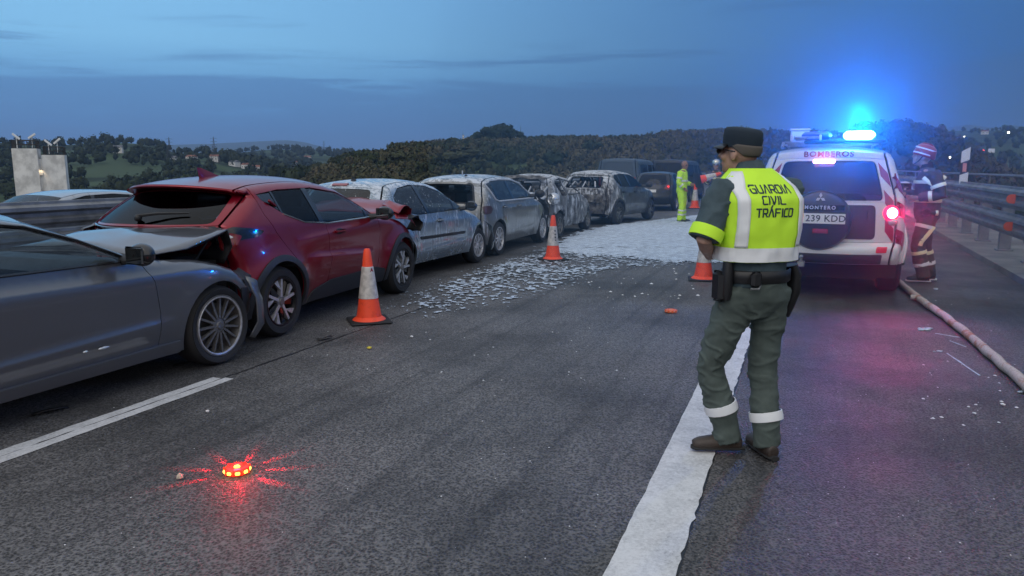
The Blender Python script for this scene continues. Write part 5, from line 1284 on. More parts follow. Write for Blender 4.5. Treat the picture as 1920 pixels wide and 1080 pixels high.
# ---- crossover burnt at the rear
M['scorch'] = foamed('scorched grey paint', (.085, .09, .09), .36, .4, .7, .55, .62, (.042, .035, .03), .40)
def ck_def(P):
    Q = dent(P, .014, 6.5, 2.0); k = np.clip((1.0 - P[..., 0]) / .9, 0, 1)[..., None]; return P * (1 - k) + Q * k
SP = dict(hw=.90, zb=.24, tr=.335, arches=[(0, .39), (2.6, .39)], belt=(1.03, -.015), tum=.46, r=.085, sh=.03, tuck=.08, zm=.62, flare=.03, plan=(.55, .10, .8, .12), pz=1.5, deform=ck_def,
    segs=[('rear_bumper', [(-.74, .34, -.56, .34), (-.80, .52, -.6, .52), (-.78, .74, -.57, .74)]), ('tailgate', [(-.78, .74, -.57, .74), (-.77, .92, -.55, .92), (-.73, 1.04, -.5, 1.04)]),
          ('rear_glass', [(-.73, 1.04, -.5, 1.04), (-.56, 1.24, -.34, 1.23), (-.36, 1.41, -.16, 1.38)]),
          ('roof', [(-.36, 1.41, -.16, 1.38), (-.36, 1.48, -.14, 1.44), (.1, 1.545, .1, 1.495), (.7, 1.56, .7, 1.51), (1.15, 1.53, 1.15, 1.48), (1.5, 1.46, 1.45, 1.41)]),
          ('windscreen', [(1.5, 1.46, 1.45, 1.41), (1.95, 1.23, 1.8, 1.2), (2.32, 1.05, 2.12, 1.03)]), ('bonnet', [(2.32, 1.05, 2.12, 1.03), (2.8, .98, 2.6, .95), (3.2, .86, 3.0, .82)]),
          ('front_bumper', [(3.2, .86, 3.0, .82), (3.4, .66, 3.1, .6), (3.42, .45, 3.1, .45), (3.36, .26, 3.05, .26)])],
    dlo=[(2.04, 1.055), (1.76, 1.21), (1.44, 1.35), (1.1, 1.43), (.5, 1.455), (.05, 1.43), (-.08, 1.34), (.12, 1.12), (.4, 1.07)], pillars=[(.98, .80, .10), (.32, .22, .05)], glass=[None, None, M['glassdark']],
    cuts=[[(.46, .24), (.46, .45), (.40, .62), (.2, .82), (.0, 1.06), (-.05, 1.25), (.0, 1.5)], [(.95, .24), (.95, 1.06), (.84, 1.5)], [(2.0, .24), (2.02, .7), (2.04, 1.05), (1.7, 1.5)]], names=['quarter_panel', 'rear_door', 'front_door', 'fender'],
    creases=[(.92, .90, .015, .2, 2.6)], top_glass=glazing((RW, None, M['glass'])), seatmat=None)
kona = empty('car', label='dark grey crossover scorched at its tail, slewed outward at the head of the burnt cars', cat='car', group='cars crashed nose to tail in the left lane')
SP['seatmat'] = M['char']; put_car(kona, (3.08, 21.5), R(31), SP); c = Car(kona, SP)
c.skin(dict(body=M['scorch'], quarter_panel=M['burnt'], tailgate=M['burnt'], rear_bumper=M['char'], roof=M['burnt'], rear_glass=M['burnt'])); c.inner()
c.wheels(make_wheel(.335, .215, .225, 'blade5', M['alloydark'])); c.handle(.35, .93, M['blackplastic']); c.handle(1.18, .92, M['blackplastic']); c.mirror(1.92, 1.08, M['blackplastic'], d=(.11, .2, .15), glass=False)
c.arch_trim(M['cladding'], .05, .014)
sheet('hanging_trim', [[(-.72, -.75, .86), (-.80, -.2, .9), (-.74, .5, .86)], [(-.78, -.72, .66), (-.86, -.2, .70), (-.8, .5, .66)]], M['char'], kona, .06, 7, 53, 5, .008)
for k in range(6):
    y = -.6 + k * .2; MB().tube([(-.6, y, 1.08), (-.45, y + random.uniform(-.1, .1), 1.24), (-.3, y + random.uniform(-.2, .2), 1.1)], .022, 5).build('burnt_debris', M['foamrim'] if k % 2 else M['char'], kona)

# ---- dark hatchback ahead, seen from behind
M['blackpaint'] = pmat('black paint', (.010, .011, .013), .35, .2, .5)
SP = dict(hw=.86, zb=.22, tr=.30, arches=[(0, .35), (2.5, .35)], belt=(.95, -.015), tum=.46, r=.085, sh=.03, tuck=.06, zm=.55, flare=.02, plan=(.55, .10, .8, .13), pz=1.42,
    segs=[('rear_bumper', [(-.70, .28, -.5, .28), (-.76, .48, -.55, .48), (-.73, .68, -.52, .68)]), ('tailgate', [(-.73, .68, -.52, .68), (-.70, .85, -.5, .85), (-.66, .98, -.45, .98)]), ('rear_glass', [(-.66, .98, -.45, .98), (-.52, 1.2, -.3, 1.18), (-.36, 1.38, -.16, 1.35)]),
          ('roof', [(-.36, 1.38, -.16, 1.35), (-.3, 1.44, -.1, 1.40), (.2, 1.475, .25, 1.43), (.7, 1.485, .7, 1.445), (1.2, 1.45, 1.15, 1.41), (1.5, 1.38, 1.42, 1.34)]), ('windscreen', [(1.5, 1.38, 1.42, 1.34), (2.3, .98, 2.1, .96)]),
          ('bonnet', [(2.3, .98, 2.1, .96), (2.7, .9, 2.5, .86), (3.05, .78, 2.9, .72)]), ('front_bumper', [(3.05, .78, 2.9, .72), (3.22, .55, 2.95, .55), (3.15, .22, 2.9, .22)])],
    dlo=[(2.0, .98), (1.4, 1.28), (1.0, 1.37), (.5, 1.39), (.1, 1.36), (-.05, 1.25), (.15, 1.02), (.5, .97)], pillars=[(.86, .70, .09)], glass=[M['glassdark'], M['glassdark']],
    cuts=[[(.42, .22), (.40, .5), (.2, .78), (.0, 1.0), (.0, 1.42)], [(.85, .22), (.8, 1.45)], [(1.96, .22), (2.0, .96), (1.6, 1.42)]], names=['quarter_panel', 'rear_door', 'front_door', 'fender'], top_glass=glazing((RW, M['glassdark'], M['glassdark'])))
bk = empty('car', label='black hatchback with a lit red tail lamp, beyond the scorched crossover', cat='car', group='cars crashed nose to tail in the left lane')
put_car(bk, (6.30, 28.6), R(22.4), SP); c = Car(bk, SP); c.skin(dict(body=M['blackpaint'])); c.inner(); c.wheels(make_wheel(.30, .19, .2, 'seven', M['alloy']))
M['taillit'] = emit_mat('lit tail lamp', (1.0, .04, .05), 1.6)
for sg in (-1, 1):
    c.rear_panel('tail_lamp', [(sg * .98, .80), (sg * .98, 1.0), (sg * .80, 1.0), (sg * .70, .84)], M['lampred'], .01)
    P, n = c.rear_pt(sg * .9, .92); MB().ball(P + n * .015, (.02, .05, .04), 12, 8).build('lamp_bulb', M['taillit'], bk)
c.rear_panel('number_plate', [(-.29,.71),(-.29,.81),(.29,.81),(.29,.71)], M['plate'], .012, 0) 

# ---- two vans beyond
def van(label, loc, head, mat, hw, H, rear_glass, L=3.2, ov=.9):
    SP = dict(hw=hw, zb=.28, tr=.33, arches=[(0, .38), (L, .38)], belt=(1.15, 0), tum=.16, r=.12, sh=.02, tuck=.05, zm=.6, flare=.015, plan=(.4, .05, .9, .14), pz=1.8, st=.12,
        segs=[('rear_bumper', [(-ov + .02, .34, -ov + .14, .34), (-ov - .04, .5, -ov + .1, .5), (-ov, .62, -ov + .12, .62)]), ('tailgate', [(-ov, .62, -ov + .12, .62), (-ov + .01, .9, -ov + .12, .9), (-ov + .02, 1.12, -ov + .13, 1.12)]),
              ('rear_glass', [(-ov + .02, 1.12, -ov + .13, 1.12), (-ov + .06, 1.4, -ov + .16, 1.4), (-ov + .12, H - .14, -ov + .22, H - .16)]), ('roof', [(-ov + .12, H - .14, -ov + .22, H - .16), (-ov + .24, H - .02, -ov + .32, H - .06), (.6, H, .6, H - .05), (L - 1.2, H - .02, L - 1.2, H - .07), (L - .8, H - .12, L - .85, H - .16)]),
              ('windscreen', [(L - .8, H - .12, L - .85, H - .16), (L + .2, 1.18, L, 1.16)]), ('bonnet', [(L + .2, 1.18, L, 1.16), (L + .75, .92, L + .55, .88)]), ('front_bumper', [(L + .75, .92, L + .55, .88), (L + .9, .6, L + .65, .6), (L + .85, .28, L + .6, .28)])],
        dlo=[(L - .05, 1.2), (L - .75, H - .28), (.2, H - .26), (-.4, H - .28), (-.5, 1.22)], railz=H - .265, pillars=[(1.0, 1.0, .14), (L - 1.2, L - 1.3, .12)], glass=[M['glassdark']] * 3, cuts=[[(.9, .28), (.9, 2.2)], [(L - 1.3, .28), (L - 1.3, 2.2)], [(L - .2, .28), (L - .1, 1.2), (L - .8, 2.2)]],
        names=['quarter_panel', 'sliding_door', 'front_door', 'fender'], top_glass=glazing(([(.05, -.86), (.05, .86), (.95, .84), (.95, -.84)], rear_glass, M['glassdark'])))
    r = empty('van', label=label, cat='van'); put_car(r, loc, head, SP); c = Car(r, SP); c.skin(dict(body=mat, pillar=mat)); c.inner(False); c.wheels(make_wheel(.33, .2, .21, 'steel', M['alloydark'])); return c
vn = van('slate blue panel van with blank rear, farther ahead behind the burnt crossover', (5.55, 31.5), R(22.4), pmat('slate blue van paint', (.055, .085, .125), .6, .0, .0), .97, 2.02, pmat('blanked slate rear window', (.045, .07, .105), .6))
vb = van('black people carrier with silver side, farthest vehicle behind the worker in yellow', (8.6, 36.0), R(25), pmat('charcoal van paint', (.022, .023, .028), .5, .2, .2), .98, 2.02, M['glassdark'])
for c in (vn, vb):
    for sg in (-1, 1): c.rear_panel('tail_lamp', [(sg * .98, .85), (sg * .98, 1.25), (sg * .88, 1.25), (sg * .88, .85)], M['lampred'], .01)

# ---- grey estate car passing on the far carriageway
SP = dict(hw=.91, zb=.22, tr=.33, arches=[(0, .37), (2.75, .37)], belt=(.97, -.01), tum=.48, r=.07, sh=.03, tuck=.06, zm=.58, flare=.02, plan=(.6, .1, .8, .13), pz=1.42,
    segs=[('rear_bumper', [(-.85, .28, -.65, .28), (-.9, .55, -.7, .55), (-.88, .8, -.68, .8)]), ('tailgate', [(-.88, .8, -.68, .8), (-.85, .98, -.65, .98)]), ('rear_glass', [(-.85, .98, -.65, .98), (-.7, 1.2, -.5, 1.18), (-.5, 1.36, -.3, 1.33)]),
          ('roof', [(-.5, 1.36, -.3, 1.33), (-.3, 1.42, -.1, 1.38), (.4, 1.46, .4, 1.42), (1.0, 1.45, 1.0, 1.41), (1.5, 1.38, 1.45, 1.34)]), ('windscreen', [(1.5, 1.38, 1.45, 1.34), (2.4, .98, 2.2, .96)]), ('bonnet', [(2.4, .98, 2.2, .96), (2.9, .92, 2.7, .88), (3.3, .78, 3.1, .72)]), ('front_bumper', [(3.3, .78, 3.1, .72), (3.5, .55, 3.2, .55), (3.45, .22, 3.15, .22)])],
    dlo=[(2.1, .985), (1.45, 1.27), (1.0, 1.36), (.4, 1.38), (-.1, 1.34), (-.4, 1.22), (-.35, 1.05), (-.1, .99)], pillars=[(.1, .0, .06), (.95, .85, .08)], glass=[M['glassdark']] * 3, cuts=[[(.42, .22), (.4, .5), (.1, .8), (.05, 1.45)], [(.95, .22), (.9, 1.45)], [(2.05, .22), (2.1, .97), (1.6, 1.42)]], names=['quarter_panel', 'rear_door', 'front_door', 'fender'], top_glass=glazing((RW, M['glassdark'], M['glass'])))
far = empty('car', label='pale grey estate car passing beyond the median guardrail', cat='car')
q = rd(11.0, -13.6, -.25); far.location = q; far.rotation_euler = (0, 0, math.pi / 2 - HEAD + math.pi)
c = Car(far, SP); c.skin(dict(body=pmat('silver grey paint', (.33, .35, .37), .35, .6, 1.0))); c.inner(); c.wheels(make_wheel(.33, .21, .22, 'seven', M['alloy']))
for sg in (-1, 1): c.mirror(1.95, 1.0, M['blackplastic'], sg, glass=False)
for sg in (-1, 1): c.side_panel('headlamp', [(2.75, .70), (3.1, .66), (3.08, .74), (2.72, .82)], M['lampclear'], sg, .01, .02)
# ================================================================== white fire-service off-roader
M['whitepaint'] = pmat('white paint', (.66, .67, .68), .35, 0, .8, var=.08, vscale=3)
M['stripered'] = pmat('dark red reflective stripe', (.26, .012, .03), .3, 0, .4)
M['bumperdark'] = pmat('dark lower bumper', (.03, .03, .034), .45)
SP = dict(hw=.9375, zb=.42, tr=.385, arches=[(0, .46), (2.78, .46)], belt=(1.20, -.005), tum=.34, r=.09, sh=.025, tuck=.05, zm=.8, flare=.05, plan=(.45, .07, .7, .10), pz=1.8,
    segs=[('rear_bumper', [(-1.02, .44, -.86, .44), (-1.10, .52, -.92, .52), (-1.10, .66, -.92, .66), (-1.03, .72, -.86, .72)]),
          ('tailgate', [(-1.03, .72, -.86, .72), (-1.03, 1.0, -.87, 1.0), (-1.01, 1.22, -.86, 1.22)]),
          ('rear_glass', [(-1.01, 1.22, -.86, 1.22), (-.95, 1.50, -.80, 1.50), (-.87, 1.76, -.72, 1.74)]),
          ('roof', [(-.87, 1.76, -.72, 1.74), (-.82, 1.86, -.66, 1.82), (.0, 1.92, .0, 1.87), (1.0, 1.91, 1.0, 1.86), (1.55, 1.84, 1.5, 1.79)]),
          ('windscreen', [(1.55, 1.84, 1.5, 1.79), (1.9, 1.52, 1.8, 1.49), (2.2, 1.25, 2.05, 1.22)]), ('bonnet', [(2.2, 1.25, 2.05, 1.22), (2.9, 1.17, 2.7, 1.12), (3.4, 1.06, 3.2, 1.0)]),
          ('front_bumper', [(3.4, 1.06, 3.2, 1.0), (3.55, .8, 3.3, .75), (3.5, .44, 3.25, .44)])],
    dlo=[(1.98, 1.25), (1.5, 1.68), (1.1, 1.76), (-.2, 1.76), (-.62, 1.70), (-.66, 1.27)], pillars=[(-.10, -.06, .10), (.98, .90, .12)], glass=[M['glassdark']] * 3,
    cuts=[[(.52, .42), (.50, .7), (.2, .95), (.0, 1.22), (-.02, 1.9)], [(.98, .42), (.92, 1.9)], [(1.95, .42), (2.0, 1.2), (1.5, 1.85)]], names=['quarter_panel', 'rear_door', 'front_door', 'fender'],
    top_glass=glazing(([(.03, -.84), (.03, .84), (.93, .82), (.93, -.82)], M['glassdark'], M['glass'])), st=.08)
suv = empty('fire_service_car', label='white fire service off-roader with red stripes and a flashing blue roof lamp, seen from behind', cat='off-roader')
put_car(suv, (5.16, 9.88), R(22.8), SP); c = Car(suv, SP); c.skin(dict(body=M['whitepaint'])); c.inner(seats=True, tub=.8)
c.wheels(make_wheel(.385, .245, .215, 'seven', M['alloy'])); c.arch_trim(M['whitepaint'], .05, .02, (-1, 1))
c.mirror(1.85, 1.28, M['whitepaint'], -1, (.12, .2, .22))
# dark lower tailgate with spare wheel cover
c.rear_panel('tailgate_panel', [(.86, .76), (.86, 1.18), (-.72, 1.18), (-.72, .76)], M['bumperdark'], .006, .06)
c.rear_panel('lower_valance', [(-.88, .455), (-.88, .575), (.88, .575), (.88, .455)], M['bumperdark'], .008, .02)
CX = -.95
A_ = Matrix.Translation((CX - .08, .07, .985)) @ Matrix.Rotation(R(-90), 4, 'Y')
MB().lathe([(.36, -.02), (.375, .03), (.37, .08), (.35, .115), (.31, .13), (.0, .135)], 40, A_).build('spare_wheel_cover', pmat('dark grey spare wheel cover', (.035, .04, .05), .35, .3, .5), suv)
def flat(me, mat, name, y, z, x=CX - .222):
    me.materials.clear(); me.materials.append(mat); o = bpy.data.objects.new(name, me); COL.objects.link(o); o.parent = suv
    o.matrix_local = Matrix(((0, 0, -1, x), (-1, 0, 0, y), (0, 1, 0, z), (0, 0, 0, 1))); return o
M['letter'] = pmat('chrome lettering', (.7, .72, .75), .3, .5)
MB().box((CX - .222, .07, 1.15), (.012, .56, .07), bev=.004).build('badge_strip', M['glossblack'], suv)
flat(text_mesh('MONTERO', .060, .002, bold=.002, spacing=1.35), M['letter'], 'lettering', .07, 1.15, CX - .23)
m = MB()
for k in range(3):
    a = math.pi / 2 + k * 2 * math.pi / 3; d = Vector((math.cos(a), math.sin(a))); q = Vector((-d.y, d.x)); 
    p = [Vector((0, 0)), d * .032 + q * .019, d * .064, d * .032 - q * .019]
    m.add([(CX - .236, .07 - v.x, 1.27 + v.y) for v in p] + [(CX - .22, .07 - v.x, 1.27 + v.y) for v in p], [(0, 1, 2, 3), (7, 6, 5, 4), (0, 4, 5, 1), (1, 5, 6, 2), (2, 6, 7, 3), (3, 7, 4, 0)])
m.build('badge', M['letter'], suv, False)
MB().box((CX - .226, .04, 1.015), (.014, .53, .125), bev=.004).build('number_plate', M['plate'], suv, False)
MB().box((CX - .2275, .04 + .245, 1.015), (.014, .04, .12)).build('plate_band', pmat('plate blue', (.01, .05, .35), .4), suv, False)
flat(text_mesh('239 KDD', .112, .001, bold=.0015, spacing=1.06), M['ink'], 'lettering', .0, 1.015, CX - .2345)
MB().box((CX - .218, .05, .86), (.03, .18, .06), bev=.008).build('rear_reflector', pmat('dim red reflector', (.30, .02, .04), .3, coat=1), suv)
# reflective chevrons on the corner posts
def band(z0, sg=-1):
    c.rear_panel('stripe', [(sg * .86, z0), (sg * .86, z0 + .17), (sg * .985, z0 + .03), (sg * .985, z0 - .14)], M['stripered'], .005, 0)
    c.side_panel('stripe', [(-.865, z0 - .14), (-.865, z0 + .03), (-.72, z0 - .08), (-.72, z0 - .25)], M['stripered'], sg, .005, 0)
for sg in (-1, 1):
    for z0 in (.86, 1.20, 1.54): band(z0, sg)
M['brakewhite'] = emit_mat('glaring brake lamp', (1.0, .30, .34), 14.0)
M['brakehalo'] = emit_mat('lit red lamp lens', (1.0, .01, .06), 3.0)
for sg in (-1, 1):
    P, n = c.rear_pt(sg * .945, 1.085); Mx = Matrix.Translation(P) @ n.to_track_quat('Z', 'Y').to_matrix().to_4x4()
    MB().lathe([(.0, .034), (.075, .03), (.095, .016), (.10, -.02)], 24, Mx).build('tail_lamp', M['brakehalo'] if sg < 0 else M['lampred'], suv)
    if sg < 0: MB().lathe([(.0, .048), (.05, .044), (.066, .034), (.066, .02)], 24, Mx).build('lamp_bulb', M['brakewhite'], suv)
    c.rear_panel('bumper_reflector', [(sg * .93, .60), (sg * .93, .67), (sg * .78, .67), (sg * .78, .60)], pmat('red bumper reflector', (.35, .01, .03), .25, coat=1, emis=(1, .02, .05), estr=.25), .012, .01)  # reflector, no lamp: a faint red glow is painted in
    P, n = c.rear_pt(sg * .955, .98); MB().ball(P, (.03, .07, .05), 12, 8).build('reversing_lamp', M['lampclear'], suv)
MB().box((-.955, .06, 1.715), (.03, .255, .05), bev=.014).build('brake_light', emit_mat('glaring high brake lamp', (1.0, .42, .62), 9.0), suv)
on_rear(c, text_mesh('BOMBEROS', .105, .002, bold=.003, spacing=1.12), M['stripered'], 'lettering', .02, 1.805, .006)
c.rear_panel('tailgate_handle', [(-.60, 1.0), (-.60, 1.12), (-.70, 1.12), (-.70, 1.0)], M['bumperdark'], .03, .02)
MB().tube([(-.985, -.1, 1.30), (-.99, .1, 1.27), (-.985, .42, 1.30)], [.014, .011, .008], 6).ball((-1.0, -.1, 1.28), .03, 10, 8).build('rear_wiper', M['blackplastic'], suv)
MB().box((-1.16, .25, .44), (.12, .09, .07), bev=.01).tube([(-1.1, .25, .46), (-1.2, .25, .46), (-1.2, .25, .52)], .02, 6).ball((-1.2, .25, .535), .027, 10, 8).build('tow_bar', M['steel'], suv)
for sg in (-1, 1): MB().box((.55, sg * .92, .40), (1.7, .14, .05), bev=.015).build('side_step', M['blackplastic'], suv)
# roof: rails, ladder, box, light bar
for sg in (-1, 1): MB().tube([(-.55, sg * .58, 1.90), (-.45, sg * .58, 1.955), (1.2, sg * .58, 1.965), (1.35, sg * .58, 1.89)], .02, 7).build('roof_rail', M['steel'], suv)
for x in (-.35, .45, 1.1): MB().tube([(x, -.58, 1.965), (x, .58, 1.965)], .018, 6).build('cross_bar', M['steel'], suv)
lad = empty('ladder', label='white ladder lying along the left side of the off-roader’s roof', cat='ladder'); lad.matrix_world = suv.matrix_basis.copy()
for y in (.12, .45): MB().box((.35, y, 2.015), (2.5, .03, .065), bev=.006).build('stile', M['whitepaint'], lad)
for k in range(9): MB().tube([(-.75 + k * .28, .12, 2.015), (-.75 + k * .28, .45, 2.015)], .016, 6).build('rung', M['steel'], lad)
bx = empty('equipment_box', label='white equipment box carried on the roof ahead of the ladder', cat='box'); bx.matrix_world = suv.matrix_basis.copy()
MB().box((1.05, .42, 2.10), (.30, .27, .17), bev=.02).build('box_body', M['whitepaint'], bx); MB().box((1.05, .42, 2.195), (.32, .29, .03), bev=.01).build('lid', M['whitepaint'], bx)
M['bluelens'] = pmat('blue lamp lens', (.01, .06, .4), .15, coat=1)
M['bluelit'] = emit_mat('flashing blue lamp', (.22, .86, 1.0), 28.0)
lb = empty('light_bar', parent=suv)
MB().box((-.55, -.16, 1.965), (.22, .95, .05), bev=.015).build('bar_base', M['blackplastic'], lb)
for y, mt in ((-.33, M['bluelit']), (.17, M['bluelens'])): MB().box((-.55, y, 2.045), (.20, .36, .10), bev=.035).build('lamp_module', mt, lb)
SW = suv.matrix_basis.copy()
lp = SW @ Vector((-.68, -.33, 2.05))
spot('blue_lamp', (-.70, -.33, 2.06), (-9.5, 1.4, 4.0), 420, (.0, .17, 1.0), R(66), 1.0, .06, suv)
spot('blue_lamp', (-.55, -.33, 2.30), None, 190, (.0, .17, 1.0), 0, 0, .08, suv, 'POINT')
spot('brake_lamp', (-1.06, -.83, 1.085), (-3.6, -1.0, 0), 62, (1, .01, .07), R(95), 1.0, .05, suv)
# ================================================================== people
M['skin'] = pmat('skin', (.46, .27, .20), .5, var=.18, vscale=30, bmp=.1, bscale=200)
M['skin2'] = pmat('tanned skin', (.30, .155, .105), .5)
M['hairgrey'] = pmat('short grey hair', (.10, .088, .078), .8, bmp=.6, bscale=300)
M['hivis'] = pmat('fluorescent yellow cloth', (.60, .97, .04), .7, bmp=.2, bscale=300)
M['reflective'] = pmat('silver reflective tape', (.80, .81, .82), .5, .0, bmp=.15, bscale=400)
M['reflectivewarm'] = pmat('yellow silver reflective tape', (.86, .84, .50), .45, .0)
M['shirt'] = pmat('blue green shirt cloth', (.050, .082, .098), .8, bmp=.2, bscale=250, var=.2, vscale=12)
M['trousers'] = pmat('olive green trousers', (.078, .102, .092), .85, bmp=.25, bscale=300, var=.25, vscale=7)
M['leather'] = pmat('black leather', (.012, .012, .014), .4)
M['boot'] = pmat('brown work boots', (.055, .040, .032), .55, var=.3)
M['sole'] = pmat('rubber sole', (.02, .02, .02), .8)
M['capcloth'] = pmat('dark green cap cloth', (.009, .021, .036), .85, bmp=.2, bscale=250)
M['bunker'] = pmat('dark fire coat cloth', (.085, .072, .062), .85, bmp=.3, bscale=200, var=.3, vscale=8)
M['bunkernavy'] = pmat('navy fire coat patches', (.020, .022, .034), .85)
M['helmred'] = pmat('red helmet shell', (.30, .012, .02), .3, coat=.6)
M['helmsilver'] = pmat('silver helmet shell', (.62, .60, .54), .16, .95)

def hand(mb, wrist, direction, palm_n, curl=.5, s=1.0, thumb=1):
    """palm and five separate bent fingers"""
    d = Vector(direction).normalized(); n = Vector(palm_n); n = (n - d * n.dot(d)).normalized(); b = d.cross(n).normalized(); w = Vector(wrist)
    mb.tube([w - d * .02 * s, w + d * .03 * s, w + d * .07 * s, w + d * .095 * s], [(.026 * s, .019 * s), (.036 * s, .017 * s), (.041 * s, .015 * s), (.036 * s, .012 * s)], 10, up=b)
    for k, (off, L) in enumerate(((-.030, .068), (-.010, .078), (.010, .072), (.029, .056))):
        p = w + d * .085 * s + b * off * s; a = 0; pts = [p]; dd = d
        for q in range(3):
            a += curl * (.5 + .25 * q); dd = d * math.cos(a) + n * math.sin(a); p = p + dd * (L * s * (.42, .33, .25)[q]); pts.append(p)
        mb.tube(pts, [.0095 * s, .009 * s, .008 * s, .006 * s], 8)
    p = w + d * .03 * s - b * .03 * s * thumb; mb.tube([p, p + (d * .6 - b * .75 * thumb + n * .25) * .035 * s, p + (d * .95 - b * .75 * thumb + n * .5) * .058 * s], [.013 * s, .011 * s, .008 * s], 8)

def head_mb(mb, c, yaw, pitch, s=1.0):
    Mh = (Matrix.Translation(c) @ Matrix.Rotation(yaw, 4, 'Z') @ Matrix.Rotation(-pitch, 4, 'X')); T = lambda p: Mh @ Vector(p); M3 = Mh.to_3x3()
    mb.ball(T((0, -.012, .035)), (.077 * s, .097 * s, .098 * s), 18, 14, M3); mb.ball(T((0, .028, -.035)), (.060 * s, .066 * s, .082 * s), 16, 12, M3); mb.ball(T((0, .062, -.085)), (.034, .026, .026), 12, 8, M3)
    mb.tube([T((0, .088, .030)), T((0, .108, .0)), T((0, .118, -.018)), T((0, .095, -.026))], [.011, .013, .017, .012], 8)
    mb.ball(T((0, .088, -.055)), (.026, .012, .009), 10, 6, M3); mb.ball(T((0, .082, .032)), (.058, .020, .012), 12, 6, M3)
    for sg in (-1, 1):
        mb.ball(T((sg * .078, -.008, -.002)), (.010, .023, .034), 10, 8, M3 @ Matrix.Rotation(sg * .25, 3, 'Z')); mb.ball(T((sg * .05, .06, -.02)), (.025, .022, .022), 10, 6, M3)
    return Mh

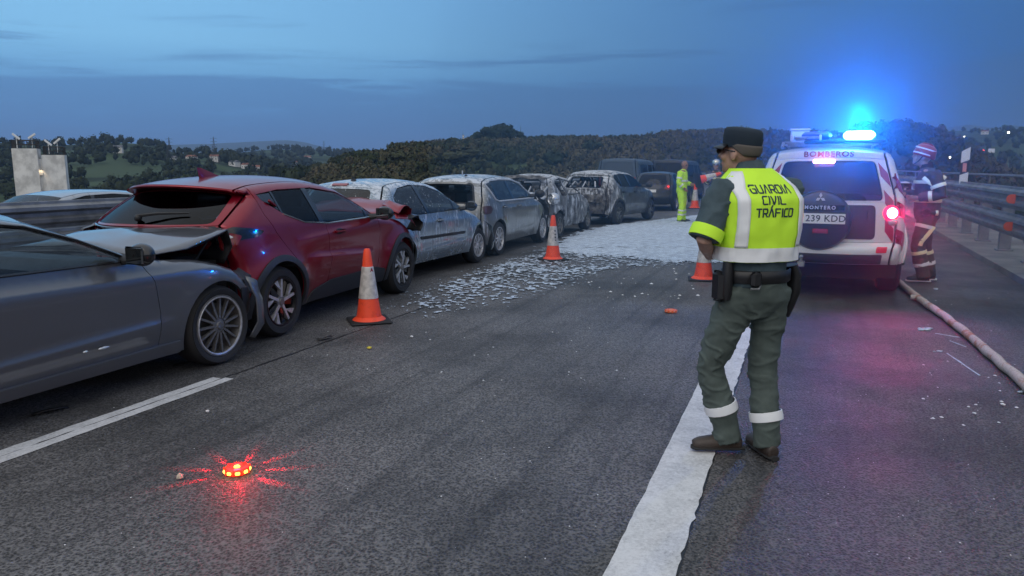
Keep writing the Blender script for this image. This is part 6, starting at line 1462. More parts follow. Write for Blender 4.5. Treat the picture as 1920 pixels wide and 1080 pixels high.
def person(label, loc, rz, J, o, vox=.011, group=None):
    root = empty('person', (*loc, 0), rz, label, 'person', group); s = o.get('s', 1.0)
    B = MB(); V3 = lambda k: Vector(J[k])
    # one continuous body under the clothes
    hc = (V3('hipL') + V3('hipR')) / 2; nk = V3('neck'); sp_ = V3('chest')
    B.tube([hc - Vector((0, 0, .06)), hc + Vector((0, 0, .10)), hc.lerp(sp_, .6), sp_, nk - Vector((0, 0, .05)), nk], [(.15, .10), (.15, .105), (.165, .11), (.18, .115), (.12, .085), (.058, .058)], 16, up=V3('shL') - V3('shR'))
    B.tube([nk - Vector((0, 0, .04)), V3('head') + Vector((0, 0, -.05))], [.060, .054], 12)
    Mh = head_mb(B, V3('head'), o.get('yaw', 0), o.get('pitch', 0), s)
    for q in 'LR':
        B.tube([V3('hip' + q) + Vector((0, 0, .04)), V3('hip' + q).lerp(V3('knee' + q), .5), V3('knee' + q), V3('knee' + q).lerp(V3('ank' + q), .35), V3('ank' + q)], [.085, .075, .055, .055, .038], 12)
        B.tube([sp_.lerp(V3('sh' + q), .6), V3('sh' + q), V3('sh' + q).lerp(V3('el' + q), .5), V3('el' + q), V3('el' + q).lerp(V3('wr' + q), .35), V3('wr' + q)], [.06, .056, .050, .043, .042, .029], 12)
        hd = o['hand' + q]; hand(B, V3('wr' + q), hd[0], hd[1], hd[2], 1.0, 1 if q == 'R' else -1)
        t_ = Vector(J['toe' + q]); a = V3('ank' + q); B.tube([a - t_ * .03 + Vector((0, 0, -.03)), a + t_ * .12 + Vector((0, 0, -.055))], [.035, .028], 8)
    bm = remesh(B, min(vox, .0085), 2); bm.materials.append(o.get('skin', M['skin'])); link_mesh('body', bm, root)
    # trousers
    T = MB(); k = o.get('loose', 1.0)
    up = V3('hipR') - V3('hipL')
    T.tube([hc - Vector((0, 0, .13)), hc - Vector((0, 0, .03)), hc + Vector((0, 0, .05)), hc + Vector((0, 0, .14))], [(.10, .09), (.188 * k, .135 * k), (.185 * k, .135 * k), (.172 * k, .125 * k)], 20, up=up)
    for q in 'LR':
        h_, kn, an = V3('hip' + q), V3('knee' + q), V3('ank' + q); e = an + Vector((0, 0, -.035))
        T.tube([h_ + Vector((0, 0, .03)), h_.lerp(kn, .3), h_.lerp(kn, .7), kn, kn.lerp(an, .4), kn.lerp(an, .8), e], [.103 * k, .100 * k, .086 * k, .078 * k, .080 * k, .076 * k, .078 * k], 16)
    tm = remesh(T, vox, 3); wrinkle(tm, o.get('wr', .008), (5, 5, 9), 3.0); wrinkle(tm, o.get('wr', .008) * 1.1, (8, 8, 17), 9.0, True); tm.materials.append(o['trousers']); tr = link_mesh('trousers', tm, root)
    # upper garment with sleeves
    S = MB(); j = o.get('jk', 1.0); hem = o.get('hem', .05)
    S.tube([hc + Vector((0, 0, hem)), hc.lerp(sp_, .45), hc.lerp(sp_, .8), sp_, sp_.lerp(nk, .45), nk - Vector((0, 0, .035)), nk + Vector((0, 0, .005))], [(.178 * j, .132 * j), (.185 * j, .138 * j), (.205 * j, .142 * j), (.208 * j, .138 * j), (.165 * j, .112 * j), (.088, .082), (.072, .070)], 20, up=V3('shR') - V3('shL'))
    for q in 'LR':
        sh, el, wr_ = V3('sh' + q), V3('el' + q), V3('wr' + q)
        if o.get('short'): S.tube([sp_.lerp(sh, .55), sh, sh.lerp(el, .5), sh.lerp(el, .97)], [.082, .086, .082, .080], 14)
        else: S.tube([sp_.lerp(sh, .55), sh, sh.lerp(el, .5), el, el.lerp(wr_, .5), el.lerp(wr_, .95)], [.084 * j, .086 * j, .074 * j, .064 * j, .062 * j, .052 * j], 14)
    sm = remesh(S, vox, 3); wrinkle(sm, o.get('wr', .008) * .6, (6, 6, 9), 5.0); wrinkle(sm, o.get('wr', .008) * .8, (9, 9, 14), 2.0, True); sm.materials.append(o['shirt']); link_mesh(o.get('shirtname', 'shirt'), sm, root)
    # boots
    for q in 'LR':
        an = V3('ank' + q); t_ = Vector(J['toe' + q]); b = Vector((0, 0, an.z)); z0 = an - Vector((0, 0, .09)); K = MB()
        K.tube([an + Vector((0, 0, .06)), an + Vector((0, 0, -.02)), z0 + Vector((0, 0, .05)) - t_ * .01], [.056, .058, .055], 14)
        K.tube([z0 - t_ * .075 + Vector((0, 0, .04)), z0 + Vector((0, 0, .045)), z0 + t_ * .10 + Vector((0, 0, .042)), z0 + t_ * .17 + Vector((0, 0, .036)), z0 + t_ * .205 + Vector((0, 0, .030))], [(.036, .040), (.044, .050), (.048, .044), (.046, .036), (.028, .026)], 14, up=t_.cross(Vector((0, 0, 1))))
        km = remesh(K, .010, 3); km.materials.append(o.get('boot', M['boot'])); bo = link_mesh('boot', km, root)
        MB().tube([z0 - t_ * .095 + Vector((0, 0, .012)), z0 - t_ * .05 + Vector((0, 0, .012)), z0 + t_ * .08 + Vector((0, 0, .012)), z0 + t_ * .19 + Vector((0, 0, .012)), z0 + t_ * .212 + Vector((0, 0, .015))], [(.026, .014), (.039, .014), (.045, .014), (.040, .014), (.018, .012)], 14, up=t_.cross(Vector((0, 0, 1)))).build('sole', o.get('sole', M['sole']), bo)
    return root, Mh
def ring(root, name, a, b, u, half, r, mat, n=18, tilt=(0, 0, 0)):
    """a band round a limb at fraction u between a and b"""
    a, b = Vector(a), Vector(b); c = a.lerp(b, u); d = (b - a).normalized(); d = (d + Vector(tilt)).normalized(); A_ = d.to_track_quat('Z', 'Y').to_matrix().to_4x4(); A_.translation = c
    return MB().lathe([(r - .006, -half), (r, -half * .96), (r + .002, 0), (r, half * .96), (r - .006, half)], n, A_).build(name, mat, root)

# ---- the officer seen from behind
J = dict(hipL=(-.105, .0, .95), kneeL=(-.20, .10, .51), ankL=(-.085, .06, .11), toeL=Vector((-.93, .30, 0)).normalized(), hipR=(.105, 0, .95), kneeR=(.105, .04, .50), ankR=(.095, -.06, .10), toeR=Vector((.10, 1.0, 0)).normalized(),
         chest=(-.015, 0, 1.45), neck=(-.045, .04, 1.62), head=(-.085, .085, 1.708), shL=(-.228, 0, 1.515), elL=(-.352, -.03, 1.255), wrL=(-.17, .20, 1.14), shR=(.20, .03, 1.515), elR=(.232, .15, 1.25), wrR=(.10, .30, 1.14))
OY = R(27)
off, Mh = person('police officer in yellow vest, dark cap and green trousers, standing on the white line', (1.355, 4.07), R(16), J,
    dict(shirt=M['shirt'], trousers=M['trousers'], short=True, yaw=OY, pitch=R(-8), handL=((.8, .5, -.1), (0, .6, .8), .5), handR=((-.85, .4, -.1), (0, .6, .8), .5), wr=.012, jk=1.0, hem=.05), .008)
# vest
VZ = [1.14, 1.19, 1.24, 1.33, 1.41, 1.47, 1.505, 1.545, 1.585, 1.622, 1.655]; VA = [.222, .224, .228, .238, .243, .243, .234, .205, .160, .114, .084]; VB = [.156, .158, .161, .168, .170, .165, .155, .139, .121, .102, .088]
def vab(z): return np.interp(z, VZ, VA), np.interp(z, VZ, VB)
NE = 2.5
def vest_pt(th, z, off_=0.0):
    a, b = vab(z); c_, s_ = math.cos(th), math.sin(th); w = .010 * noise.noise(Vector((c_ * 3, s_ * 3, z * 7))) * (1.0 if z < 1.53 else .3) + .004 * noise.noise(Vector((c_ * 9, s_ * 9, z * 22))) + .007 * max(0, 1.45 - z) / .3 * noise.noise(Vector((c_ * 16, s_ * 6, z * 3.5)))
    r = 1 / (abs(c_) ** NE + abs(s_) ** NE) ** (1 / NE); lean = .04 * max(0, (z - 1.47)) / .157
    return Vector(((a + off_ + w) * c_ * r - .012 - .035 * max(0, z - 1.48) / .175, (b + off_ + w) * s_ * r + lean, z))
def back_pt(x, z, off_):
    a, b = vab(z); q = min(.999, abs(x) / a); yy = -(1 - q ** NE) ** (1 / NE); th = math.atan2(yy * 1.0, x / a)
    return vest_pt(th, z, off_)
zs = np.concatenate([np.linspace(1.14, 1.53, 26), np.linspace(1.54, 1.632, 12)]); n = 72; vs = []; fs = []
for i, z in enumerate(zs):
    for k in range(n): vs.append(vest_pt(2 * math.pi * k / n, z))
for i in range(len(zs) - 1):
    for k in range(n): fs.append((i * n + k, i * n + (k + 1) % n, (i + 1) * n + (k + 1) % n, (i + 1) * n + k))
vest = mobj('vest', vs, fs, M['hivis'], off); md = vest.modifiers.new('t', 'SOLIDIFY'); md.thickness = .006; md.offset = 1
def patch(name, fx0, fx1, z0, z1, mat, off_=.0115, nu=4, nv=30):
    vs = []; fs = []
    for i in range(nv + 1):
        z = z0 + (z1 - z0) * i / nv; a, b = fx0(z), fx1(z)
        for k in range(nu + 1): vs.append(back_pt(a + (b - a) * k / nu, z, off_))
    for i in range(nv):
        for k in range(nu): fs.append((i * (nu + 1) + k, i * (nu + 1) + k + 1, (i + 1) * (nu + 1) + k + 1, (i + 1) * (nu + 1) + k))
    o = mobj(name, vs, fs, mat, vest); md = o.modifiers.new('t', 'SOLIDIFY'); md.thickness = .002; return o
for sg in (-1, 1):
    patch('reflective_strap', lambda z, sg=sg: sg * .168 - .028 - sg * max(0, z - 1.53) * .5, lambda z, sg=sg: sg * .168 + .028 - sg * max(0, z - 1.53) * .5, 1.22, 1.62, M['reflective'])
vs = []; fs = []
for i, z in enumerate(np.linspace(1.142, 1.217, 6)):
    for k in range(n): vs.append(vest_pt(2 * math.pi * k / n, z, .0085))
for i in range(5):
    for k in range(n): fs.append((i * n + k, i * n + (k + 1) % n, (i + 1) * n + (k + 1) % n, (i + 1) * n + k))
mobj('reflective_band', vs, fs, M['reflective'], vest)
# lettering on the back: GUARDIA / CIVIL / TRÁFICO in squared strokes
GL = {'G': [[(1, 1), (.15, 1), (0, .85), (0, .15), (.15, 0), (1, 0), (1, .5), (.5, .5)]], 'U': [[(0, 1), (0, .15), (.15, 0), (.85, 0), (1, .15), (1, 1)]], 'A': [[(0, 0), (.5, 1), (.62, 1), (1, .0)]], 'R': [[(0, 0), (0, 1), (.85, 1), (1, .88), (1, .55), (.85, .42), (.25, .42)], [(.5, .42), (1, 0)]],
      'D': [[(0, 0), (0, 1), (.8, 1), (1, .8), (1, .2), (.8, 0), (0, 0)]], 'I': [[(.5, 0), (.5, 1)]], 'C': [[(1, 1), (.15, 1), (0, .85), (0, .15), (.15, 0), (1, 0)]], 'V': [[(0, 1), (.45, 0), (.55, 0), (1, 1)]], 'L': [[(0, 1), (0, .12), (.12, 0), (1, 0)]],
      'T': [[(0, 1), (1, 1)], [(.5, 1), (.5, 0)]], 'F': [[(0, 0), (0, 1), (1, 1)], [(0, .52), (.85, .52)]], 'O': [[(.15, 0), (0, .15), (0, .85), (.15, 1), (.85, 1), (1, .85), (1, .15), (.85, 0), (.15, 0)]], 'Á': [[(0, 0), (.5, 1), (.62, 1), (1, .0)], [(.52, 1.16), (.76, 1.42)]]}
def back_text(txt, xc, z0, h, wl, gap, th=.0085):
    ws = [wl * (.12 if ch == 'I' else 1) for ch in txt]; tot = sum(ws) + gap * (len(txt) - 1); x = xc - tot / 2; m = MB()
    for ch, w in zip(txt, ws):
        for pl in GL[ch]:
            pts = [(x + (px_ - (.5 if ch == 'I' else 0)) * (wl if ch == 'I' else w) + (w / 2 if ch == 'I' else 0), z0 + pz_ * h) for px_, pz_ in pl]; pts = dens(pts, .012, False)
            for (a, b) in zip(pts[:-1], pts[1:]):
                d = Vector((b[0] - a[0], b[1] - a[1])); d.normalize(); q = Vector((-d.y, d.x)) * th / 2; e = d * th * .35
                cs = [(a[0] - e.x + q.x, a[1] - e.y + q.y), (b[0] + e.x + q.x, b[1] + e.y + q.y), (b[0] + e.x - q.x, b[1] + e.y - q.y), (a[0] - e.x - q.x, a[1] - e.y - q.y)]
                m.add([back_pt(cx, cz, .0085) for cx, cz in cs], [(3, 2, 1, 0)])
        x += w + gap
    m.build('lettering', pmat('dark navy print', (.012, .03, .055), .6), vest, False)
back_text('GUARDIA', -.012, 1.508, .040, .0258, .0100, .0076); back_text('CIVIL', -.016, 1.450, .040, .0262, .0100, .0076); back_text('TRÁFICO', -.006, 1.384, .041, .0248, .0100, .0076)
for q, (a, b) in dict(L=('shL', 'elL'), R=('shR', 'elR')).items():
    ring(off, 'sleeve_band', J[a], J[b], .86, .032, .090, M['hivis'])
ring(off, 'trouser_band', J['kneeL'], J['ankL'], .58, .027, .094, M['reflective']); ring(off, 'trouser_band', J['kneeR'], J['ankR'], .66, .027, .094, M['reflective'], tilt=(.1, 0, 0))
for s_, (x, z) in (('L', (-.15, .30)),): pass
vs = []; fs = []; n2 = 40
m = MB(); prof = [(1.0, 1.02), (1.04, 1.025), (1.04, 1.085), (1.0, 1.09)]
for (f, z) in prof:
    for k in range(n2):
        th = 2 * math.pi * k / n2; vs.append((.192 * f * math.cos(th), .142 * f * math.sin(th), z))
for i in range(3):
    for k in range(n2): fs.append((i * n2 + k, i * n2 + (k + 1) % n2, (i + 1) * n2 + (k + 1) % n2, (i + 1) * n2 + k))
belt = mobj('belt', vs, fs, M['leather'], off)
MB().tube([(-.205, -.045, 1.17), (-.210, -.05, 1.08), (-.212, -.05, .965), (-.21, -.05, .93)], [.026, .031, .030, .022], 12).build('baton_holder', M['leather'], belt)
MB().box((-.235, -.01, 1.0), (.05, .10, .17), bev=.02).build('pouch', M['leather'], belt)
MB().box((-.10, -.15, 1.05), (.065, .04, .085), bev=.015).build('pouch', M['leather'], belt)
MB().tube([(-.13, -.15, 1.0), (-.09, -.165, 1.0), (-.07, -.15, 1.02)], .006, 6).build('key_clip', M['steel'], belt)
MB().tube([(.22, .0, 1.10), (.238, -.005, 1.05), (.244, .0, .95), (.235, .01, .87), (.225, .02, .80)], [(.055, .03), (.062, .034), (.055, .036), (.035, .03), (.018, .02)], 14, up=(0, 1, 0)).build('holster', M['leather'], belt)
# cap, hair, glasses
H = lambda p: Mh @ Vector(p)
def loft(name, rings_, mat, parent, n=36):
    """rings_: (halfwidth x, front y, back y, z) in head space"""
    vs = []; fs = []
    for (a, yf, yb, z) in rings_:
        for k in range(n):
            th = 2 * math.pi * k / n; c_, s_ = math.cos(th), math.sin(th); vs.append(H((a * c_, (yf if s_ > 0 else yb) * abs(s_) * (1 if s_ > 0 else -1), z)))
    for i in range(len(rings_) - 1):
        for k in range(n): fs.append((i * n + k, i * n + (k + 1) % n, (i + 1) * n + (k + 1) % n, (i + 1) * n + k))
    fs.append(tuple((len(rings_) - 1) * n + k for k in range(n))); o = mobj(name, vs, fs, mat, parent); set_sharp(o.data, 50); return o
cap = loft('cap', [(.086, .098, .112, .040), (.088, .101, .115, .05), (.090, .106, .116, .095), (.088, .106, .108, .128), (.078, .096, .094, .142), (.05, .06, .06, .147)], M['capcloth'], off)
vs = []; fs = []
for i, u in enumerate(np.linspace(-1, 1, 15)):
    a = u * R(72)
    for (r, dz) in ((.096, .052), (.148 * (1 - .12 * u * u), .028), (.148 * (1 - .12 * u * u), .022), (.096, .044)): vs.append(H((math.sin(a) * r * .93, math.cos(a) * r + .002, dz)))
for i in range(14):
    for k in range(4): fs.append((i * 4 + k, i * 4 + (k + 1) % 4, i * 4 + 4 + (k + 1) % 4, i * 4 + 4 + k))
mobj('cap_peak', vs, fs, M['leather'], cap)
hm = MB(); vs = []; fs = []; n2 = 28
for i, z in enumerate((.060, .048, .036, .024, .012, .002)):
    for k in range(n2):
        th = R(150) * (k / (n2 - 1) * 2 - 1) - math.pi / 2; th = -math.pi / 2 + (k / (n2 - 1) * 2 - 1) * R((104, 98, 90, 78, 66, 54)[i]); r = (1.045, 1.05, 1.05, 1.03, 1.0, .93)[i]
        vs.append(H((.080 * r * math.cos(th), .104 * r * math.sin(th) - .008, z)))
for i in range(5):
    for k in range(n2 - 1): fs.append((i * n2 + k, i * n2 + k + 1, (i + 1) * n2 + k + 1, (i + 1) * n2 + k))
o = mobj('hair', vs, fs, M['hairgrey'], off); md = o.modifiers.new('t', 'SOLIDIFY'); md.thickness = .008; md.offset = 0
m = MB()
for sg in (-1, 1): m.tube([H((sg * .086, -.02, .020)), H((sg * .083, .05, .022)), H((sg * .066, .105, .022))], .0035, 5); m.ball(H((sg * .036, .108, .012)), (.028, .006, .02), 12, 8, Mh.to_3x3())
m.build('glasses', M['glossblack'], off)
MB().lathe([(.092, -.04), (.082, .0), (.073, .026)], 20, Matrix.Translation((-.046, .045, 1.638)) @ Matrix.Rotation(R(-12), 4, 'X')).build('collar', M['shirt'], off)

# ---- firefighter in profile on the right
J = dict(hipL=(-.10, .0, .93), kneeL=(-.11, .10, .51), ankL=(-.11, .0, .11), toeL=Vector((.05, 1, 0)).normalized(), hipR=(.10, 0, .93), kneeR=(.10, -.02, .50), ankR=(.12, -.12, .11), toeR=Vector((.2, 1, 0)).normalized(),
         chest=(0, .02, 1.40), neck=(0, .06, 1.575), head=(0, .12, 1.69), shL=(-.215, .0, 1.465), elL=(-.27, -.10, 1.20), wrL=(-.18, .17, 1.16), shR=(.215, .02, 1.465), elR=(.27, .02, 1.19), wrR=(.14, .28, 1.20))
ff, Mh = person('firefighter in profile with a red helmet and banded dark fire kit beside the off-roader', (5.93, 10.6), R(72), J, dict(shirt=M['bunker'], trousers=M['bunker'], shirtname='fire_coat', yaw=R(-5), pitch=R(-18), handL=((.2, 1, 0), (1, 0, .3), .7), handR=((-.2, 1, 0), (-1, 0, .3), .7), jk=1.12, loose=1.14, hem=-.06, boot=M['leather'], sole=M['delin'], wr=.010), .013)
for (a, b, u, r, mt) in (('shL', 'elL', .55, .094, 'reflectivewarm'), ('elL', 'wrL', .45, .074, 'reflectivewarm'), ('elR', 'wrR', .45, .074, 'reflectivewarm'), ('hipL', 'kneeL', .36, .122, 'reflective'), ('hipR', 'kneeR', .36, .122, 'reflective'), ('kneeL', 'ankL', .22, .097, 'reflectivewarm'), ('kneeL', 'ankL', .62, .098, 'reflective'), ('kneeR', 'ankR', .25, .097, 'reflectivewarm'), ('kneeR', 'ankR', .62, .098, 'reflective')):
    ring(ff, 'reflective_band', J[a], J[b], u, .024, r, M[mt])
ff.scale = (1.05, 1.05, 1.05)
for pts in ([(-.225, .13, 1.43), (-.262, .05, 1.36), (-.275, .0, 1.325), (-.262, -.06, 1.37), (-.225, -.13, 1.45)], [(-.19, -.06, .78), (-.215, .02, .66), (-.205, .075, .58), (-.20, .09, .52)]):
    MB().tube(pts, [(.006, .026)] * len(pts), 8, up=(1, 0, 0)).build('reflective_stripe', M['reflectivewarm'], ff)
H = lambda p: Mh @ Vector(p)
for z, r in ((1.37, 1.14), (1.12, 1.10)):
    m = MB(); A_ = Matrix.Translation((0, .015, z)) @ Matrix.Diagonal((r * .212, r * .155, 1, 1)); m.lathe([(1.0, -.022), (1.03, -.02), (1.03, .02), (1.0, .022)], 32, A_).build('reflective_band', M['reflectivewarm'], ff)
MB().box((-.165, .02, 1.255), (.10, .14, .17), bev=.03).build('navy_patch', M['bunkernavy'], ff); MB().box((-.215, .05, .97), (.07, .10, .09), bev=.02).build('radio', M['leather'], ff)
MB().tube([(-.2, .12, .965), (-.22, .02, .965), (-.22, -.06, .965)], .026, 8).build('torch', M['leather'], ff); MB().tube([(-.22, -.055, .965), (-.22, -.085, .965)], .034, 10).build('torch_lens', M['reflectivewarm'], ff)
def helmet(root, H, mat, visor, stripes=True):
    def loft2(nm, rr, mt, par, n=30):
        vs = []; fs = []
        for (a, yf, yb, z) in rr:
            for k in range(n):
                th = 2 * math.pi * k / n; c_, s_ = math.cos(th), math.sin(th); vs.append(H((a * c_, (yf if s_ > 0 else yb) * s_, z)))
        for i in range(len(rr) - 1):
            for k in range(n): fs.append((i * n + k, i * n + (k + 1) % n, (i + 1) * n + (k + 1) % n, (i + 1) * n + k))
        fs.append(tuple((len(rr) - 1) * n + k for k in range(n))); return mobj(nm, vs, fs, mt, par)
    hl = loft2('helmet', [(.108, .125, .150, .015), (.112, .132, .155, .035), (.116, .13, .145, .07), (.112, .125, .14, .115), (.095, .108, .12, .155), (.06, .07, .075, .178), (.02, .02, .02, .184)], mat, root)
    MB().tube([H((0, .11, .13)), H((0, .06, .185)), H((0, -.04, .192)), H((0, -.12, .14))], [(.012, .014)] * 4, 8).build('crest', mat, hl)
    if stripes:
        for z, r in ((.118, 1.015), (.050, 1.03)):
            vs = []; fs = []
            for i, a in enumerate(np.linspace(R(100), R(245), 12)):
                for dz in (-.008, .008): vs.append(H((.114 * r * math.cos(a), .133 * r * math.sin(a), z + dz))); 
            for i in range(11): fs.append((2 * i, 2 * i + 2, 2 * i + 3, 2 * i + 1))
            mobj('helmet_stripe', vs, fs, M['reflective'], hl)
    vs = []; fs = []
    for i, a in enumerate(np.linspace(R(20), R(160), 12)):
        for (dz, r) in ((.10, 1.06), (.03, 1.22) if visor == 'up' else (-.05, 1.04)): vs.append(H((.118 * r * math.cos(a), .136 * r * math.sin(a), dz + (.06 if visor == 'up' and dz == .03 else 0))))
    for i in range(11): fs.append((2 * i, 2 * i + 2, 2 * i + 3, 2 * i + 1))
    mobj('visor', vs, fs, M['glassclear'], hl)
    m = MB()
    for sg in (-1, 1): m.tube([H((sg * .095, .01, .02)), H((sg * .08, .03, -.05)), H((sg * .03, .06, -.10))], .008, 5)
    m.build('chin_strap', M['leather'], hl); return hl
helmet(ff, H, M['helmred'], 'up')
MB().lathe([(.078, -.05), (.084, 0), (.080, .04)], 18, Matrix.Translation((0, .055, 1.575)) @ Matrix.Rotation(R(-14), 4, 'X')).build('collar', M['bunkernavy'], ff)

# ---- road worker in fluorescent yellow
J = dict(hipL=(-.10, .0, .90), kneeL=(-.11, .03, .49), ankL=(-.13, .03, .10), toeL=Vector((-.3, 1, 0)).normalized(), hipR=(.10, 0, .90), kneeR=(.11, .05, .49), ankR=(.12, .0, .10), toeR=Vector((.3, 1, 0)).normalized(),
         chest=(0, .0, 1.36), neck=(0, .03, 1.525), head=(0, .06, 1.635), shL=(-.20, 0, 1.42), elL=(-.27, .0, 1.15), wrL=(-.16, .22, 1.10), shR=(.20, 0, 1.42), elR=(.27, -.03, 1.15), wrR=(.20, .12, 1.0))
wk, Mh = person('road worker in full fluorescent yellow clothes, holding a cone by its tip on the foam', (5.10, 22.4), R(-118), J, dict(shirt=M['hivis'], trousers=M['hivis'], shirtname='jacket', skin=M['skin2'], yaw=R(-28), pitch=R(2), handL=((.3, .9, -.2), (1, 0, 0), .9), handR=((-.1, .6, -.7), (-1, .3, 0), .5), jk=1.06, loose=1.1, hem=-.02, boot=M['leather']), .014, )
for (a, b, u, r) in (('shL', 'elL', .55, .082), ('shR', 'elR', .55, .082), ('elL', 'wrL', .5, .07), ('elR', 'wrR', .5, .07), ('kneeL', 'ankL', .35, .092), ('kneeR', 'ankR', .35, .092), ('kneeL', 'ankL', .65, .092), ('kneeR', 'ankR', .65, .092)): ring(wk, 'reflective_band', J[a], J[b], u, .022, r, M['reflective'])
MB().lathe([(1.0, -.025), (1.03, -.02), (1.03, .02), (1.0, .025)], 30, Matrix.Translation((0, .0, 1.20)) @ Matrix.Diagonal((.214, .158, 1, 1))).build('reflective_band', M['reflective'], wk)
m = MB()
for sg in (-1, 1): m.ball(Mh @ Vector((sg * .034, .092, .008)), (.03, .012, .02), 10, 8, Mh.to_3x3())
m.build('sunglasses', M['glossblack'], wk)
wk.scale = (1.04, 1.04, 1.04)
cone_at = wk.matrix_basis @ Vector((-.12, .36, .0))
# ---- two firefighters in silver helmets
def ffs(label, loc, rz, yaw, wl, wr_):
    J = dict(hipL=(-.10, .0, .93), kneeL=(-.11, .04, .51), ankL=(-.12, .0, .11), toeL=Vector((-.2, 1, 0)).normalized(), hipR=(.10, 0, .93), kneeR=(.10, .04, .50), ankR=(.12, .02, .11), toeR=Vector((.2, 1, 0)).normalized(),
             chest=(0, .0, 1.40), neck=(0, .03, 1.575), head=(0, .07, 1.69), shL=(-.215, .0, 1.465), elL=(-.28, .02, 1.2), wrL=wl, shR=(.215, .02, 1.465), elR=(.28, .02, 1.19), wrR=wr_)
    r, Mh = person(label, loc, rz, J, dict(shirt=M['bunker'], trousers=M['bunkernavy'], shirtname='fire_coat', yaw=yaw, pitch=0, handL=((.2, 1, 0), (1, 0, .3), .8), handR=((-.2, 1, 0), (-1, 0, .3), .8), jk=1.12, loose=1.12, hem=-.06, boot=M['leather']), .015, 'firefighters in silver helmets')
    for (a, b, u, rr) in (('shL', 'elL', .5, .094), ('elL', 'wrL', .5, .074), ('elR', 'wrR', .5, .074), ('shR', 'elR', .5, .094), ('kneeL', 'ankL', .4, .098), ('kneeR', 'ankR', .4, .098)): ring(r, 'reflective_band', J[a], J[b], u, .024, rr, M['reflectivewarm'])
    MB().lathe([(1.0, -.022), (1.03, -.02), (1.03, .02), (1.0, .022)], 28, Matrix.Translation((0, .01, 1.33)) @ Matrix.Diagonal((.235, .172, 1, 1))).build('reflective_band', M['reflectivewarm'], r)
    helmet(r, lambda p, Mh=Mh: Mh @ Vector(p), M['helmsilver'], 'up', False); return r
f1 = ffs('firefighter in a bright silver helmet turned towards the yellow worker, gripping a cone', (5.98, 21.9), R(150), 0, (-.14, .30, 1.28), (.10, .32, 1.28))
f2 = ffs('firefighter in a darker silver helmet just left of the officer’s face', (6.42, 22.2), R(-170), R(10), (-.2, .22, 1.1), (.2, .22, 1.1))
# ================================================================== cones, lamps, hose, litter
def cone_red():
    m, t, b = new_mat('fluorescent red cone'); tcn = t.nodes.new('ShaderNodeTexCoord')
    f = noise_tex(t, tcn.outputs['Object'], 9, 5, .65)
    lk(t, mixc(t, mth(t, 'MULTIPLY', smooth(t, f, .5, .72), .55), (.98, .085, .028), (.55, .05, .025)), b.inputs['Base Color']); b.inputs['Roughness'].default_value = .5
    return m
M['conered'] = cone_red(); M['conewhite'] = pmat('scuffed reflective sleeve', (.66, .62, .58), .4, .1, var=.35, vscale=14); M['conebase'] = pmat('black rubber base', (.018, .018, .02), .75, var=.4, vscale=10)
def cone(label, loc, rz=0.0, marks=None, H=.76):
    r = empty('traffic_cone', loc, rz, label, 'traffic cone', 'red and white traffic cones')
    k = H / .76; rad = lambda z: .135 - (.135 - .034) * ((z - .03) / .73) ** .85
    ln = [(.175 * k, .022), (.165 * k, .034), (.150 * k, .045)] + [(rad(z) * k, z * k) for z in (.06, .12, .18, .25)]
    MB().lathe(ln, 32).build('cone_body', M['conered'], r)
    MB().lathe([(rad(.25) * k + .001, .25 * k), (rad(.25) * k + .004, .252 * k), (rad(.4) * k + .004, .4 * k), (rad(.575) * k + .004, .573 * k), (rad(.58) * k, .577 * k)], 32).build('sleeve', M['conewhite'], r)
    MB().lathe([(rad(.577) * k, .577 * k), (rad(.68) * k, .68 * k), (rad(.745) * k, .735 * k), (rad(.76) * k - .006, .757 * k), (.018, .760 * k), (.016, .72 * k)], 32).build('cone_tip', M['conered'], r)
    b = MB(); b.box((0, 0, .014), (.42 * k, .42 * k, .026), bev=.012); b.build('cone_base', M['conebase'], r)
    if marks == 'triangle':
        z = .545 * k; q = rad(.545) * k + .006; a0 = -R(90) + R(30); P = lambda a, zz, rr=0: ((rad(zz / k) * k + .0065) * math.cos(a0 + a), (rad(zz / k) * k + .0065) * math.sin(a0 + a), zz)
        MB().add([P(-.32, z - .02), P(.32, z - .02), P(0, z + .028)], [(0, 1, 2)]).build('mark', M['stripered'], r, False)
    if marks == 'print':
        m = MB(); a0 = -R(90) - R(5)
        for zz, hh in ((.50, .03), (.44, .022), (.39, .03), (.345, .02)):
            P = lambda a, z_: ((rad(z_) * k + .0065) * math.cos(a0 + a), (rad(z_) * k + .0065) * math.sin(a0 + a), z_ * k)
            m.add([P(-.14, zz - hh / 2), P(.12, zz - hh / 2), P(.2, zz + hh / 2), P(-.2, zz + hh / 2)], [(0, 1, 2, 3)])
        m.build('mark', M['ink'], r, False)
    return r
cone('nearest traffic cone, standing beside the red car’s front wheel', (-1.54, 7.82, 0), R(20), 'triangle', .79)
cone('cone standing at the edge of the foam in front of the dangling burnt lamp', (.735, 13.22, 0), R(30), 'print', .80)
cone('cone half hidden behind the officer’s left elbow', (2.83, 10.82, 0), R(-12), None, .80)
hc_ = cone('cone hanging from the yellow worker’s hand above the foam', (cone_at.x, cone_at.y, .42), R(15), None, .74)
gq = f1.matrix_basis @ Vector((.0, .40, 1.33))
tc_ = cone('cone tilted sideways in the arms of the silver-helmeted firefighter', (gq.x - .50, gq.y - .25, 1.27), 0, None, .76); tc_.rotation_euler = (0, R(74), R(12))

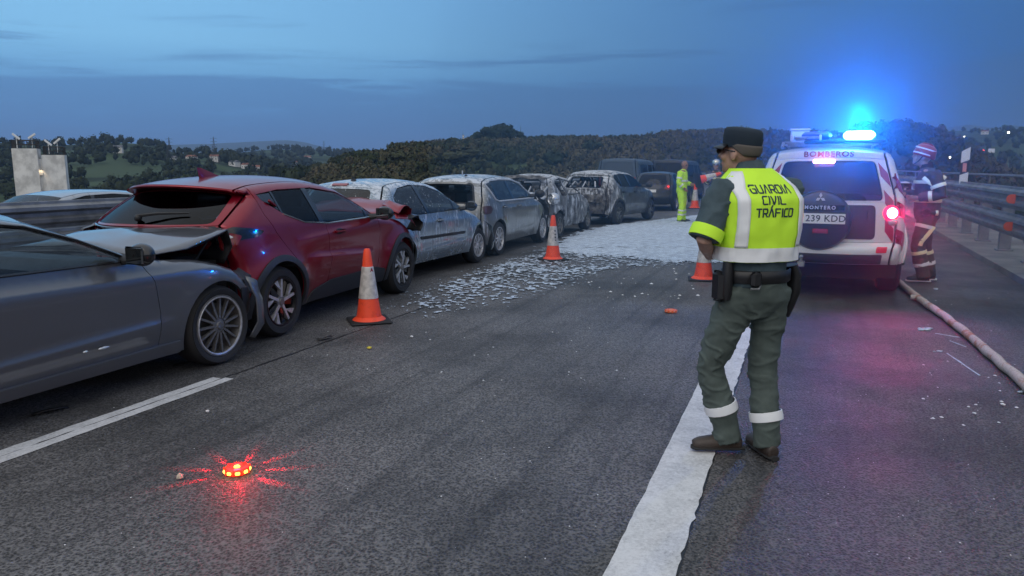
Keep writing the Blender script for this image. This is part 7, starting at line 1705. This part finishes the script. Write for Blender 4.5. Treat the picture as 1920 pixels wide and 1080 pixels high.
def beacon(label, loc, lit):
    r = empty('warning_beacon', loc, R(12), label, 'warning beacon', 'orange road beacons')
    MB().lathe([(.0, .002), (.062, .002), (.067, .008), (.066, .026), (.058, .034), (.040, .036), (.036, .031), (.0, .030)], 32).build('beacon_body', M['beaconlit'] if lit else M['beaconoff'], r)
    n = 9
    for k in range(n):
        a = 2 * math.pi * k / n; Rz = Matrix.Rotation(a, 3, 'Z'); p = Rz @ Vector((.0665, 0, .017)); MB().box(p, (.012, .026, .017), Rz, .005).build('led_window', M['ledlit'] if lit else M['beaconlens'], r)
        Rz2 = Matrix.Rotation(a + .35, 3, 'Z'); MB().box(Rz2 @ Vector((.066, 0, .018)), (.012, .008, .032), Rz2, .003).build('rib', M['beaconlit'] if lit else M['beaconoff'], r)
    MB().lathe([(0, .0385), (.013, .038), (.017, .034), (.017, .030)], 16).build('top_lamp', M['ledlit'] if lit else M['beaconlens'], r)
    if lit:
        for k in range(n):
            a = 2 * math.pi * k / n + .0; d = Vector((math.cos(a), math.sin(a), 0)); l = spot('led_lamp', d * .073 + Vector((0, 0, .030)), d * .24 + Vector((0, 0, -.01)), (1.2 if abs(math.sin(a + R(12)) + 1) < .25 else 18), (1, .005, .02), R(21), .7, .003, r)
        spot('led_lamp', (0, 0, .075), None, 3.0, (1, .01, .03), 0, 0, .02, r, 'POINT')
    return r
M['beaconlit'] = pmat('glowing orange red lens', (.7, .02, .01), .25, emis=(1, .03, .01), estr=1.2); M['ledlit'] = emit_mat('lit beacon led', (1, .42, .06), 5.0)
M['beaconoff'] = pmat('orange plastic', (.75, .13, .04), .4); M['beaconlens'] = pmat('pale orange lens', (.80, .30, .16), .2, coat=1)
bq = road_px(445, 886); beacon('lit red beacon flashing on the asphalt in the foreground', (bq[0], bq[1], .002), True)
bq = road_px(1258, 586); beacon('unlit orange beacon lying on the road left of the officer’s knee', (bq[0], bq[1], .002), False)

# fire hose
m, t, b = new_mat('dirty canvas hose'); tcn = t.nodes.new('ShaderNodeTexCoord'); f = noise_tex(t, tcn.outputs['Object'], 4.5, 5, .65); g2 = noise_tex(t, tcn.outputs['Object'], 60, 3, .6)
c_ = mixc(t, smooth(t, f, .50, .62), (.46, .40, .36), (.36, .17, .10)); c_ = mixc(t, mth(t, 'MULTIPLY', smooth(t, g2, .5, .7), .5), c_, (.10, .08, .07)); lk(t, c_, b.inputs['Base Color']); b.inputs['Roughness'].default_value = .8
lk(t, bump(t, g2, .5, .004), b.inputs['Normal']); M['hose'] = m
hp = [road_px(*p) for p in ((1668, 512), (1675, 526), (1694, 543), (1722, 566), (1752, 588), (1790, 617), (1830, 650), (1874, 690), (1920, 731), (1985, 795), (2080, 880))]
hp = [(7.6, 16.0), (6.5, 13.0), (5.75, 11.2)] + hp[1:]
pts = catm([(p[0], p[1], .050) for p in hp], 8); pts = [Vector(p) + Vector((noise.noise(Vector(p) * 3) * .02, 0, 0)) for p in pts]
hz = MB().tube(pts, [(.040 + .004 * noise.noise(p * 5), .043) for p in pts], 12).build('fire_hose', M['hose']); tag(hz, 'pale dirty fire hose running along the shoulder past the off-roader', 'hose')
q = road_px(1722, 566); MB().tube([Vector((q[0], q[1], .055)) + V * .02 + U * .0, Vector((q[0], q[1], .055)) + U * .0 - V * .09], .03, 8).build('hose_knot', M['hose'], hz)

# litter on the road
def chip(name, px, py, size, mat, label, cat, flat=.5, seed=0):
    p = road_px(px, py); bm = bmesh.new(); bmesh.ops.create_icosphere(bm, subdivisions=1, radius=1)
    r_ = np.random.default_rng(seed + int(px)); vs = [(v.co * float(r_.uniform(.7, 1.15))) for v in bm.verts]; fs = [[v.index for v in f.verts] for f in bm.faces]; bm.free()
    o = mobj(name, [(v.x * size, v.y * size * .8, (v.z + .8) * size * flat) for v in vs], fs, mat, None, False); o.location = (p[0], p[1], .012 if px > 1100 else .003); o.rotation_euler = (0, 0, random.uniform(0, 6)); return tag(o, label, cat)
M['stone'] = pmat('pale stone', (.55, .46, .36), .8); M['whitebit'] = pmat('white plastic fragment', (.70, .71, .72), .5); M['yellowbit'] = pmat('yellow scrap', (.62, .50, .05), .6)
chip('pebble', 337, 899, .020, M['stone'], 'cream pebble on the asphalt left of the lit beacon', 'stone', .9)
chip('pebble', 389, 774, .013, M['whitebit'], 'small white pebble on the road behind the lit beacon', 'stone', .9)
chip('scrap', 692, 655, .030, M['yellowbit'], 'crumpled yellow scrap on the road below the nearest cone', 'scrap', .5)
chip('fragment', 772, 633, .020, M['whitebit'], 'white fragment on the road right of the nearest cone', 'fragment', .5)
chip('fragment', 1880, 763, .022, M['whitebit'], 'white triangular fragment near the hose at the right edge', 'fragment', .4)
chip('fragment', 1826, 779, .018, M['whitebit'], 'thin white fragment lying farther from the hose end', 'fragment', .4)
r_ = np.random.default_rng(77); vs = []; fs = []
def bits(n, px0, px1, py0, py1, smin, smax):
    for i in range(n):
        p = road_px(r_.uniform(px0, px1), r_.uniform(py0, py1)); s = r_.uniform(smin, smax); b = len(vs); k = int(r_.integers(5, 8)); a0 = r_.uniform(0, 6)
        z0 = .006 if p[0] * math.cos(HEAD) - p[1] * math.sin(HEAD) > -.5 else .002
        for j in range(k):
            a = a0 + 2 * math.pi * j / k; q = s * r_.uniform(.6, 1.2); vs.append((p[0] + q * math.cos(a), p[1] + q * 1.2 * math.sin(a), z0))
        vs.append((p[0], p[1], z0 + s * .5)); [fs.append((b + j, b + (j + 1) % k, b + k)) for j in range(k)]
bits(60, 560, 1250, 560, 720, .003, .011); bits(46, 100, 1250, 720, 1060, .002, .006); bits(40, 1720, 1920, 540, 800, .004, .014); bits(60, 1450, 1900, 700, 1060, .002, .005); bits(40, 1100, 1330, 500, 560, .008, .03)
tag(mobj('litter', vs, fs, M['whitebit'], None, False), 'tiny pale glass and plastic crumbs strewn over the road', None, None, 'stuff')
# foam clots by the hose
def clot(px, py, size, label, n=7):
    p = road_px(px, py); m = MB()
    for i in range(n): m.ball((r_.normal() * size, r_.normal() * size * .7, size * .12), (size * r_.uniform(.35, .8), size * r_.uniform(.3, .6), size * r_.uniform(.15, .3)), 8, 6)
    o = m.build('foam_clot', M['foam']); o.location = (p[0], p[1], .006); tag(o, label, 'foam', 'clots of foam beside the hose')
clot(1733, 620, .05, 'largest white foam clot on the road left of the hose'); clot(1760, 660, .022, 'small foam clot below the largest one'); clot(1759, 543, .04, 'foam clot near the firefighter’s boots', 4); clot(1930, 745, .035, 'foam clot at the hose’s near end', 4)
for (a, b) in (((1752, 626), (1800, 634)), ((1776, 664), (1836, 705)), ((1780, 640), (1812, 652))):
    p, q = road_px(*a), road_px(*b); s_ = []
    for i in range(9):
        u = i / 8; s_.append(Vector((p[0] + (q[0] - p[0]) * u, p[1] + (q[1] - p[1]) * u + .03 * noise.noise(Vector((u * 4, p[0], 0))), .007)))
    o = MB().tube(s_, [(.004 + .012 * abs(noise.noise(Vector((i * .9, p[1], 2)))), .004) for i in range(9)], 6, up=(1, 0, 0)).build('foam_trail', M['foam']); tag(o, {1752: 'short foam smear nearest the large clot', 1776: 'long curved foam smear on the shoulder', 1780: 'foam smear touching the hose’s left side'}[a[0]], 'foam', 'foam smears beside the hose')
# bits fallen from the crash cars
def shard(px, py, L, label, seed):
    p = road_px(px, py); rr = random.Random(seed); g = [[(0, 0, .01), (0, .05, .015)], [(L * .5, -.02, .03), (L * .5, .05, .02)], [(L, .01, .01), (L, .04, .02)]]
    r = empty('car_fragment', (p[0], p[1], 0), rr.uniform(.6, 1.4), label, 'car fragment'); sheet('plastic_piece', g, M['blackplastic'], r, .015, 14, seed, 3, .004)
shard(60, 782, .22, 'broken black trim piece under the grey saloon’s sill', 3); shard(330, 690, .35, 'black splash guard piece on the road behind the grey saloon’s front wheel', 5); shard(600, 640, .16, 'small black piece on the road below the red car', 9)
# ================================================================== air
volume_box('haze', (-15000, -2500, -27), (15000, 15000, 420), 1.2e-4, (.42, .62, 1.0), .3, 'thin blue evening haze over the valley')
mm = bpy.data.materials.new('added glow volume'); mm.use_nodes = True; t = mm.node_tree; t.nodes.clear()  # added volume, only there to make the blue lamp glow
o_ = t.nodes.new('ShaderNodeOutputMaterial'); v_ = t.nodes.new('ShaderNodeVolumePrincipled'); v_.inputs['Density'].default_value = .030; v_.inputs['Anisotropy'].default_value = .82; v_.inputs['Color'].default_value = (.55, .8, 1, 1)
lk(t, v_.outputs[0], o_.inputs['Volume'])
ctr = SW @ Vector((-.6, -.3, 2.3))
tag(MB().ball(ctr, (5.5, 5.0, 4.2), 32, 20).build('glow_volume', mm), 'added thin volume glowing round the blue lamp of the off-roader', None, None, 'stuff')
